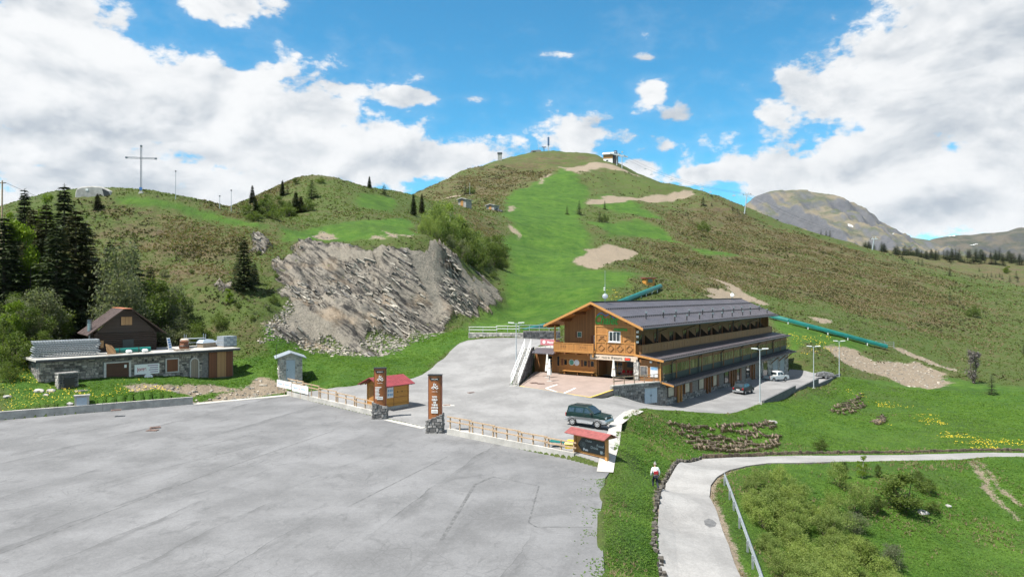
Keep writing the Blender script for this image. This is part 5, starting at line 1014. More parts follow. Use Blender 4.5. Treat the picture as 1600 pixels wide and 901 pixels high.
# cabin
cb = thing('log_cabin', 'dark log cabin with rusty brown metal roof and boarded gable window behind the storehouse', 'cabin', on_sb(6.9, 5.4, 3.2), sb_yaw - R(6)); cb.scale = (.88, .88, .88)
CW_, CDp = 7.6, 6.5
lg = 12
MB().bx(.1, CW_ - .1, .1, CDp, -.3, 2.75).build('wall', 'dark_log', cb)
for i in range(10): MB().cyl((-.12, 0.1, .12 + i * .27), (CW_ + .12, 0.1, .12 + i * .27), .135, n=8).build('log', 'dark_log', cb)
for i in range(10): MB().cyl((.08, -.1, .25 + i * .27), (.08, CDp, .25 + i * .27), .13, n=8).build('log', 'dark_log', cb)
MB().ext([(0, .02, 2.78), (CW_, .02, 2.78), (CW_ / 2 + .6, .02, 5.9), (CW_ / 2 - .6, .02, 5.9)], (0, .2, 0)).build('gable', 'dark_log', cb)
for sg in (-1, 1):
    xm = CW_ / 2; xe = xm + sg * (CW_ / 2 + 1.15)
    rf = MB().ext([(xm + sg * .55, -1.0, 6.05), (xe, -1.0, 2.55), (xe, -1.0, 2.45), (xm + sg * .55, -1.0, 5.95)], (0, CDp + 1.5, 0)).build('roof', 'cabin_roof' if 'cabin_roof' in MATS else mat('cabin_roof', (.085, .060, .055), .55, var=.3, scale=1.2, fine=.15), cb)
    for k in range(18): MB().ext([(xm + sg * .55, -.98 + k * .43, 6.075), (xe, -.98 + k * .43, 2.575), (xe, -.98 + k * .43, 2.55), (xm + sg * .55, -.98 + k * .43, 6.05)], (0, .03, 0)).build('roof_seam', 'cabin_roof', rf)
    MB().ext([(xm + sg * .55, -1.06, 6.06), (xe, -1.06, 2.56), (xe, -1.06, 2.36), (xm + sg * .55, -1.06, 5.86)], (0, .055, 0)).build('bargeboard', 'dark_wood', cb)
mat('rust_ridge', (.33, .12, .06), .7, var=.4, scale=2)
MB().ext([(CW_ / 2 - .58, -1.05, 6.06), (CW_ / 2 + .58, -1.05, 6.06), (CW_ / 2 + .58, CDp + .5, 6.12), (CW_ / 2 - .58, CDp + .5, 6.12)], (0, 0, .05)).build('ridge_cap', 'rust_ridge', cb)
gwn = MB().bx(CW_ / 2 - .75, CW_ / 2 + .75, -.06, .018, 3.7, 5.0).build('gable_window', 'dark_wood', cb)
for k in range(5): MB().bx(CW_ / 2 - .68 + k * .275, CW_ / 2 - .42 + k * .275, -.09, -.062, 3.78, 4.92).build('board', 'pale_boards', gwn)
MB().bx(.55, .95, -.1, -.04, .7, 1.7).build('shutter', 'pale_boards', cb); MB().bx(3.3, 4.7, -.09, -.04, .2, 1.7).build('door', 'slate_board', cb)
fl_ = MB().cyl((-.55, 1.2, -.2), (-.55, 1.2, 3.0), .12, n=8).build('flue', 'galvanised', cb); MB().cyl((-.55, 1.2, 3.0), (-.55, 1.2, 4.6), .3, n=12).build('flue_cowl', 'flue_steel', fl_)
for z in (4.15, 4.35, 4.55): MB().cyl((-.55, 1.2, z), (-.55, 1.2, z + .08), .34, n=12).build('cowl_ring', 'roof_dark', fl_)
# things stored on the roof
Zr = RH + .22
def onroof(name, label, cat, x, y, rot=0.0): return thing(name, label, cat, on_sb(x, y, Zr + .001), sb_yaw + rot)
fp = onroof('barrier_stack', 'large stack of grey metal crowd barriers lying on the storehouse roof', 'barrier stack', 3.1, 2.6, R(-6))
for k in range(9):
    w_ = MB(); z = .1 + k * .21; j = random.uniform(-.15, .15)
    w_.tube([(-3.2 + j, -.9, z), (3.2 + j, -.9, z), (3.2 + j, .9, z), (-3.2 + j, .9, z), (-3.2 + j, -.9, z)], .05)
    for q_ in range(24): x = -3.1 + j + q_ * 6.2 / 23; w_.tube([(x, -.9, z), (x, .9, z)], .03, 4)
    tag(w_.build('barrier', 'galvanised', fp), kind='stuff')
gt = onroof('cover_roll', 'long teal rolled cover lying in front of the cabin on the roof', 'rolled cover', 9.6, 1.9, R(-3)); MB().cyl((-2.1, 0, .32), (2.3, 0, .34), .3, n=12).build('roll', 'teal_cover', gt)
for x in (-1.2, .9): MB().cyl((x, 0, .33), (x + .1, 0, .33), .315, n=12).build('band', 'roof_dark', gt)
for i, x in enumerate((9.2, 11.0)):
    o = onroof('white_drum', ['white plastic float lying before the teal roll, left one', 'white plastic float lying before the teal roll, right one'][i], 'float', x, .9, 0); MB().lathe([(.1, 0), (.32, .12), (.36, .3), (.25, .42), (.08, .46)], 12).build('drum', 'white_paint', o); MB().lathe([(.1, .462), (.1, .52)], 8).build('plug', 'black_paint', o)
o = onroof('plywood_sheet', 'bent tan plywood sheet leaning on the roof before the cabin', 'plywood', 7.5, 1.2, R(20)); MB().ext([(-.6, 0, 0), (.5, 0, 0), (.6, .3, .5), (.3, .5, 1.0), (-.4, .6, 1.25)], (0, .05, .0)).build('sheet', 'pale_boards', o); MB().bx(-.9, 1.0, -.5, -.1, .0, .08).build('pallet', 'grey_boards', o)
o = onroof('sign_plate', 'tilted blue and white sign plate leaning against the cabin', 'sign', 14.6, 2.6, R(10)); MB().ext([(-.25, 0, 0), (.25, 0, 0), (.05, .25, 1.55), (-.35, .25, 1.55)], (0, .05, 0)).build('plate', 'white_paint', o)
for k in range(4): MB().bx(-.2 - k * .03, .1 - k * .03, -.02 + k * .055, .0 + k * .055, .3 + k * .3, .48 + k * .3).build('printed_mark', 'blue_paint', o)
o = onroof('pallet', 'wooden pallet lying on the storehouse roof right of the sign plate', 'pallet', 15.4, 1.0, 0)
for k in range(5): MB().bx(-.9, .9, -.5 + k * .22, -.34 + k * .22, .1, .14).build('slat', 'grey_boards', o)
for k in (-.8, 0, .7): MB().bx(k, k + .1, -.5, .55, 0, .098).build('runner', 'grey_boards', o)
o = onroof('tarp_bundle', 'rust coloured bundle beside the cabin corner on the roof', 'bundle', 16.4, 2.9, 0); MB().lathe([(.55, 0), (.65, .3), (.5, .8), (.6, 1.0), (.2, 1.15)], 9).build('bundle', 'rust_boards', o); MB().lathe([(.66, .4), (.68, .45), (.62, .5)], 9).build('rope', 'black_paint', o)
o = onroof('metal_rack', 'grey metal storage rack standing right of the cabin on the roof', 'rack', 18.6, 5.0, R(-10))
for z in (0.05, .6, 1.15): MB().bx(-1.2, 1.2, -.6, .6, z, z + .06).build('shelf', 'galvanised', o)
for a in (-1, 1):
    for c_ in (-1, 1): MB().bx(a * 1.2 - .04, a * 1.2 + .04, c_ * .6 - .04, c_ * .6 + .04, 0, 1.75).build('upright', 'galvanised', o)
o = onroof('plastic_drum', 'grey plastic drum with white lid beside the cabin', 'drum', 17.0, 4.4, 0); MB().lathe([(.5, 0), (.55, .3), (.55, .9), (.5, 1.05)], 14).build('drum', 'garage_grey', o); MB().lathe([(.52, 1.052), (.55, 1.12), (.3, 1.25)], 14).build('lid', 'frame_pale', o)
o = onroof('tarp_pile', 'brown crate pile under a pale blue tarpaulin on the roof', 'crate pile', 19.7, 4.0, R(15)); MB().bx(-1.0, 1.0, -.6, .6, 0, .6).build('crate', 'grey_boards', o); MB().ext([(-1.1, -.68, .602), (1.1, -.68, .602), (.7, -.4, 1.0), (-.7, -.4, 1.0)], (0, 1.3, 0)).build('tarpaulin', 'steel_blue_door', o)
for i, (x, y, s_) in enumerate(((20.2, 6.2, .8), (21.0, 5.2, .7), (21.6, 4.3, .75))):
    o = onroof('wrapped_bale', ['rearmost of three small grey wrapped bales on the roof', 'middle one of three small grey wrapped bales on the roof', 'front one of three small grey wrapped bales on the roof'][i], 'bale', x, y, R(20 * i)); MB().ext([(-s_, -.4, 0), (s_, -.4, 0), (s_ * .8, -.3, .7), (-s_ * .7, -.3, .8)], (0, .8, 0)).build('wrap', 'garage_grey', o); MB().bx(-s_ * .2, -s_ * .1, -.45, .45, 0, .82).build('strap', 'frame_white', o)
o = onroof('wrapped_pallet', 'tall grey wrapped pallet of stone setts at the right end of the roof', 'pallet load', 22.0, 2.9, R(8)); MB().bx(-1.0, 1.0, -.8, .8, 0, .12).build('pallet_base', 'grey_boards', o)
for i in range(4):
    for j in range(4): MB().bx(-.98 + i * .49, -.51 + i * .49, -.78, .78, .122 + j * .33, .435 + j * .33).build('block', 'galvanised' if (i + j) % 2 else 'garage_grey', o)
# stone hut
hh0 = lev(437, 591, 1.9); 
hx = thing('stone_hut', 'small stone hut with grey gable roof and pale blue door on the grass bank', 'hut', (X_(436, 90), 90, Z_(591, 90)), math.atan2(1, 2.6)); hx.scale = (1.22, 1.22, 1.06)
MB().bx(0, 2.4, .02, 2.6, -.8, 2.55).build('wall', 'mortar_pale', hx)
MB().ext([(0, .02, 2.55), (2.4, .02, 2.55), (1.2, .02, 3.1)], (0, 2.58, 0)).build('gable', 'mortar_pale', hx)
stones(hx, (0, 0.02), (2.4, .02), (0, -1), (-.7, -.7), (2.6, 2.6), 'stone_pale', .22, .26, .03, 61, [(.7, 1.7, -1, 2.3)]); stones(hx, (0, 2.6), (0, .02), (-1, 0), (-.7, -.7), (2.5, 2.5), 'stone_pale', .22, .26, .03, 62, [(1.0, 2.1, 1.1, 2.0)])
for sg in (-1, 1): MB().ext([(1.2, -.4, 3.16), (1.2 + sg * 1.6, -.4, 2.50), (1.2 + sg * 1.6, -.4, 2.40), (1.2, -.4, 3.06)], (0, 3.5, 0)).build('roof', 'garage_grey', hx)
dr = MB().bx(.75, 1.65, -.06, .0, -.2, 2.2).build('door', 'steel_blue_door', hx); MB().bx(.82, .88, -.10, -.062, .95, 1.1).build('handle', 'black_paint', dr)
wn = MB().bx(-.04, .0, .95, 1.75, 1.1, 1.8).build('window', 'black_paint', hx); MB().bx(-.10, .0, .85, 1.85, .98, 1.09).build('sill', 'frame_white', hx)
MB().cyl((-.25, -.1, 2.2), (-.25, -.1, 4.2), .02).build('antenna', 'roof_dark', hx)
for k in range(5): 
    MB().bx(1.0 + k * .42, 1.9 + k * .42, -.55 - k * .38, -.18 - k * .38, -1.2, -.22 - k * .2).build('step', 'concrete_pale', hx)

# ------------------------------------------------------------------ vehicles
def car_paint(name, col, metal=.25): 
    return mat(name, col, .34, metal, var=.05, scale=.8, coat=.15, spec=.35)
car_paint('paint_green', (.006, .024, .020)); car_paint('paint_silver', (.42, .43, .44), .5); car_paint('paint_white', (.66, .66, .64), 0); car_paint('paint_black', (.018, .022, .024))
mat('tyre', (.022, .022, .022), .85, var=.3); mat('rim', (.50, .50, .50), .35, metal=.6); mat('car_glass', (.03, .04, .045), .05, var=.3, spec=1.0); mat('lamp_glass', (.55, .56, .55), .15); mat('tail_red', (.30, .012, .012), .3); mat('plastic_black', (.03, .03, .03), .6)
class Veh(MB):
    def body(s, pts, wf):                                # side profile (x, z) given width wf(z)
        n = len(pts); a = [(x, -wf(z), z) for x, z in pts]; b_ = [(x, wf(z), z) for x, z in pts]
        return s.add(a + b_, [tuple(range(n)), tuple(range(n, 2 * n))[::-1]] + [(i, n + i, n + (i + 1) % n, (i + 1) % n) for i in range(n)])
def arch(cx, r, z0, n=8): return [(cx + r * math.cos(a), z0 + r * math.sin(a)) for a in [math.pi * i / n for i in range(n + 1)]]
def wheels(t, xs, tw_, r, spokes=5):
    for x in xs:
        for sg in (-1, 1):
            wh = MB(); n = 18; prof = [(r * .62, -.10), (r * .94, -.105), (r, -.06), (r, .06), (r * .94, .105), (r * .62, .10)]
            wh.v = [(x + q_ * math.cos(2 * math.pi * i / n), sg * tw_ + y, r + q_ * math.sin(2 * math.pi * i / n)) for q_, y in prof for i in range(n)]
            wh.f = [(k * n + i, k * n + (i + 1) % n, (k + 1) * n + (i + 1) % n, (k + 1) * n + i) for k in range(len(prof) - 1) for i in range(n)]
            o = wh.build('wheel', 'tyre', t, smooth=True)
            MB().cyl((x, sg * (tw_ + .045), r), (x, sg * (tw_ + .05), r), r * .63, n=18).build('hub_back', 'plastic_black', o)
            rm_ = MB()
            for k in range(spokes):
                a = 2 * math.pi * k / spokes + .3; rm_.beam((x, sg * (tw_ + .075), r), (x + r * .58 * math.cos(a), sg * (tw_ + .085), r + r * .58 * math.sin(a)), .05, r * .26)
            for k in range(16):
                a0, a1 = 2 * math.pi * k / 16, 2 * math.pi * (k + 1) / 16; rm_.beam((x + r * .59 * math.cos(a0), sg * (tw_ + .09), r + r * .59 * math.sin(a0)), (x + r * .59 * math.cos(a1), sg * (tw_ + .09), r + r * .59 * math.sin(a1)), .05, .04)
            tag(rm_.build('rim', 'rim', o), kind='stuff')
def side_glass(t, polys, wf, m_='car_glass'):
    for P in polys:
        for sg in (-1, 1): MB().ext([(x, sg * (wf(z) + .004), z) for x, z in P], (0, sg * .008, 0)).build('side_window', m_, t)
# off-roader
so = thing('off_road_car', 'dark green off-road car with silver lower body and rear spare wheel parked on the forecourt', 'car', (0, 0, 0))
wr_, wf_ = lev(894.5, 663.5, 0), lev(934.3, 668.3, 0); mid_ = (wr_ + wf_) / 2; hd_ = (wf_ - wr_)
yaw = math.atan2(hd_.y, hd_.x); side = Vector((hd_.y, -hd_.x, 0)).normalized()
so.location = (mid_.x - side.x * .72, mid_.y - side.y * .72, max(0, Hs(mid_.x, mid_.y)) + .004); so.rotation_euler = (0, 0, yaw)
a0, a1 = -1.28, 1.32; ar_ = .44
lw = lambda z: .88
Veh().body([(-2.02, .48), (a0 - ar_, .40)] + arch(a0, ar_, .40)[::-1] + [(a1 - ar_, .40)] + arch(a1, ar_, .40)[::-1][1:] + [(2.10, .44), (2.16, .62), (2.10, .80), (-2.05, .80)], lw).build('lower_body', 'paint_silver', so, bevel=.03)
uwf = lambda z: .86 - max(0, z - .95) * .12
Veh().body([(-2.0, .80), (2.08, .80), (2.10, .98), (1.98, 1.08), (1.0, 1.20), (.92, 1.22), (-1.95, 1.20)], uwf).build('body', 'paint_green', so, bevel=.04)
gwf = lambda z: .80 - (z - 1.2) * .25
Veh().body([(-1.93, 1.19), (-1.82, 1.78), (-1.7, 1.84), (.12, 1.84), (.26, 1.78), (.98, 1.20)], gwf).build('cabin', 'paint_green', so, bevel=.04)
side_glass(so, [[(-1.78, 1.27), (-1.68, 1.66), (-1.12, 1.68), (-1.12, 1.27)], [(-1.0, 1.27), (-1.0, 1.69), (-.18, 1.70), (-.18, 1.27)], [(-.06, 1.27), (-.06, 1.70), (.16, 1.70), (.72, 1.27)]], gwf)
MB().ext([(.30, -.58, 1.755), (.30, .58, 1.755), (.93, .72, 1.25), (.93, -.72, 1.25)], (.03, 0, .03)).build('windscreen', 'car_glass', so); MB().ext([(-1.90, -.6, 1.3), (-1.90, .6, 1.3), (-1.85, .55, 1.7), (-1.85, -.55, 1.7)], (-.03, 0, 0)).build('rear_window', 'car_glass', so)
for sg in (-1, 1):
    MB().beam((-1.6, sg * .58, 1.90), (.05, sg * .58, 1.90), .05, .05).build('roof_rail', 'plastic_black', so); MB().beam((a0 + .5, sg * .87, .36), (a1 - .5, sg * .87, .36), .14, .06).build('side_step', 'rim', so)
    MB().bx(.62, .80, min(sg * .86, sg * 1.04), max(sg * .86, sg * 1.04), 1.2, 1.36).build('mirror', 'plastic_black', so); MB().bx(2.02, 2.105, min(sg * .45, sg * .78), max(sg * .45, sg * .78), .84, 1.02).build('headlight', 'lamp_glass', so)
    MB().bx(-2.03, -1.97, min(sg * .70, sg * .86), max(sg * .70, sg * .86), .86, 1.16).build('tail_light', 'tail_red', so)
    MB().beam((-.12, sg * .862, .82), (-.12, sg * .83, 1.2), .012, .012).build('door_seam', 'plastic_black', so); MB().bx(-.05, .1, min(sg * .85, sg * .88), max(sg * .85, sg * .88), 1.05, 1.09).build('door_handle', 'plastic_black', so)
MB().bx(2.09, 2.20, -.86, .86, .46, .66).build('bumper', 'paint_silver', so, bevel=.03); MB().bx(2.085, 2.115, -.42, .42, .84, 1.0).build('grille', 'plastic_black', so); MB().bx(-2.18, -2.03, -.84, .84, .46, .62).build('rear_bumper', 'paint_silver', so, bevel=.03)
sp = MB(Matrix.Translation((-2.12, .1, 1.0))).cyl((-.11, 0, 0), (.11, 0, 0), .36, n=20).build('spare_wheel', 'tyre', so); MB(Matrix.Translation((-2.12, .1, 1.0))).cyl((-.14, 0, 0), (-.112, 0, 0), .30, n=20).build('spare_cover', 'garage_grey', sp)
MB().bx(-1.9, 1.9, -.7, .7, .30, .47).build('underbody', 'plastic_black', so); wheels(so, (a0, a1), .78, .36)
# dark hatchback backed up to the wall, white pick-up
hb = thing('hatchback', 'dark hatchback parked beside the basement wall under the canopy', 'car', (0, 0, 0)); u_ = 21.5; P = Vector(uv(u_, -7.0, zg(u_))); hb.location = (P.x, P.y, Hs(P.x, P.y)); hb.rotation_euler = (0, 0, math.atan2(.814, .581) - R(6))
lw = lambda z: .84 - max(0, z - .6) * .08
Veh().body([(-1.9, .3)] + [(-1.3 - .38, .30)] + arch(-1.3, .38, .30)[::-1] + arch(1.2, .38, .30)[::-1] + [(1.85, .30), (1.95, .5), (1.85, .78), (.95, .98), (-1.85, 1.0), (-1.95, .7)], lw).build('body', 'paint_black', hb, bevel=.04)
gw2 = lambda z: .78 - (z - .95) * .3
Veh().body([(-1.85, .97), (-1.55, 1.46), (-1.3, 1.52), (.0, 1.52), (.9, .97)], gw2).build('cabin', 'paint_black', hb, bevel=.04)
side_glass(hb, [[(-1.5, 1.04), (-1.3, 1.42), (-.55, 1.44), (-.55, 1.04)], [(-.45, 1.04), (-.45, 1.44), (.0, 1.42), (.6, 1.04)]], gw2)
MB().ext([(-1.86, -.66, 1.05), (-1.86, .66, 1.05), (-1.62, .58, 1.42), (-1.62, -.58, 1.42)], (-.03, 0, .01)).build('rear_window', 'car_glass', hb); MB().ext([(.1, -.56, 1.46), (.1, .56, 1.46), (.86, .70, 1.0), (.86, -.70, 1.0)], (.03, 0, .03)).build('windscreen', 'car_glass', hb)
MB().bx(-2.02, -1.9, -.8, .8, .34, .55).build('rear_bumper', 'paint_silver', hb); MB().bx(-1.99, -1.95, -.26, .26, .62, .74).build('number_plate', 'white_paint', hb)
for sg in (-1, 1): MB().bx(-1.97, -1.85, min(sg * .6, sg * .8), max(sg * .6, sg * .8), .72, .95).build('tail_light', 'tail_red', hb); MB().bx(.5, .66, min(sg * .8, sg * .98), max(sg * .8, sg * .98), 1.0, 1.13).build('mirror', 'paint_black', hb)
wheels(hb, (-1.3, 1.2), .74, .31)
pk = thing('pickup_truck', 'white pick-up truck parked in the lower yard near the garage doors', 'pickup', (0, 0, 0)); x, y = X_(1214, 118), 118.5; pk.location = (x, y, Hs(x, y) + .01); pk.rotation_euler = (0, 0, R(28))
lw = lambda z: .84
Veh().body([(-2.3, .5), (-1.45 - .4, .42)] + arch(-1.45, .40, .42)[::-1] + arch(1.4, .40, .42)[::-1] + [(2.2, .42), (2.3, .6), (2.2, .98), (1.25, 1.10), (-2.28, 1.06)], lw).build('body', 'paint_white', pk, bevel=.03)
gw3 = lambda z: .80 - (z - 1.08) * .22
Veh().body([(-.55, 1.07), (-.42, 1.66), (-.2, 1.74), (.75, 1.74), (1.35, 1.08)], gw3).build('cabin', 'paint_white', pk, bevel=.03)
side_glass(pk, [[(-.42, 1.14), (-.32, 1.6), (.1, 1.62), (.1, 1.14)], [(.18, 1.14), (.18, 1.62), (.7, 1.62), (1.1, 1.14)]], gw3)
MB().ext([(-.56, -.62, 1.18), (-.56, .62, 1.18), (-.47, .56, 1.6), (-.47, -.56, 1.6)], (-.03, 0, 0)).build('rear_window', 'car_glass', pk); MB().ext([(.82, -.58, 1.68), (.82, .58, 1.68), (1.30, .72, 1.14), (1.30, -.72, 1.14)], (.03, 0, .03)).build('windscreen', 'car_glass', pk)
MB().bx(-2.2, -.65, -.72, .72, 1.045, 1.075).build('load_bed', 'plastic_black', pk); MB().bx(-2.4, -2.3, -.8, .8, .46, .6).build('rear_bumper', 'rim', pk); MB().tube([(-.7, -.7, 1.07), (-.7, -.66, 1.7), (-.7, .66, 1.7), (-.7, .7, 1.07)], .035).build('roll_bar', 'paint_white', pk)
for sg in (-1, 1): MB().bx(-2.33, -2.28, min(sg * .66, sg * .82), max(sg * .66, sg * .82), .68, 1.0).build('tail_light', 'tail_red', pk); MB().bx(.95, 1.1, min(sg * .8, sg * 1.0), max(sg * .8, sg * 1.0), 1.14, 1.3).build('mirror', 'plastic_black', pk)
wheels(pk, (-1.45, 1.4), .74, .35)
x, y = X_(1293, 128), 129; tp = thing('covered_trailer', 'low grey covered trailer parked at the far end of the yard', 'trailer', (x, y, Hs(x, y)), R(-10))
MB().ext([(-1.6, -.7, .45), (1.6, -.7, .45), (1.35, -.55, 1.0), (-.2, -.5, 1.25), (-1.4, -.55, .95)], (0, 1.3, 0)).build('cover', 'sign_grey', tp, bevel=.08); MB().bx(-1.7, 1.7, -.75, .75, .36, .448).build('frame', 'plastic_black', tp); MB().beam((1.6, 0, .4), (2.6, 0, .35), .08, .08).build('drawbar', 'galvanised', tp); wheels(tp, (-.1,), .78, .3)

# seams and repairs in the car park asphalt
mat('tar', (.10, .10, .10), .85, var=.35, scale=2.5, fine=.3)
for pts, wd in ((((0, 864), (150, 806), (330, 738), (522, 672)), .10), (((690, 842), (742, 756), (770, 744)), .20), (((770, 744), (842, 758), (826, 815), (838, 822)), .10), (((838, 822), (925, 822)), .09), (((300, 700), (420, 672)), .08), (((545, 790), (700, 712)), .09), (((140, 760), (420, 690)), .07)):
    strip('tar_seam', [lev(*a, 0).xy for a in pts], wd, zf0, 'tar', .005)

pp = np.array([tuple(ground(a, b_)[:2]) for a, b_ in ((1099, 812), (1106, 809), (1113, 811), (1119, 816), (1117, 821), (1108, 823), (1101, 819))]); sheet('asphalt_patch', pp, Hs, 'tar', 1.0, dz=.008)
# ------------------------------------------------------------------ far mountains
def far_material(name, dk, thr):
    m, k, b = principled(name)
    co = k.n('ShaderNodeTexCoord').outputs['Object']; nz = k.n('ShaderNodeSeparateXYZ', {0: k.n('ShaderNodeNewGeometry').outputs['Normal']}).outputs[2]
    n1 = k.noise(co, .010, 7, .65); n2 = k.noise(co, .003, 5, .6); n3 = k.noise(co, .045, 5, .7)
    c = k.mix(k.ss(n1, .40, .60), (.052, .062, .028), (.140, .115, .072)); c = k.mix(k.ss(n3, .5, .75, 0, .6), c, (.12, .105, .08))
    sl_ = k.ss(k.m('ADD', nz, k.m('MULTIPLY', n1, .30)), thr, thr + .22)
    c = k.mix(sl_, k.mix(n3, (.032, .036, .044), (.115, .112, .110)), c)
    sn = k.m('MULTIPLY', k.ss(k.noise(co, .006, 4, .6), .645, .655), k.ss(k.n('ShaderNodeSeparateXYZ', {0: co}).outputs[2], 150, 300))
    c = k.mix(1.0, c, (dk, dk * 1.02, dk * 1.08), 'MULTIPLY'); k.t.links.new(k.mix(sn, c, (.80, .82, .85)), b.inputs['Base Color']); b.inputs['Roughness'].default_value = .95
    bp = k.n('ShaderNodeBump', {'Strength': 1.0, 'Distance': 12.0, 'Height': k.m('ADD', n1, k.m('MULTIPLY', n3, .3))}); k.t.links.new(bp.outputs[0], b.inputs['Normal'])
far_material('far_rock', 1.0, .86); far_material('far_dark', .50, .86)  # second is a darker copy: cloud shadow on the far ridge put into the colour
def ridge(name, sky_line, d0, depth_f, depth_b, base, seed, amp, nx=340, ny=130, mt='far_rock'):
    """a mountain: its crest follows the surveyed skyline at distance d0, flanks fall away in front and behind"""
    px = np.array([p[0] for p in sky_line], float); xs = (px - 800) / F * d0; zs = CZ + d0 * (HY - np.array([p[1] for p in sky_line], float)) / F
    X = np.linspace(xs[0], xs[-1], nx); Zc = np.interp(X, xs, zs) + fbm(X / (d0 * .02), X * 0 + 3, 4, seed) * d0 * .0022
    T = np.linspace(-1, 1, ny); XX, TT = np.meshgrid(X, T); ZC = np.tile(Zc, (ny, 1))
    sp = fbm(XX / (d0 * .055), TT * 1.3, 5, seed + 5, .55)
    YY = d0 + np.where(TT < 0, TT * depth_f, TT * depth_b) + sp * depth_f * .10 * (1 - np.abs(TT))
    f = np.abs(TT); prof = 1 - (1.15 * f - .15 * f * f)
    ZZ = base + (ZC - base) * prof + (fbm(XX / (d0 * .06), YY / (d0 * .06), 6, seed + 9, .55) - .0) * amp * np.minimum(1, f * 6) - np.abs(fbm(XX / (d0 * .045) + TT * .6, TT * 1.0, 4, seed + 2)) * amp * 1.3 * np.minimum(1, f * 4)
    ii = np.arange(nx * ny).reshape(ny, nx); qd = np.stack([ii[:-1, :-1], ii[:-1, 1:], ii[1:, 1:], ii[1:, :-1]], -1).reshape(-1, 4)
    o = npmesh(name, np.stack([XX, YY, ZZ], -1).reshape(-1, 3), qd, mt); o.data.shade_smooth(); return tag(o, kind='structure')
ridge('mountain', [(900, 440), (1000, 400), (1080, 365), (1130, 335), (1165, 318), (1185, 303), (1205, 297), (1228, 296), (1245, 295), (1262, 298), (1275, 303), (1295, 303), (1315, 312), (1335, 326), (1355, 340), (1385, 356), (1420, 366), (1445, 378), (1475, 390), (1520, 402), (1600, 420), (1700, 440), (1850, 450)], 2600, 1100, 1300, -60, 5, 75)
ridge('far_ridge', [(1300, 440), (1380, 405), (1430, 378), (1460, 370), (1490, 366), (1530, 365), (1560, 362), (1600, 354), (1650, 340), (1720, 330), (1820, 345), (2000, 380), (2300, 430)], 4600, 1900, 2200, -120, 17, 95, mt='far_dark')
low = MB().bx(-9000, 9000, 700, 9000, -140, -130).build('valley_floor', 'meadow'); tag(low, kind='structure')

# ------------------------------------------------------------------ buildings and masts on the hills
def at(px, d, sink=0.0): x = X_(px, d); return Vector((x, d, Hg(x, d) - sink))
def front(px, py, **kw):
    """where the sight line of a photo point meets the rough terrain"""
    d = np.exp(np.linspace(math.log(kw.get('dmin', 30)), math.log(1000), 5000)); x = (px - 800) / F * d
    s_ = CZ + d * (HY - py) / F - lookup(H, x, d); i = np.nonzero(s_ <= 0)[0]; i = int(i[0]) if len(i) else int(np.argmin(s_))
    return Vector((x[i], d[i], lookup(H, x[i], d[i])))
planks('far_wood', (.34, .17, .05), .4, 'z')
def hut(px, d, w_, dp, hh, yaw, label):
    t = thing('stone_hut', label, 'hut', at(px, d, .2), R(yaw))
    MB().bx(-w_ / 2, w_ / 2, 0, dp, -2, hh).build('wall', 'stone_hut_wall' if 'stone_hut_wall' in MATS else mat('stone_hut_wall', (.27, .26, .24), .9, var=.5, scale=2.5, fine=.4), t)
    MB().ext([(-w_ / 2 - .5, -.6, hh + .1), (0, -.6, hh + .75), (w_ / 2 + .5, -.6, hh + .1), (w_ / 2 + .5, -.6, hh - .12), (0, -.6, hh + .5), (-w_ / 2 - .5, -.6, hh - .12)], (0, dp + 1.1, 0)).build('roof', 'roof_pale' if 'roof_pale' in MATS else mat('roof_pale', (.42, .41, .39), .7, var=.15), t)
    MB().bx(-.75, .65, -.08, -.01, .2, hh - .3).build('door', 'far_wood', t)
hut(722, 300, 4.0, 4.6, 3.1, -28, 'small stone hut with orange wooden door on the saddle, the higher of two')
hut(766, 329, 4.4, 4.4, 2.6, -30, 'small stone hut with orange wooden door beside the ski run, lower of two')
t = thing('rubble_mound', 'low dark rubble mound right of the lower stone hut', 'rubble', at(776, 330, .2)); MB().lathe([(1.9, 0), (1.7, .7), (.9, 1.3), (.2, 1.45)], 7).build('rubble', 'stone_dark', t); MB().lathe([(1.1, 0), (.9, .5), (.2, .75)], 6, (1.9, .3, 0)).build('rubble', 'stone_dark', t)
p = front(1016, 446); p.z -= .2; t = thing('lift_hut', 'small orange wooden hut with red roof at the top of the teal conveyor', 'hut', p, R(15))
MB().bx(-1.3, 1.3, 0, 2.2, -1, 2.1).build('wall', 'kiosk_boards', t); MB().bx(-1.6, 1.6, -.4, 2.6, 2.102, 2.35).build('roof', 'red_roof', t); MB().bx(-.7, .7, -.06, -.01, 1.0, 1.9).build('window', 'glass_green', t)
def conveyor(name, label, pts, ww=1.5):
    t = thing(name, label, 'conveyor', pts[0]); o = pts[0]
    for a, b_ in zip(pts[:-1], pts[1:]):
        n = max(1, int((b_ - a).length / 3))
        for i in range(n):
            p_, q_ = a.lerp(b_, i / n) - o, a.lerp(b_, (i + 1) / n - .002) - o; d = (q_ - p_).normalized(); s_ = d.cross(Vector((0, 0, 1))).normalized(); u_ = s_.cross(d)
            prof = [(-ww / 2, .35), (-ww / 2, .75), (-ww / 3, 1.15), (0, 1.3), (ww / 3, 1.15), (ww / 2, .75), (ww / 2, .35)]
            MB().ext([p_ + s_ * x + u_ * z for x, z in prof], q_ - p_).build('cover_panel', 'teal_cover', t)
            if i % 2 == 0:
                for s2 in (-1, 1): MB().bx(p_.x + s2 * s_.x * .5 - .08, p_.x + s2 * s_.x * .5 + .08, p_.y + s2 * s_.y * .5 - .08, p_.y + s2 * s_.y * .5 + .08, p_.z - .7, p_.z + .4).build('support', 'white_paint', t)
def pl(lst): return [Vector((X_(a, d), d, Z_(b_, d))) for a, b_, d in lst]
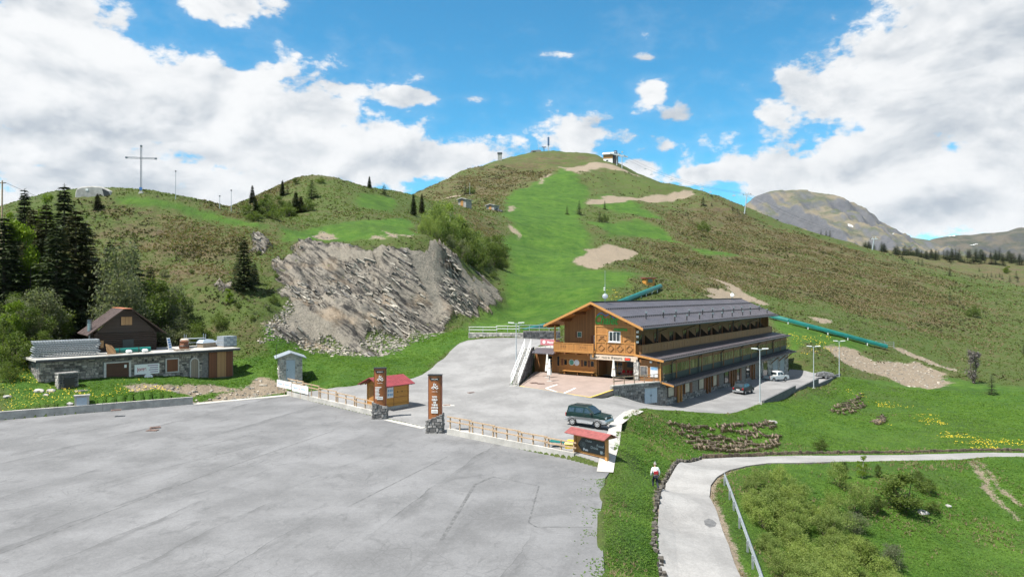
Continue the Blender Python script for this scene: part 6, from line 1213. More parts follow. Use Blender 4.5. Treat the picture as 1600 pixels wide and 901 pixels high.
def fl(x0, y0, x1, y1, n): return [front(x0 + (x1 - x0) * i / n, y0 + (y1 - y0) * i / n, dmin=100) for i in range(n + 1)]
conveyor('covered_conveyor', 'long teal covered conveyor climbing the meadow behind the chalet to the small hut', [Vector((X_(818, 122), 122, Z_(524, 122))), Vector((X_(868, 132), 132, Z_(511, 132)))] + fl(905, 503, 1032, 451, 5), 1.1)
conveyor('covered_conveyor', 'long straight teal covered conveyor on the slope right of the chalet end', [q_ for q_ in fl(1200, 497, 1384, 546, 6)], 1.1)
for i, px in enumerate((1375, 1390)):
    p = at(px, 174 + i * 2); t = thing('safety_fence', 'small grey fence frame at the lower end of the teal conveyor, %s one' % ('left' if i == 0 else 'right'), 'fence', p, R(5))
    for x in (-1.1, 1.1): MB().bx(x - .05, x + .05, -.05, .05, -.3, 1.5).build('post', 'galvanised', t)
    for z in (.5, 1.0, 1.45): MB().beam((-1.1, 0, z), (1.1, 0, z), .05, .07).build('rail', 'galvanised', t)
# bunker, cross, poles on the left hill
t = thing('bunker', 'pale domed concrete bunker with dark opening on the left hilltop', 'bunker', at(150, 149, .3), R(10))
pr_ = [(-3.6, 0), (-3.4, .9), (-2.4, 1.35), (-.5, 1.6), (1.6, 1.5), (3.2, .7), (3.9, -1.2)]
MB().ext([(x, -1.5, z) for x, z in [(-3.7, -1.5)] + pr_ + [(3.9, -2)]], (0, 4, 0)).build('shell', 'concrete', t, bevel=.25); MB().ext([(1.7, -1.56, 1.1), (3.0, -1.56, .5), (3.7, -1.56, -1.2), (2.2, -1.56, -.9)], (0, .05, 0)).build('opening', 'black_paint', t); MB().bx(-1.5, -1.0, -1.56, -1.51, .55, 1.0).build('plate', 'white_paint', t)
t = thing('summit_cross', 'tall grey lattice steel cross on the grassy left hilltop', 'cross', at(220, 150, .1), R(12))
MB().ext([(-.5, -.4, -.4), (.5, -.4, -.4), (.3, -.3, .45), (-.3, -.3, .45)], (0, .8, 0)).build('plinth', 'concrete_pale', t)
sh_ = MB(); HC = 10.3
def lattice(mb, p0, p1, a, n):
    p0 = Vector(p0); p1 = Vector(p1); d = (p1 - p0); dn = d.normalized(); s_ = dn.cross(Vector((0, 1, 0))).normalized() * a; q_ = Vector((0, a, 0)); cs = [s_ + q_, s_ - q_, -s_ - q_, -s_ + q_]
    for c_ in cs: mb.beam(p0 + c_, p1 + c_, .04, .04)
    for i in range(n):
        x0, x1 = p0 + d * (i / n), p0 + d * ((i + 1) / n)
        for j in range(4): mb.beam(x0 + cs[j], x1 + cs[(j + 1) % 4], .03, .03)
lattice(sh_, (0, 0, .3), (0, 0, HC), .13, 22); tag(sh_.build('shaft', 'lattice_grey' if 'lattice_grey' in MATS else mat('lattice_grey', (.20, .22, .24), .5, metal=.3), t), kind='stuff')
arm = MB(); lattice(arm, (-2.9, 0, HC * .745 + .0), (2.9, 0, HC * .745), .14, 10); tag(arm.build('arm', 'lattice_grey', t), kind='stuff')
for x, z in ((-2.95, HC * .745), (2.95, HC * .745), (0, HC)): MB().bx(x - .18, x + .18, -.2, .2, z - .18, z + .18).build('end_plate', 'lattice_grey', t)
MB().bx(-.3, .3, -.3, -.2, .7, 1.3).build('name_plate', 'blue_paint', t)
for px, top, d, lb in ((274, 268, 150, 'thin bare mast on the skyline right of the cross'), (343, 307, 150, 'short thin pole on the skyline before the second hill'), (361, 298, 150, 'thin pole at the foot of the second hill skyline')):
    p = at(px, d, .3); t = thing('mast', lb, 'mast', p); MB().cyl((0, 0, 0), (0, 0, Z_(top, d) - p.z), .07, .05, 6).build('pole', 'pole_grey', t); MB().bx(-.12, .12, -.12, .12, Z_(top, d) - p.z, Z_(top, d) - p.z + .2).build('tip', 'roof_dark', t)
p = at(2, 118, .2); t = thing('utility_pole', 'wooden utility pole with sagging wire at the left edge', 'utility pole', p); ht = Z_(282, 118) - p.z
MB().cyl((0, 0, 0), (.1, 0, ht), .16, .11, 8).build('pole', 'rail_wood', t); MB().beam((-.5, 0, ht - .4), (.7, 0, ht - .4), .12, .12).build('crossarm', 'dark_wood', t)
w_ = [Vector((.5, 0, ht - .3)).lerp(Vector((14, 26, ht - 6)), i / 10) - Vector((0, 0, 1.5 * math.sin(math.pi * i / 10))) for i in range(11)]; MB().tube(w_, .03, 4).build('wire', 'black_paint', t)
# main summit
p = at(781, 601, 1); t = thing('concrete_tower', 'square grey concrete tower with dark top on the main mountain skyline', 'tower', p); MB().bx(-1.8, 1.8, -1.5, 1.5, 0, 6.6).build('shaft', 'concrete', t); MB().bx(-2.1, 2.1, -1.8, 1.8, 6.602, 7.6).build('top', 'roof_dark', t)
p = at(838, 640, 1); t = thing('bunker', 'dark stone bunker on the highest point of the main mountain', 'bunker', p); MB().ext([(-6, -2, 0), (-4.5, -2, 2.6), (3.5, -2, 3.2), (6.5, -2, 0)], (0, 5, 0)).build('shell', 'stone', t); MB().bx(-3.5, -.5, -2.1, -2.01, 1.0, 1.9).build('slot', 'black_paint', t)
for dx in (-6.5, 2): MB().cyl((dx, 0, 0), (dx, 0, 9), .12, n=5).build('pole', 'pole_grey', t)
p = at(857, 640, 1); t = thing('antenna_mast', 'tall blue grey antenna mast on the main summit', 'antenna', p); MB().cyl((0, 0, 0), (0, 0, 14), .35, n=6).build('pole', 'pole_grey', t); MB().cyl((0, 0, 6), (0, 0, 13.5), .9, n=8).build('antenna_drum', 'sky_blue_dark' if 'sky_blue_dark' in MATS else mat('sky_blue_dark', (.06, .12, .22), .5), t)
p = at(850, 635, 1); t = thing('lift_return', 'small dark lift return frame left of the antenna mast', 'lift frame', p); MB().cyl((0, 0, 0), (0, 0, 5), .3, n=6).build('pole', 'roof_dark', t); MB().beam((-2, 0, 4.8), (2, 0, 4.8), .5, .6).build('crossarm', 'roof_dark', t)
p = at(951, 601, .5); t = thing('lift_station', 'chairlift top station with wooden upper storey and white base on the skyline', 'lift station', p, R(-18))
MB().bx(-4, 4, -3, 3, -4, 3.6).build('base', 'white_paint', t); MB().bx(-4.1, 4.1, -3.1, 3.1, 3.602, 7.2).build('upper_storey', 'far_wood', t); MB().ext([(-5, -4, 7.0), (5, -4, 7.0), (5, 0, 9.2), (-5, 0, 9.2)], (0, 0, .4)).build('roof', 'roof_pale', t); MB().ext([(-5, 0, 9.2), (5, 0, 9.2), (5, 4, 7.0), (-5, 4, 7.0)], (0, 0, .4)).build('roof', 'roof_pale', t)
MB().bx(4.12, 8, -2.5, 2.5, -3, 8).build('machine_room', 'roof_dark', t); MB().bx(5, 7.4, -2, 2, 8.002, 10.6).build('vent_tower', 'sky_blue_dark', t); MB().bx(-1.6, .4, -3.06, -3.01, 1.4, 2.4).build('window', 'black_paint', t)
def tower(px, d, top, label, name='lift_tower', lean=0.0):
    p = at(px, d, .5); t = thing(name, label, 'lift tower', p, R(-25)); hh = Z_(top, d) - p.z
    MB().cyl((0, 0, 0), (lean * hh, 0, hh), .42, .3, 8).build('mast', 'pole_grey', t); MB().beam((lean * hh - 2.6, 0, hh - .6), (lean * hh + 2.6, 0, hh - .6), .5, .5).build('crossarm', 'pole_grey', t)
    for s_ in (-1, 1):
        MB().beam((lean * hh + s_ * 2.5, -1.6, hh - .2), (lean * hh + s_ * 2.5, 1.6, hh - .5), .3, .35).build('sheave_train', 'roof_dark', t)
        MB().bx(lean * hh + s_ * 1.0 - .2, lean * hh + s_ * 1.0 + .2, -.2, .2, hh - .3, hh + 1.0).build('maintenance_frame', 'pole_grey', t)
    return Vector((p.x + lean * hh, p.y, p.z + hh))
T0 = tower(964, 590, 240, 'left one of the two lift pylons beside the top station'); T1 = tower(972, 586, 243, 'right one of the two lift pylons beside the top station')
t = thing('lift_gantry', 'long steel beam joining the two lift pylons at the top station', 'gantry', T0); MB().beam((-6, 0, .4), T1 - T0 + Vector((5, 0, -1.2)), .8, 1.0).build('beam', 'pole_grey', t)
for x in (-2, 4): MB().bx(x, x + 1.2, -.5, .5, .8, 2.0).build('lamp_head', 'pole_grey', t)
T2 = tower(1163, 481, 303, 'lone lift tower on the right hand skyline of the main mountain', lean=.13); T3 = tower(1363, 519, 372, 'lift tower on the right flank before the dark conifer belt', lean=.15); T4 = tower(1556, 330, 485, 'grey lift tower near the right edge low on the slope', lean=.25)
t = thing('lift_cable', 'thin chairlift cable running from the top station down to the skyline tower', 'cable', T1)
cpts = [T1.lerp(T2, i / 24) + Vector((0, 0, -5 * math.sin(math.pi * i / 24) - .2)) for i in range(25)]
for s_ in (-2.4, 2.4): MB().tube([c_ - T1 + Vector((s_, 0, 0)) for c_ in cpts], .06, 4).build('cable', 'roof_dark', t)
cpts2 = [T2.lerp(T3, i / 20) + Vector((0, 0, -5 * math.sin(math.pi * i / 20) - .2)) for i in range(21)]
t2 = thing('lift_cable', 'chairlift cable running on from the skyline tower down the far side', 'cable', T2)
for s_ in (-2.4, 2.4): MB().tube([c_ - T2 + Vector((s_, 0, 0)) for c_ in cpts2], .06, 4).build('cable', 'roof_dark', t2)
proto = None; CHN = ['chairlift chair closest to the top station', 'second chairlift chair from the top station', 'third chairlift chair from the top station', 'fourth chairlift chair from the top station', 'fifth chairlift chair from the top station', 'sixth chairlift chair from the top station', 'chairlift chair last but one before the skyline tower', 'chairlift chair just before the skyline tower']
for i, f in enumerate((.07, .19, .30, .42, .54, .66, .77, .89)):
    p = T1.lerp(T2, f) + Vector((2.4 if i % 2 else -2.4, 0, -5 * math.sin(math.pi * f) - .2))
    if proto is None:
        proto = thing('lift_chair', CHN[0], 'lift chair', p, R(-20), 'chairs hanging on the lift cable')
        MB().tube([(0, 0, 0), (0, .3, -1.6), (0, .0, -3.0)], .09, 5).build('hanger', 'pole_grey', proto); MB().bx(-1.1, 1.1, -.3, .4, -3.1, -3.0).build('seat', 'pole_grey', proto); MB().bx(-1.1, 1.1, .35, .42, -3.0, -2.3).build('backrest', 'pole_grey', proto)
    else: dup(proto, p, R(-20), CHN[i])

# ------------------------------------------------------------------ guard rail, lane edging, brush terraces, rocks
gp = [front(a, b_, dmin=28) for a, b_ in ((1131, 752), (1140, 775), (1153, 812), (1168, 855), (1185, 905), (1203, 960))]
t = thing('guard_rail', 'galvanised crash barrier along the right side of the lane', 'guard rail', gp[0])
for a, b_ in zip(gp[:-1], gp[1:]):
    a = a - gp[0]; b_ = b_ - gp[0]; d = (b_ - a).normalized(); s_ = Vector((d.y, -d.x, 0)).normalized()
    prof = [(0, .35), (.07, .42), (.0, .50), (.0, .56), (.07, .64), (0, .72)]
    mb = MB(); pts = [Vector((0, 0, z)) + s_ * -x for x, z in prof]; n = len(pts)
    mb.add([a + p_ for p_ in pts] + [b_ + p_ for p_ in pts] + [a + p_ + s_ * .02 for p_ in pts] + [b_ + p_ + s_ * .02 for p_ in pts], [(i, i + 1, n + i + 1, n + i) for i in range(n - 1)] + [(2 * n + i + 1, 2 * n + i, 3 * n + i, 3 * n + i + 1) for i in range(n - 1)] + [(n - 1, 2 * n - 1, 4 * n - 1, 3 * n - 1)])
    mb.build('beam', 'galvanised', t)
    for k_ in range(max(1, int((b_ - a).length / 2.4))):
        p_ = a.lerp(b_, (k_ + .3) / max(1, int((b_ - a).length / 2.4))) + s_ * .1; MB().bx(p_.x - .05, p_.x + .05, p_.y - .05, p_.y + .05, p_.z - .5, p_.z + .66).build('post', 'galvanised', t)
mat('old_stone', (.075, .068, .058), .95, var=.5, scale=3, island=.5); mat('dead_wood', (.105, .082, .058), .9, var=.35, scale=3, island=.45); mat('dead_grass', (.20, .165, .095), .9, var=.3, scale=3, island=.4)
le = [(7.1, 24), (7.25, 30), (7.75, 36)] + [tuple(ground(a, b_)[:2]) for a, b_ in ((1026, 860), (1026, 820), (1029, 785), (1039, 755), (1051, 735), (1069, 721), (1100, 715))]
t = thing('lane_edging', 'dark mossy dry stone edging along the left side of the lane', 'stone edging', (0, 0, 0)); rr = random.Random(4); mb = MB()
for a, b_ in zip(le[:-1], le[1:]):
    a = Vector(a); b_ = Vector(b_); L = (b_ - a).length; x = 0
    while x < L:
        p_ = a.lerp(b_, x / L); z = Hs(p_.x, p_.y); s_ = rr.uniform(.12, .36)
        mb.rbox((p_.x - .15 + rr.uniform(-.12, .12), p_.y, z + rr.uniform(-.12, .12)), (rr.uniform(.10, .22), s_, rr.uniform(.16, .34)), Matrix.Rotation(math.atan2(b_.y - a.y, b_.x - a.x) - 1.57 + rr.uniform(-.3, .3), 3, 'Z') @ Matrix.Rotation(rr.uniform(-.2, .2), 3, 'X')); x += s_ * .8
tag(mb.build('stone', 'old_stone', t), kind='stuff')
le2 = [tuple(ground(a, b_)[:2]) for a, b_ in ((1100, 714), (1200, 710), (1300, 709), (1400, 708), (1480, 706), (1600, 705))]; t = thing('stake_edging', 'low row of weathered stakes along the upper side of the lane', 'edging', (0, 0, 0)); mb = MB()
for a, b_ in zip(le2[:-1], le2[1:]):
    a = Vector(a); b_ = Vector(b_); n = int((b_ - a).length / .35)
    for i in range(n):
        p_ = a.lerp(b_, i / n); z = Hs(p_.x, p_.y); mb.rbox((p_.x, p_.y + .1, z + .1), (.3, .12, rr.uniform(.2, .55)), Matrix.Rotation(rr.uniform(-.2, .2), 3, 'Y'))
tag(mb.build('stake', 'dead_wood', t), kind='stuff')
def terraces(label, quad_px, rows, per, seed):
    t = thing('brush_terrace', label, 'brush terrace', (0, 0, 0)); rr = random.Random(seed); A, B, C_, D = [front(*p_) for p_ in quad_px]
    for r_ in range(rows):
        f = r_ / max(1, rows - 1); mb = MB(); gr = MB()
        for i in range(per):
            g = (i + rr.uniform(0, .9)) / per; p_ = A.lerp(B, g).lerp(D.lerp(C_, g), min(1, max(0, f + rr.uniform(-.09, .09) + .06 * math.sin(g * 17 + r_ * 2)))); z = Hg(p_.x, p_.y); a = rr.uniform(-.5, .5); l = rr.uniform(.35, .95)
            if rr.random() < .30: continue
            mb.rbox((p_.x, p_.y, z + .08), (rr.uniform(.10, .22), l, rr.uniform(.10, .22)), Matrix.Rotation(a, 3, 'Z') @ Matrix.Rotation(rr.uniform(.1, .8), 3, 'X'))
            if rr.random() < .35: mb.rbox((p_.x, p_.y + .2, z + .12), (rr.uniform(.8, 1.6), .14, .14), Matrix.Rotation(rr.uniform(-.15, .15), 3, 'Z') @ Matrix.Rotation(rr.uniform(-.1, .1), 3, 'Y'))
            for q_ in range(16):
                a2 = rr.uniform(-.9, .9); h_ = rr.uniform(.25, .75); b0 = Vector((p_.x + rr.uniform(-.3, .3), p_.y - .2 + rr.uniform(-.3, .2), z)); gr.add([b0, b0 + Vector((.1, 0, 0)), b0 + Vector((a2 * .35, -.25, h_ * .5))], [(0, 1, 2)])
        tag(mb.build('log_end', 'dead_wood', t), kind='stuff'); tag(gr.build('dead_grass', 'dead_grass', t), kind='stuff')
terraces('wide bank of stepped brushwood terraces below the lower yard', [(1042, 660), (1212, 660), (1218, 698), (1085, 700)], 5, 44, 1)
terraces('small patch of brushwood terraces below the end of the yard', [(1292, 640), (1345, 616), (1350, 634), (1325, 650)], 5, 16, 2)
terraces('tiny patch of brushwood terraces right of the small one', [(1364, 660), (1380, 650), (1384, 655), (1370, 664)], 3, 8, 3)
def boulder(p_, s_, m_='stone_pale', seed=0):
    rr = random.Random(seed); bm = bmesh.new(); bmesh.ops.create_icosphere(bm, subdivisions=2, radius=1.0)
    for v in bm.verts: v.co *= 1 + .35 * (rr.random() - .5); v.co.x *= s_ * 1.2; v.co.y *= s_; v.co.z *= s_ * .7
    me = bpy.data.meshes.new('boulder'); bm.to_mesh(me); bm.free(); me.materials.append(MATS[m_]); o = bpy.data.objects.new('boulder', me); COL.objects.link(o); o.location = p_; return o
for i, (px, py, s_, lb) in enumerate(((61, 611, .55, 'pale boulder in the grass left of the stone oven'), (72, 617, .3, 'tiny pale stone nearest the pale boulder left of the oven'), (80, 611, .5, 'pale rock pile stone beside the stone trough'), (110, 632, .35, 'flat pale stone in the grass above the concrete wall'), (12, 620, .4, 'pale stone at the far left in the grass'), (1206, 660, .6, 'grey boulder on top of the wide brush terraces'), (1412, 792, .35, 'pale stone in the scrub below the dark bush'), (1440, 800, .5, 'largest pale stone on the lower right slope'), (1480, 790, .3, 'pale stone on the open grass at lower right'), (1485, 705, .3, 'white stone on the upper edge of the lane'))):
    p_ = front(px, py); o = boulder(p_ + Vector((0, 0, -.05 * s_)), s_ * .8, 'mortar_pale' if i in (0, 9) else 'stone', seed=i); tag(o, lb, 'boulder')
# angular slabs broken out of the cut face
rr = random.Random(12); mb = MB(); mbd = MB()
rk = np.argwhere((m_rock > .75) & (GY > 95) & (GY < 180) & (m_scree < .35) & (fbm(GX / 5, HS / 3, 3, 19) > -.08)); sel = rk[np.random.default_rng(3).integers(0, len(rk), 900)]
for j, i in sel:
    x, y, z = GX[j, i], GY[j, i], H[j, i]; s_ = rr.uniform(.18, .75) * (1.6 if rr.random() < .06 else 1)
    M_ = Matrix.Rotation(R(35 + rr.uniform(-14, 14)), 3, 'Y') @ Matrix.Rotation(R(rr.uniform(-60, -10)), 3, 'X') @ Matrix.Rotation(rr.uniform(-.4, .4), 3, 'Z')
    (mb if rr.random() < .8 else mbd).rbox((x, y, z - .10 * s_), (s_ * rr.uniform(1.2, 2.6), s_ * rr.uniform(.6, 1.1), s_ * rr.uniform(.22, .5)), M_)
mat('slab_rock', (.255, .235, .20), .95, var=.35, scale=1.5, island=.4, bump=.4, fine=.3); mat('slab_dark', (.11, .105, .10), .95, var=.35, scale=1.5, island=.4, bump=.4)
t = thing('rock_outcrop', 'broken grey rock slabs standing out of the big cut face', 'rock outcrop', (0, 0, 0)); tag(mb.build('rock_slab', 'slab_rock', t), kind='stuff'); tag(mbd.build('rock_slab', 'slab_dark', t), kind='stuff')

# thin mountain air
hz = bpy.data.materials.new('mountain_air'); hz.use_nodes = True; k = NT(hz.node_tree)
pv = k.n('ShaderNodeVolumePrincipled', {'Color': (.86, .92, 1.0, 1), 'Density': 0.000018, 'Anisotropy': 0.2}); k.t.links.new(pv.outputs[0], k.n('ShaderNodeOutputMaterial').inputs['Volume']); MATS['mountain_air'] = hz
tag(MB().bx(-10000, 10000, -400, 10000, -141, 820).build('haze', 'mountain_air'), kind='stuff')
# ------------------------------------------------------------------ trees and shrubs
leafmat('spruce_needles', (.014, .028, .011), (.048, .068, .021), .18); leafmat('spruce_far', (.028, .046, .018), (.070, .096, .036), .2); leafmat('spruce_olive', (.020, .026, .008), (.062, .064, .018), .18); leafmat('larch_green', (.040, .070, .014), (.090, .130, .030), .35)
leafmat('leaf_bright', (.085, .150, .012), (.190, .260, .024), .5); leafmat('leaf_mid', (.055, .092, .018), (.125, .165, .040), .5); leafmat('leaf_grey', (.095, .118, .062), (.205, .225, .135), .5); leafmat('leaf_pale', (.125, .185, .042), (.265, .325, .100), .5); leafmat('twig_grey', (.11, .095, .085), (.20, .18, .165), .1)
mat('bark', (.085, .065, .050), .95, var=.35, scale=4); mat('bark_pale', (.36, .33, .29), .9, var=.3, scale=4)
def ntri(name, V, m):                                     # V (n,3,3) or (n,4,3): independent leaf faces
    n, q = V.shape[:2]; me = bpy.data.meshes.new(name); me.vertices.add(n * q); me.vertices.foreach_set('co', V.astype(np.float32).ravel())
    me.loops.add(n * q); me.loops.foreach_set('vertex_index', np.arange(n * q, dtype=np.int32)); me.polygons.add(n); me.polygons.foreach_set('loop_start', np.arange(0, n * q, q, dtype=np.int32)); me.update(calc_edges=True)
    me.materials.append(MATS[m]); return me
def spruce_meshes(seed, m, lev=30, br=11, pos=6, R_=.20, h=10.0):
    r = np.random.default_rng(seed); T = []
    for i in range(lev):
        f = (i + r.uniform(-.3, .3)) / lev; z = h * (.05 + .94 * f); rad = h * R_ * (1 - f) ** .82 * r.uniform(.78, 1.15) + .10
        nb = max(4, int(br * (1 - f * .55))); a0 = r.uniform(0, 6.28)
        for b_ in range(nb):
            a = a0 + 6.283 * b_ / nb + r.uniform(-.25, .25); L = rad * r.uniform(.72, 1.12); dx, dy = math.cos(a), math.sin(a); droop = r.uniform(.15, .45) * (1 - f * .7)
            for p in range(pos):
                t = .18 + .82 * (p + r.uniform(0, .8)) / pos; c = np.array([dx * L * t, dy * L * t, z - droop * L * t * t + .12 * L * t])
                for s in (-1, 1):
                    s_ = h * .055 * (1.1 - .55 * t) * r.uniform(.7, 1.3) * (1 - .35 * f); aa = a + s * r.uniform(.4, 1.0); w = s_ * .34
                    d = np.array([math.cos(aa), math.sin(aa), r.uniform(-.55, .05)]); pr = np.array([-math.sin(aa), math.cos(aa), r.uniform(-.5, .5)])
                    T.append([c - pr * w, c + pr * w, c + d * s_ * 1.35])
    for k in range(14):                                   # leader
        a = r.uniform(0, 6.28); z = h * r.uniform(.93, 1.0); T.append([[0.03, 0, z], [-.03, 0.03, z], [math.cos(a) * .25, math.sin(a) * .25, z + r.uniform(0, .25)]])
    cr = ntri('crown', np.array(T), m); tk = MB().cyl((0, 0, -.6), (0, 0, h * .5), h * .017, h * .011, 7).cyl((0, 0, h * .5), (0, 0, h * .98), h * .011, h * .002, 6)
    for i in range(10): a = i * 2.4; z = h * (.08 + .05 * i); tk.cyl((0, 0, z), (math.cos(a) * h * .1, math.sin(a) * h * .1, z - .1), .04, .015, 4)
    return cr, tk.mesh('trunk', 'bark')
def bush_meshes(seed, m, h=5.0, wd=2.2, leaves=1500, leaf=.17, stems=6, low=.12, bark='bark', upright=0.0, lobes=11):
    r = np.random.default_rng(seed); tk = MB(); cs = []
    for i in range(lobes):
        a = r.uniform(0, 6.28); f = r.uniform(low, .92); q = math.sin(min(1, f * 1.25) * 2.6) ** .6 * wd * r.uniform(.25, .85)
        cs.append((np.array([math.cos(a) * q, math.sin(a) * q, h * f]), wd * r.uniform(.28, .55) * (1.15 - .5 * f)))
    cs.append((np.array([0, 0, h * .86]), wd * .38))
    for i in range(stems):
        c, rr_ = cs[i % len(cs)]; p0 = Vector((r.uniform(-.2, .2) * wd * .4, r.uniform(-.2, .2) * wd * .4, -.3)); m1 = Vector(c) * .5 + Vector((r.uniform(-.2, .2), r.uniform(-.2, .2), 0)); tk.cyl(p0, m1, .045 * h / 4, .032 * h / 4, 5); tk.cyl(m1, Vector(c), .032 * h / 4, .012 * h / 4, 5)
        for k in range(3): tk.cyl(m1, Vector(cs[(i * 3 + k) % len(cs)][0]) * .9, .018, .008, 4)
    n = leaves; k = r.integers(0, len(cs), n); C = np.array([cs[i][0] for i in k]); RR = np.array([cs[i][1] for i in k])
    d = r.normal(size=(n, 3)); d /= np.linalg.norm(d, axis=1, keepdims=True); rad = RR * (r.uniform(0, 1, n) ** .45) * r.uniform(.8, 1.25, n)
    P = C + d * rad[:, None] * np.array([1, 1, .85 + upright]); P[:, 2] = np.maximum(P[:, 2], .05)
    e1 = r.normal(size=(n, 3)); e1[:, 2] = e1[:, 2] * .7 + upright * 2; e1 /= np.linalg.norm(e1, axis=1, keepdims=True); e2 = np.cross(e1, r.normal(size=(n, 3))); e2 /= np.linalg.norm(e2, axis=1, keepdims=True)
    s = leaf * r.uniform(.6, 1.5, n)[:, None]; V = np.stack([P - e1 * s, P + e2 * s * .55, P + e1 * s, P - e2 * s * .55], 1)
    return ntri('crown', V, m), tk.mesh('trunk', bark)
KIND = {}
for i in range(4): KIND['spruce%d' % i] = (spruce_meshes(i, 'spruce_needles' if i < 2 else 'spruce_olive', 34, 12, 7, (.19, .22, .21, .25)[i]), 10.0)
for i in range(3): KIND['far%d' % i] = (spruce_meshes(20 + i, 'spruce_far', 16, 9, 4, (.24, .28, .21)[i]), 10.0)
KIND['larch'] = (spruce_meshes(40, 'larch_green', 22, 9, 4, .30), 10.0)
for nm, m_, kw in (('bright', 'leaf_bright', dict(h=6, wd=2.0, leaves=5200, leaf=.105, lobes=16)), ('birch', 'leaf_bright', dict(h=7, wd=1.9, leaves=2600, leaf=.11, bark='bark_pale', lobes=14)), ('mid0', 'leaf_mid', dict(leaves=4200, wd=2.5, leaf=.10, lobes=16)), ('mid1', 'leaf_mid', dict(leaves=3800, wd=2.1, leaf=.10, lobes=18)), ('grey', 'leaf_grey', dict(leaves=4200, wd=2.6, leaf=.09, lobes=20)),
                   ('pale0', 'leaf_pale', dict(leaves=4400, wd=2.5, leaf=.085, upright=.5, lobes=20)), ('pale1', 'leaf_pale', dict(leaves=4000, wd=2.2, leaf=.085, upright=.6, lobes=18)), ('bare', 'twig_grey', dict(h=6, wd=1.5, leaves=1300, leaf=.13, stems=10, upright=.8)), ('low', 'leaf_mid', dict(h=3, wd=2.2, leaves=2600, leaf=.10, lobes=16)), ('lowgrey', 'leaf_grey', dict(h=3, wd=2.0, leaves=2600, leaf=.085, lobes=16))):
    KIND[nm] = (bush_meshes(hash(nm) % 1000 if False else sum(map(ord, nm)), m_, **kw), kw.get('h', 5.0))
def plant(kind, x, y, top_z, label, name, cat, group=None, fat=1.0, base=None, hh=None):
    (cr, tk), h0 = KIND[kind]; z = Hg(x, y) if base is None else base; hh = hh or max(.8, top_z - z); s = hh / h0
    t = thing(name, label, cat, (x, y, z - .05 * s), random.uniform(0, 6.28), group); t.scale = (s * fat, s * fat, s)
    for nm, me in (('crown', cr), ('trunk', tk)): o = bpy.data.objects.new(nm, me); COL.objects.link(o); o.parent = t
    return t
def tree(kind, px, d, top, label, name='spruce_tree', cat='tree', group=None, fat=1.0): return plant(kind, X_(px, d), d, Z_(top, d), label, name, cat, group, fat)
def tree_f(kind, px, base, top, label, name='spruce_tree', cat='tree', group=None, fat=1.0):
    p = front(px, base); return plant(kind, p.x, p.y, Z_(top, p.y), label, name, cat, group, fat, hh=(base - top) * p.y / F)
G1 = 'trees on the slope above the storehouse'
for a in (('spruce1', 6, 93, 336, 'big dark spruce cut by the left edge of the picture', 1.25), ('spruce0', 38, 122, 294, 'dark spruce on the skyline second from the left edge', 1.1), ('spruce2', 72, 107, 316, 'broad olive spruce between the bright green tree and the tallest spruce', 1.15), ('spruce0', 100, 108, 287, 'tallest slender spruce reaching above the left skyline', 1.0),
          ('spruce3', 118, 98, 323, 'large broad olive spruce standing behind the cabin chimney', 1.12), ('spruce1', 208, 103, 382, 'dark spruce right behind the cabin beside the grey willow', 1.15), ('spruce0', 235, 107, 415, 'smaller dark spruce at the right side of the grove behind the cabin', 1.2), ('spruce1', 381, 113, 372, 'dark spruce standing alone at the left foot of the rock face', 1.35), ('spruce1', 398, 117, 410, 'smaller dark spruce touching the left foot of the rock face', 1.3),
          ('spruce3', 152, 144, 302, 'small bushy spruce below the bunker', 1.5), ('spruce1', 62, 97, 372, 'dark spruce in the middle of the grove below the olive one', 1.2), ('spruce0', 22, 96, 395, 'dark spruce under the bright green tree at far left', 1.2), ('spruce1', 150, 101, 400, 'dark spruce half hidden behind the cabin roof', 1.1), ('spruce1', 88, 93, 350, 'dark spruce in front of the tallest spruce on the left', 1.25), ('spruce0', 134, 104, 345, 'dark spruce right of the large olive one', 1.2), ('spruce2', 52, 108, 325, 'dark spruce right of the light green birch foot', 1.2), ('spruce1', 18, 100, 365, 'dark spruce second from the left edge in the front row', 1.3), ('spruce0', 172, 107, 375, 'dark spruce behind the grey willow at its left side', 1.25), ('spruce1', 222, 100, 440, 'short dark spruce at the right corner of the cabin', 1.4)):
    tree(a[0], a[1], a[2], a[3], a[4], 'spruce_tree', 'tree', G1, a[5])
for a in (('bright', 42, 95, 343, 'bright yellow green leafy tree in front of the dark spruces'), ('birch', 70, 128, 296, 'light green birch between two spruces on the left skyline'), ('bright', 14, 130, 330, 'pale green tree crown on the left skyline at the edge'), ('grey', 183, 97, 382, 'wide grey green willow behind the cabin'), ('grey', 195, 94, 430, 'lower grey green willow touching the cabin roof')):
    tree(a[0], a[1], a[2], a[3], a[4], 'leafy_tree', 'tree', G1, .55 if a[0] == 'bright' else .6)
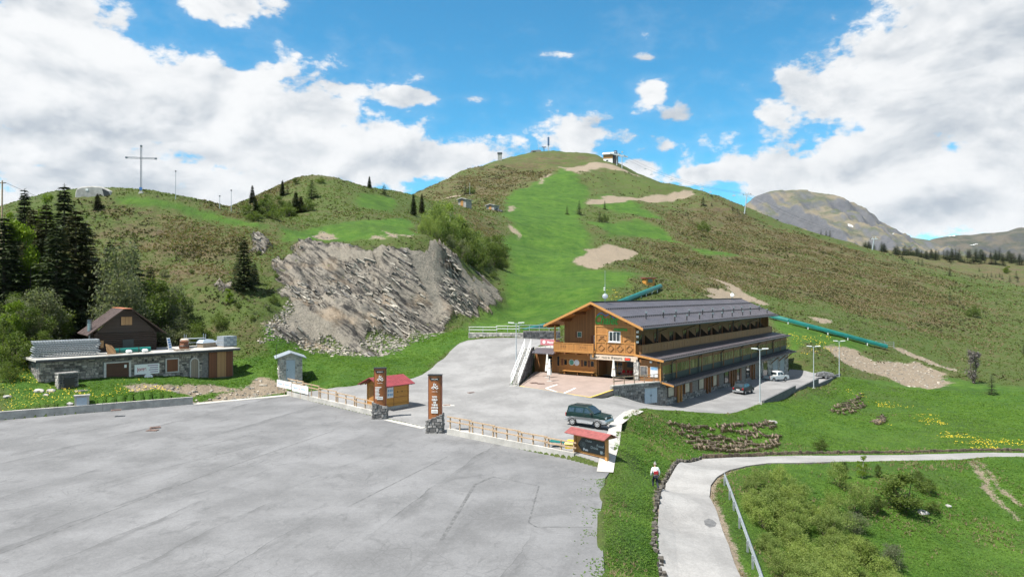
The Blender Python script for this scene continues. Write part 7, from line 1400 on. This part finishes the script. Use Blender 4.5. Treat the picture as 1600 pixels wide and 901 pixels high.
shr = [('bright', 18, 82, 443), ('mid0', 52, 85, 452), ('mid1', 88, 90, 448), ('mid0', 110, 95, 440), ('grey', 62, 88, 425), ('mid1', 2, 80, 470), ('low', 30, 79, 495), ('mid0', 66, 83, 490), ('low', 92, 88, 505), ('low', 8, 77, 520), ('mid1', 122, 97, 470), ('low', 45, 80, 520), ('low', 78, 86, 528),
       ('mid0', 246, 100, 424), ('grey', 265, 103, 434), ('mid1', 284, 105, 445), ('grey', 272, 101, 466), ('low', 300, 100, 492), ('mid0', 311, 99, 497), ('low', 326, 100, 508), ('bright', 358, 108, 440), ('mid0', 340, 110, 452), ('low', 345, 104, 480), ('mid1', 322, 112, 450), ('low', 372, 107, 470), ('lowgrey', 290, 98, 505), ('low', 395, 104, 492), ('lowgrey', 260, 97, 500), ('mid1', 420, 108, 470), ('low', 428, 112, 450), ('low', 300, 119, 425), ('lowgrey', 255, 118, 410), ('low', 432, 122, 420), ('low', 405, 130, 392), ('mid0', 12, 84, 470), ('grey', 30, 86, 440), ('mid1', 100, 91, 490), ('low', 60, 80, 510), ('mid0', 22, 90, 430), ('low', 16, 75, 540)]
for i, (k_, px, d, top) in enumerate(shr):
    L_ = 'leafy shrub in the thicket left of the cabin' if px < 130 else 'leafy shrub on the slope between the cabin and the rock face'
    tree(k_, px, d, top + (26 if px < 130 else 10), ('bright ' if k_ == 'bright' else 'grey green ' if 'grey' in k_ else 'low ' if k_ == 'low' else 'mid green ') + L_, 'shrub', 'shrub', 'shrubs left of the cabin' if px < 130 else 'shrubs right of the cabin', .85)
G2 = 'trees on the second hill'
for a in (('spruce0', 394, 318, 289, 'tall dark spruce on the left shoulder of the second hill', 1.2), ('spruce1', 399, 338, 308, 'dark spruce below the tall one on the left shoulder', 1.3), ('spruce0', 441, 306, 281, 'slim dark spruce left of the second hilltop', 1.15), ('far0', 449, 304, 287, 'small spruce leaning on the slim one left of the hilltop', 1.2), ('spruce0', 577, 294, 275, 'lone small spruce on the skyline right of the second hilltop', 1.25), ('far1', 600, 304, 288, 'short round spruce on the right shoulder of the second hill', 1.8),
          ('spruce0', 646, 336, 302, 'left of two slim spruces above the rock face', 1.0), ('spruce2', 659, 333, 302, 'right of two slim spruces above the rock face', 1.0), ('spruce1', 462, 334, 299, 'darkest spruce of the clump on the second hill', 1.4), ('spruce3', 470, 332, 306, 'olive spruce on the right of the clump on the second hill', 1.5), ('larch', 487, 309, 280, 'light green larch close under the second hilltop', 1.7), ('larch', 452, 337, 312, 'low larch in the clump on the second hill', 1.5)):
    tree_f(a[0], a[1], a[2], a[3], a[4], 'larch_tree' if a[0] == 'larch' else 'spruce_tree', 'tree', G2, a[5])
for i, (k_, px, by, top) in enumerate((('mid0', 418, 330, 303), ('mid1', 410, 337, 313), ('mid0', 434, 333, 306), ('low', 446, 340, 318), ('mid1', 386, 340, 318), ('low', 478, 330, 312), ('low', 500, 286, 277), ('low', 424, 342, 326), ('mid0', 462, 288, 277), ('low', 396, 345, 330))): tree_f(k_, px, by, top, 'green bush in the loose clump on the second hill', 'bush', 'bush', 'bushes on the second hill', 1.2)
for i, (k_, px, d, top) in enumerate((('pale0', 690, 168, 318), ('pale1', 679, 166, 326), ('pale0', 668, 163, 336), ('birch', 702, 174, 312), ('pale1', 715, 177, 336), ('pale0', 706, 167, 348), ('mid0', 726, 178, 348), ('pale1', 736, 176, 358), ('mid1', 692, 161, 352), ('pale0', 747, 182, 364), ('mid0', 760, 186, 370), ('grey', 703, 160, 366), ('grey', 721, 165, 374), ('mid1', 741, 171, 384), ('mid0', 755, 175, 394), ('mid1', 771, 190, 376), ('mid0', 781, 195, 384), ('grey', 765, 181, 404), ('pale1', 684, 158, 344), ('mid0', 776, 197, 366), ('mid1', 730, 163, 392), ('mid0', 750, 168, 412), ('low', 770, 174, 424), ('pale0', 660, 158, 348), ('mid0', 715, 158, 384), ('low', 785, 188, 404))):
    tree(k_, px, d, top, ('pale green birch scrub' if 'pale' in k_ or k_ == 'birch' else 'grey twiggy bush' if k_ == 'grey' else 'darker green bush') + ' in the gully beside the rock face', 'bush', 'bush', 'scrub in the gully beside the rock face', .95)
tree_f('far0', 727, 304, 285, 'dark conifer beside the thin mast on the saddle', fat=1.3); tree_f('low', 735, 303, 292, 'grey bush at the foot of the thin mast on the saddle', 'bush', 'bush')
p = front(734, 304); t = thing('mast', 'thin mast beside the dark conifer on the saddle', 'mast', p); MB().cyl((0, 0, 0), (0, 0, 7.5), .08, n=5).build('pole', 'pole_grey', t); MB().bx(-.15, .15, -.15, .15, 7.5, 7.8).build('tip', 'roof_dark', t)
for a in ((886, 335, 321, 'left one of the small conifers on the main slope'), (905, 335, 312, 'tallest of the small conifers on the main slope'), (937, 347, 328, 'dark conifer lowest on the main slope'), (945, 327, 313, 'faint small conifer under the dirt track'), (1099, 321, 306, 'dark round conifer near the skyline right of the dirt track'), (1112, 322, 315, 'tiny conifer right of the dark round one'), (1145, 329, 322, 'low dark shrub left of the skyline tower'), (1164, 334, 328, 'low dark shrub at the foot of the skyline tower'), (1283, 363, 355, 'first tiny conifer on the right skyline'), (1291, 365, 356, 'second tiny conifer on the right skyline'), (1297, 366, 355, 'third tiny conifer on the right skyline'), (1484, 431, 415, 'conifer left of the beige slope foot'), (1484, 470, 453, 'dark conifer on the right slope, larger of two'), (1499, 474, 463, 'dark conifer on the right slope, smaller of two'), (1557, 477, 469, 'small round conifer near the right lift tower'), (1549, 616, 583, 'young green conifer beside the bare tree'), (1599, 552, 535, 'dark conifer cut by the right edge')):
    tree_f('far%d' % (a[0] % 3), a[0], a[1], a[2], a[3], fat=1.35)
tree_f('bare', 1521, 599, 547, 'bare grey tree standing on the right slope', 'bare_tree'); tree_f('low', 1520, 495, 478, 'dark bush on the right slope above the boulders', 'bush', 'bush'); tree_f('low', 945, 347, 336, 'grey bush right of the lowest conifer on the main slope', 'bush', 'bush'); tree_f('low', 1100, 362, 345, 'light green bush on the open main slope', 'bush', 'bush'); tree_f('low', 1281, 702, 686, 'yellow green bush on the bank above the lane', 'bush', 'bush')
rr = random.Random(77)
for i in range(135):
    f = rr.random(); px = 1340 + 275 * f ** .85; d = rr.uniform(770, 850); tree('far%d' % rr.randrange(3), px, d, HY - (Hg(X_(px, d), d) + rr.uniform(6, 13) - CZ) * F / d, 'dark conifer in the dense belt on the far right horizon', 'conifer', 'tree', 'conifers of the far belt', rr.uniform(1.6, 2.6))
for px, by, ty in ((1410, 406, 393), (1417, 410, 402), (1435, 413, 402), (1441, 415, 403), (1486, 412, 404), (1484, 430, 418), (1519, 409, 399), (1526, 409, 398), (1539, 412, 401), (1536, 434, 426), (1556, 434, 427), (1562, 433, 425), (1566, 436, 427), (1588, 434, 422), (1578, 440, 428), (1530, 424, 417), (1524, 432, 427), (1543, 433, 426), (1549, 433, 424), (1590, 441, 430)): tree_f('far%d' % (px % 3), px, by, ty, 'single conifer scattered on the beige slope below the far belt', 'conifer', 'tree', 'scattered conifers on the beige slope', 1.3)
tree_f('bright', 1573, 427, 416, 'round light green tree on the beige slope at far right', 'leafy_tree', fat=1.8)
# thicket and bushes in the lower right
rr = random.Random(5)
for i in range(80):
    f = rr.random(); py = 745 + 190 * rr.random() ** .8; x0, x1 = 1150 + (py - 745) * .42, 1225 + (py - 745) * .95; px = x0 + (x1 - x0) * f; p = front(px, py, dmin=26); hh = rr.uniform(.8, 1.7)
    plant(('pale0', 'pale1')[i % 2], p.x, p.y, 0, 'pale green willow shrub in the thicket right of the guard rail', 'willow_shrub', 'shrub', 'willow thicket right of the guard rail', rr.uniform(1.3, 1.8), hh=hh)
for k_, px, by, ty, lb, ft in (('birch', 1347, 746, 709, 'young bright birch overlapping the lane in the right foreground', 1.0), ('mid1', 1412, 795, 735, 'large dark rounded bush on the lower right slope', 1.6), ('pale1', 1312, 760, 722, 'pale willow left of the young birch below the lane', 1.2), ('mid0', 1318, 745, 720, 'dark bush close under the lane left of the birch', .8), ('pale0', 1337, 800, 755, 'pale shrub under the young birch', 1.2), ('low', 1455, 797, 783, 'small bright shrub right of the large dark bush', 1.2), ('low', 1447, 768, 747, 'dark low shrub above the small bright shrub', 1.1), ('mid1', 1370, 745, 724, 'small brownish bush right of the young birch', .8), ('grey', 1335, 832, 800, 'greyish shrub at the lower edge of the thicket', 1.4), ('mid0', 1368, 800, 772, 'dark shrub left of the large dark bush', 1.2), ('pale0', 1300, 800, 768, 'pale shrub in the gap between thicket and birch', 1.1), ('grey', 1395, 885, 850, 'grey green shrub near the bottom edge right of the thicket', 1.4), ('low', 1430, 750, 735, 'low shrub above the large dark bush', 1.3), ('mid0', 1350, 880, 840, 'dark shrub at the bottom edge right of the thicket', 1.2)):
    tree_f(k_, px, by, ty, lb, 'bush', 'bush', fat=ft)

# ------------------------------------------------------------------ grass, tussocks and flowers growing on the ground
leafmat('blade_lush', (.054, .126, .013), (.125, .210, .030), .45, .7, 0); leafmat('blade_green', (.058, .090, .019), (.118, .148, .040), .4, .7, 0); leafmat('blade_straw', (.105, .085, .044), (.200, .160, .092), .35, .8, 0); leafmat('heath_dark', (.048, .052, .020), (.100, .090, .042), .2, .8, 0); mat('dandelion', (.60, .44, .015), .7)
g = np.random.default_rng(9)
ok = (pave < -.12) & (sdist(BUILD, GX, GY, 2) < -.5) & (sdist(STORE, GX, GY, 2) < -.3)
def scatter(n, weight, lo, hi):
    ww = np.where(ok & (GY > lo) & (GY < hi) & (np.abs(GW) < .82), weight, 0.0).ravel(); ww = ww / ww.sum(); k_ = g.choice(len(ww), n, p=ww)
    a = gw[k_ % NW] + g.uniform(-.5, .5, n) * (W1 - W0) / NW; l = gl[k_ // NW] + g.uniform(-.5, .5, n) * (L1 - L0) / NL; y = np.exp(l); x = a * y
    return np.stack([x, y, lookup(H, x, y)], -1)
def tufts(name, P, h, wd, nb, lean, m, spread=.5):
    n = len(P); c = np.repeat(P, nb, 0); hh = np.repeat(h, nb) * g.uniform(.6, 1.25, n * nb); w_ = np.repeat(wd, nb) * g.uniform(.6, 1.3, n * nb); a = g.uniform(0, 6.283, n * nb); b_ = g.uniform(0, 6.283, n * nb)
    c = c + np.stack([np.cos(b_), np.sin(b_), 0 * b_], -1) * (np.repeat(wd, nb) * spread)[:, None]; c[:, 2] -= .03
    s_ = np.stack([-np.sin(a), np.cos(a), 0 * a], -1) * w_[:, None] * .5; tip = c + np.stack([np.cos(a) * lean * hh, np.sin(a) * lean * hh, hh], -1)
    me = ntri(name, np.stack([c - s_, c + s_, tip], 1), m); o = bpy.data.objects.new(name, me); COL.objects.link(o); return tag(o, kind='stuff')
dens2 = sst(fbm(GX / 7, GY / 7, 3, 55), -.35, .35) * .7 + .3
hill = np.clip(1 - 1.6 * m_lush, 0, 1) * (1 - m_dirt) * (1 - m_rock)
P = scatter(100000, np.clip(m_lush, .0, 1) * (1 - m_dirt) * (1 - m_rock) * dens2, 24, 130); tufts('meadow_grass', P, .025 + .0012 * P[:, 1], .03 + .0010 * P[:, 1], 3, 1.9, 'blade_lush')
P = scatter(60000, hill * dens2, 60, 420); tufts('hill_grass', P, .10 + .0010 * P[:, 1], .08 + .0013 * P[:, 1], 3, 1.0, 'blade_green')
patch = sst(fbm(GX / 9, GY / 9, 4, 66) + .25 * m_dry, -.05, .35)
P = scatter(45000, (.08 + m_dry) * hill * patch, 60, 560); tufts('dry_tussock', P, .12 + .0010 * P[:, 1], .10 + .0014 * P[:, 1], 3, 1.1, 'blade_straw')
patch2 = sst(fbm(GX / 11, GY / 11, 4, 67), .0, .4)
P = scatter(10000, (.15 + m_dry) * hill * patch2, 70, 560); tufts('heath_tussock', P, .16 + .0011 * P[:, 1], .18 + .0018 * P[:, 1], 4, .8, 'heath_dark')
P = scatter(7000, (GX > 11) * (GY < 75) * sst(fbm(GX / 4, GY / 4, 4, 73), -.1, .4) + .6 * (GX > 4) * (GX < 12) * (GY < 60) * sst(fbm(GX / 3, GY / 6, 3, 74), .0, .4), 24, 90); tufts('faded_grass', P, .10 + .0016 * P[:, 1], .04 + .0008 * P[:, 1], 3, 1.1, 'blade_straw')
edge = sst(pave, -1.2, -.15) * (pave < -.05)
P = scatter(6000, edge * (m_dirt < .4), 24, 100); tufts('verge_grass', P, .04 + .0010 * P[:, 1], .04 + .0010 * P[:, 1], 3, 1.3, 'blade_lush')
P = scatter(1900, np.clip(m_flower, 0, 1) * sst(fbm(GX / 4, GY / 4, 3, 72), .0, .4), 40, 200); n = len(P); s_ = (.02 + .00048 * P[:, 1])[:, None]
P[:, 2] += .08 + .0012 * P[:, 1]; a = g.uniform(0, 6.28, n); e1 = np.stack([np.cos(a), np.sin(a), .4 * np.sin(a * 3)], -1) * s_; e2 = np.stack([-np.sin(a), np.cos(a), .5 * np.cos(a * 2)], -1) * s_
me = ntri('flower', np.stack([P - e1, P - e2, P + e1, P + e2], 1), 'dandelion'); o = bpy.data.objects.new('yellow_flowers', me); COL.objects.link(o); tag(o, kind='stuff')
# weeds creeping over the broken right hand edge of the car park
n = 900; ey = g.uniform(24, 46.5, n); ex = np.interp(ey, [22, 30.4, 36, 39.3, 46.8], [3.9, 4.1, 4.6, 5.1, 6.3]); off = g.exponential(.38, n); P = np.stack([ex - off, ey, 0 * ey + .03], -1); P = P[fbm(P[:, 0] / 1.5, P[:, 1] / 1.5, 3, 88) > -.12]; tufts('edge_weeds', P, np.full(len(P), .05), np.full(len(P), .06), 3, 1.2, 'blade_lush')
# loose stones under the rock face and on the bare earth
P = scatter(1700, (sst(sdist(ROCKP, GX, GY, 8), -4, -.5) * (m_rock < .6) * (GY < 122) * (GX > -37) + .10 * m_dirt * (GY < 190) * (GY > 70)), 60, 190); mb = MB(); rr = random.Random(2)
for p in P: s_ = rr.uniform(.08, .32); mb.rbox(p, (s_ * 1.5, s_, s_ * .8), Matrix.Rotation(rr.uniform(0, 3), 3, 'Z') @ Matrix.Rotation(rr.uniform(-.6, .6), 3, 'X'))
tag(mb.build('rubble_stones', 'slab_rock'), kind='stuff')

# ------------------------------------------------------------------ walker on the bank: seen from behind, mid-stride uphill
mat('skin', (.42, .25, .18), .5); mat('cloth_white', (.72, .72, .72), .8, var=.06); mat('cloth_navy', (.014, .017, .030), .85); mat('cloth_red', (.30, .012, .018), .7, var=.2); mat('hair_grey', (.30, .28, .26), .8); mat('shoe', (.03, .025, .02), .7)
def skinned(name, J, Ed, root, m, parent, sub=2, grow=0.0):
    names = list(J); me = bpy.data.meshes.new(name); me.from_pydata([J[n_][:3] for n_ in names], [(names.index(a), names.index(b_)) for a, b_ in Ed], []); o = bpy.data.objects.new(name, me); COL.objects.link(o)
    o.modifiers.new('skin', 'SKIN'); me.skin_vertices or o.data.skin_vertices.new()
    sk = o.data.skin_vertices[0].data
    for i, n_ in enumerate(names): r_ = J[n_][3]; sk[i].radius = (r_[0] + grow, r_[1] + grow) if hasattr(r_, '__len__') else (r_ + grow, r_ + grow); sk[i].use_root = (n_ == root)
    sb_ = o.modifiers.new('smooth', 'SUBSURF'); sb_.levels = sub; sb_.render_levels = sub
    dg = bpy.context.evaluated_depsgraph_get(); dg.update(); m2 = bpy.data.meshes.new_from_object(o.evaluated_get(dg)); bpy.data.objects.remove(o)
    m2.materials.clear(); m2.materials.append(MATS[m]); m2.name = name; m2.shade_smooth(); o2 = bpy.data.objects.new(name, m2); COL.objects.link(o2); o2.parent = parent; return o2
p = front(1024, 763); pe = thing('person', 'grey haired person in white top and dark trousers walking with red waist pack', 'person', (p.x, p.y, Hg(p.x, p.y)), R(8))
# +y = walking direction, away from the camera; right leg stretched behind, left foot ahead
B = {'pelvis': (0, 0, .92, (.15, .11)), 'waist': (0, .02, 1.08, (.14, .10)), 'chest': (0, .07, 1.30, (.17, .115)), 'neckbase': (0, .10, 1.46, (.09, .08)), 'neck': (0, .12, 1.53, .052), 'chin': (0, .15, 1.60, (.066, .075)), 'head': (0, .14, 1.69, (.078, .092)), 'crown': (0, .12, 1.765, (.055, .065)),
     'hipl': (-.09, .02, .86, .095), 'kneel': (-.11, .22, .50, .058), 'anklel': (-.12, .16, .12, .042), 'toel': (-.13, .34, .05, .036), 'hipr': (.09, 0, .86, .095), 'kneer': (.10, -.02, .46, .058), 'ankler': (.11, -.26, .10, .042), 'toer': (.12, -.10, .01, .036),
     'shl': (-.19, .08, 1.40, .062), 'ell': (-.29, .02, 1.13, .045), 'wrl': (-.27, .14, .90, .030), 'pal': (-.265, .17, .83, (.018, .038)), 'shr': (.19, .08, 1.40, .062), 'elr': (.29, .04, 1.13, .045), 'wrr': (.32, .15, .90, .030), 'par': (.325, .18, .83, (.018, .038))}
Ed = [('pelvis', 'waist'), ('waist', 'chest'), ('chest', 'neckbase'), ('neckbase', 'neck'), ('neck', 'chin'), ('chin', 'head'), ('head', 'crown'), ('pelvis', 'hipl'), ('hipl', 'kneel'), ('kneel', 'anklel'), ('anklel', 'toel'), ('pelvis', 'hipr'), ('hipr', 'kneer'), ('kneer', 'ankler'), ('ankler', 'toer'), ('chest', 'shl'), ('shl', 'ell'), ('ell', 'wrl'), ('wrl', 'pal'), ('chest', 'shr'), ('shr', 'elr'), ('elr', 'wrr'), ('wrr', 'par')]
for s_, q_ in (('l', -1), ('r', 1)):
    bx_ = B['pa' + s_]
    for f, (dy, ln, cu) in enumerate(((.030, .075, .02), (.010, .085, .025), (-.010, .078, .028), (-.028, .062, .03))):
        a, b_ = 'f%d%s' % (f, s_), 'g%d%s' % (f, s_); B[a] = (bx_[0] - q_ * .006, bx_[1] + dy + .012, bx_[2] - ln * .6, .0095); B[b_] = (bx_[0] - q_ * cu, bx_[1] + dy + .006, bx_[2] - ln, .008); Ed += [('pa' + s_, a), (a, b_)]
    a, b_ = 'tha' + s_, 'thb' + s_; B[a] = (bx_[0] - q_ * .022, bx_[1] + .045, bx_[2] + .01, .011); B[b_] = (bx_[0] - q_ * .032, bx_[1] + .055, bx_[2] - .03, .009); Ed += [('pa' + s_, a), (a, b_)]
skinned('body', B, Ed, 'pelvis', 'skin', pe)
pick = lambda ns: {n_: B[n_] for n_ in ns}
tn = ['waist', 'chest', 'neckbase', 'shl', 'ell', 'wrl', 'shr', 'elr', 'wrr', 'pelvis']; skinned('jacket', pick(tn), [e for e in Ed if e[0] in tn and e[1] in tn], 'chest', 'cloth_white', pe, grow=.018)
tn = ['pelvis', 'hipl', 'kneel', 'anklel', 'hipr', 'kneer', 'ankler']; skinned('trousers', pick(tn), [e for e in Ed if e[0] in tn and e[1] in tn], 'pelvis', 'cloth_navy', pe, grow=.022)
for s_ in 'lr':
    A_, T_ = B['ankle' + s_], B['toe' + s_]; skinned('shoe', {'h': (A_[0], A_[1] - .05, A_[2] - .06, .045), 'm': (A_[0], A_[1] + .04, A_[2] - .05, .05), 't': (T_[0], T_[1] + .03, T_[2] - .0, .042)}, [('h', 'm'), ('m', 't')], 'm', 'shoe', pe)
skinned('hair', {'a': (0, .11, 1.70, (.082, .085)), 'b': (0, .10, 1.765, (.07, .075)), 'c': (0, .13, 1.80, .045)}, [('a', 'b'), ('b', 'c')], 'b', 'hair_grey', pe)
for q_ in (-1, 1): MB().lathe([(.008, -.03), (.016, 0), (.008, .03)], 6, (q_ * .083, .145, 1.665)).build('ear', 'skin', pe); MB().cyl((q_ * .028, .236, 1.69), (q_ * .028, .240, 1.69), .009, n=8).build('eye', 'black_paint', pe)
MB().ext([(-.014, .222, 1.64), (.014, .222, 1.64), (.0, .225, 1.69)], (0, .028, -.004)).build('nose', 'skin', pe); MB().bx(-.022, .022, .214, .222, 1.603, 1.611).build('mouth', 'cloth_red', pe)
pk_ = MB().ext([(-.15, -.16, 1.02), (.15, -.16, 1.02), (.165, -.14, 1.24), (-.165, -.14, 1.24)], (0, .09, 0)).build('waist_pack', 'cloth_red', pe, bevel=.03); MB().ext([(-.20, -.08, 1.06), (.20, -.08, 1.06), (.20, -.08, 1.12), (-.20, -.08, 1.12)], (0, .22, 0)).build('belt', 'cloth_navy', pe)
MB().beam((.13, -.075, 1.22), (.02, -.06, 1.44), .03, .015).build('shoulder_strap', 'cloth_navy', pe)
M0 = Matrix.Translation(pe.location) @ Matrix.Rotation(R(8), 4, 'Z'); pb_ = M0 @ Vector((.345, .185, .79))
bg = thing('shopping_bag', 'small brown bag hanging from the right hand of the walking person', 'bag', pb_, R(8)); MB().tube([(-.012, -.09, -.22), (-.02, -.05, -.03), (-.02, .0, 0), (-.02, .05, -.03), (-.012, .09, -.22)], .008, 5).build('handle', 'dark_wood', bg); MB().ext([(-.08, -.12, -.44), (.08, -.12, -.44), (.10, -.13, -.22), (-.10, -.13, -.22)], (0, .26, 0)).build('bag_body', 'dead_wood', bg, bevel=.02)
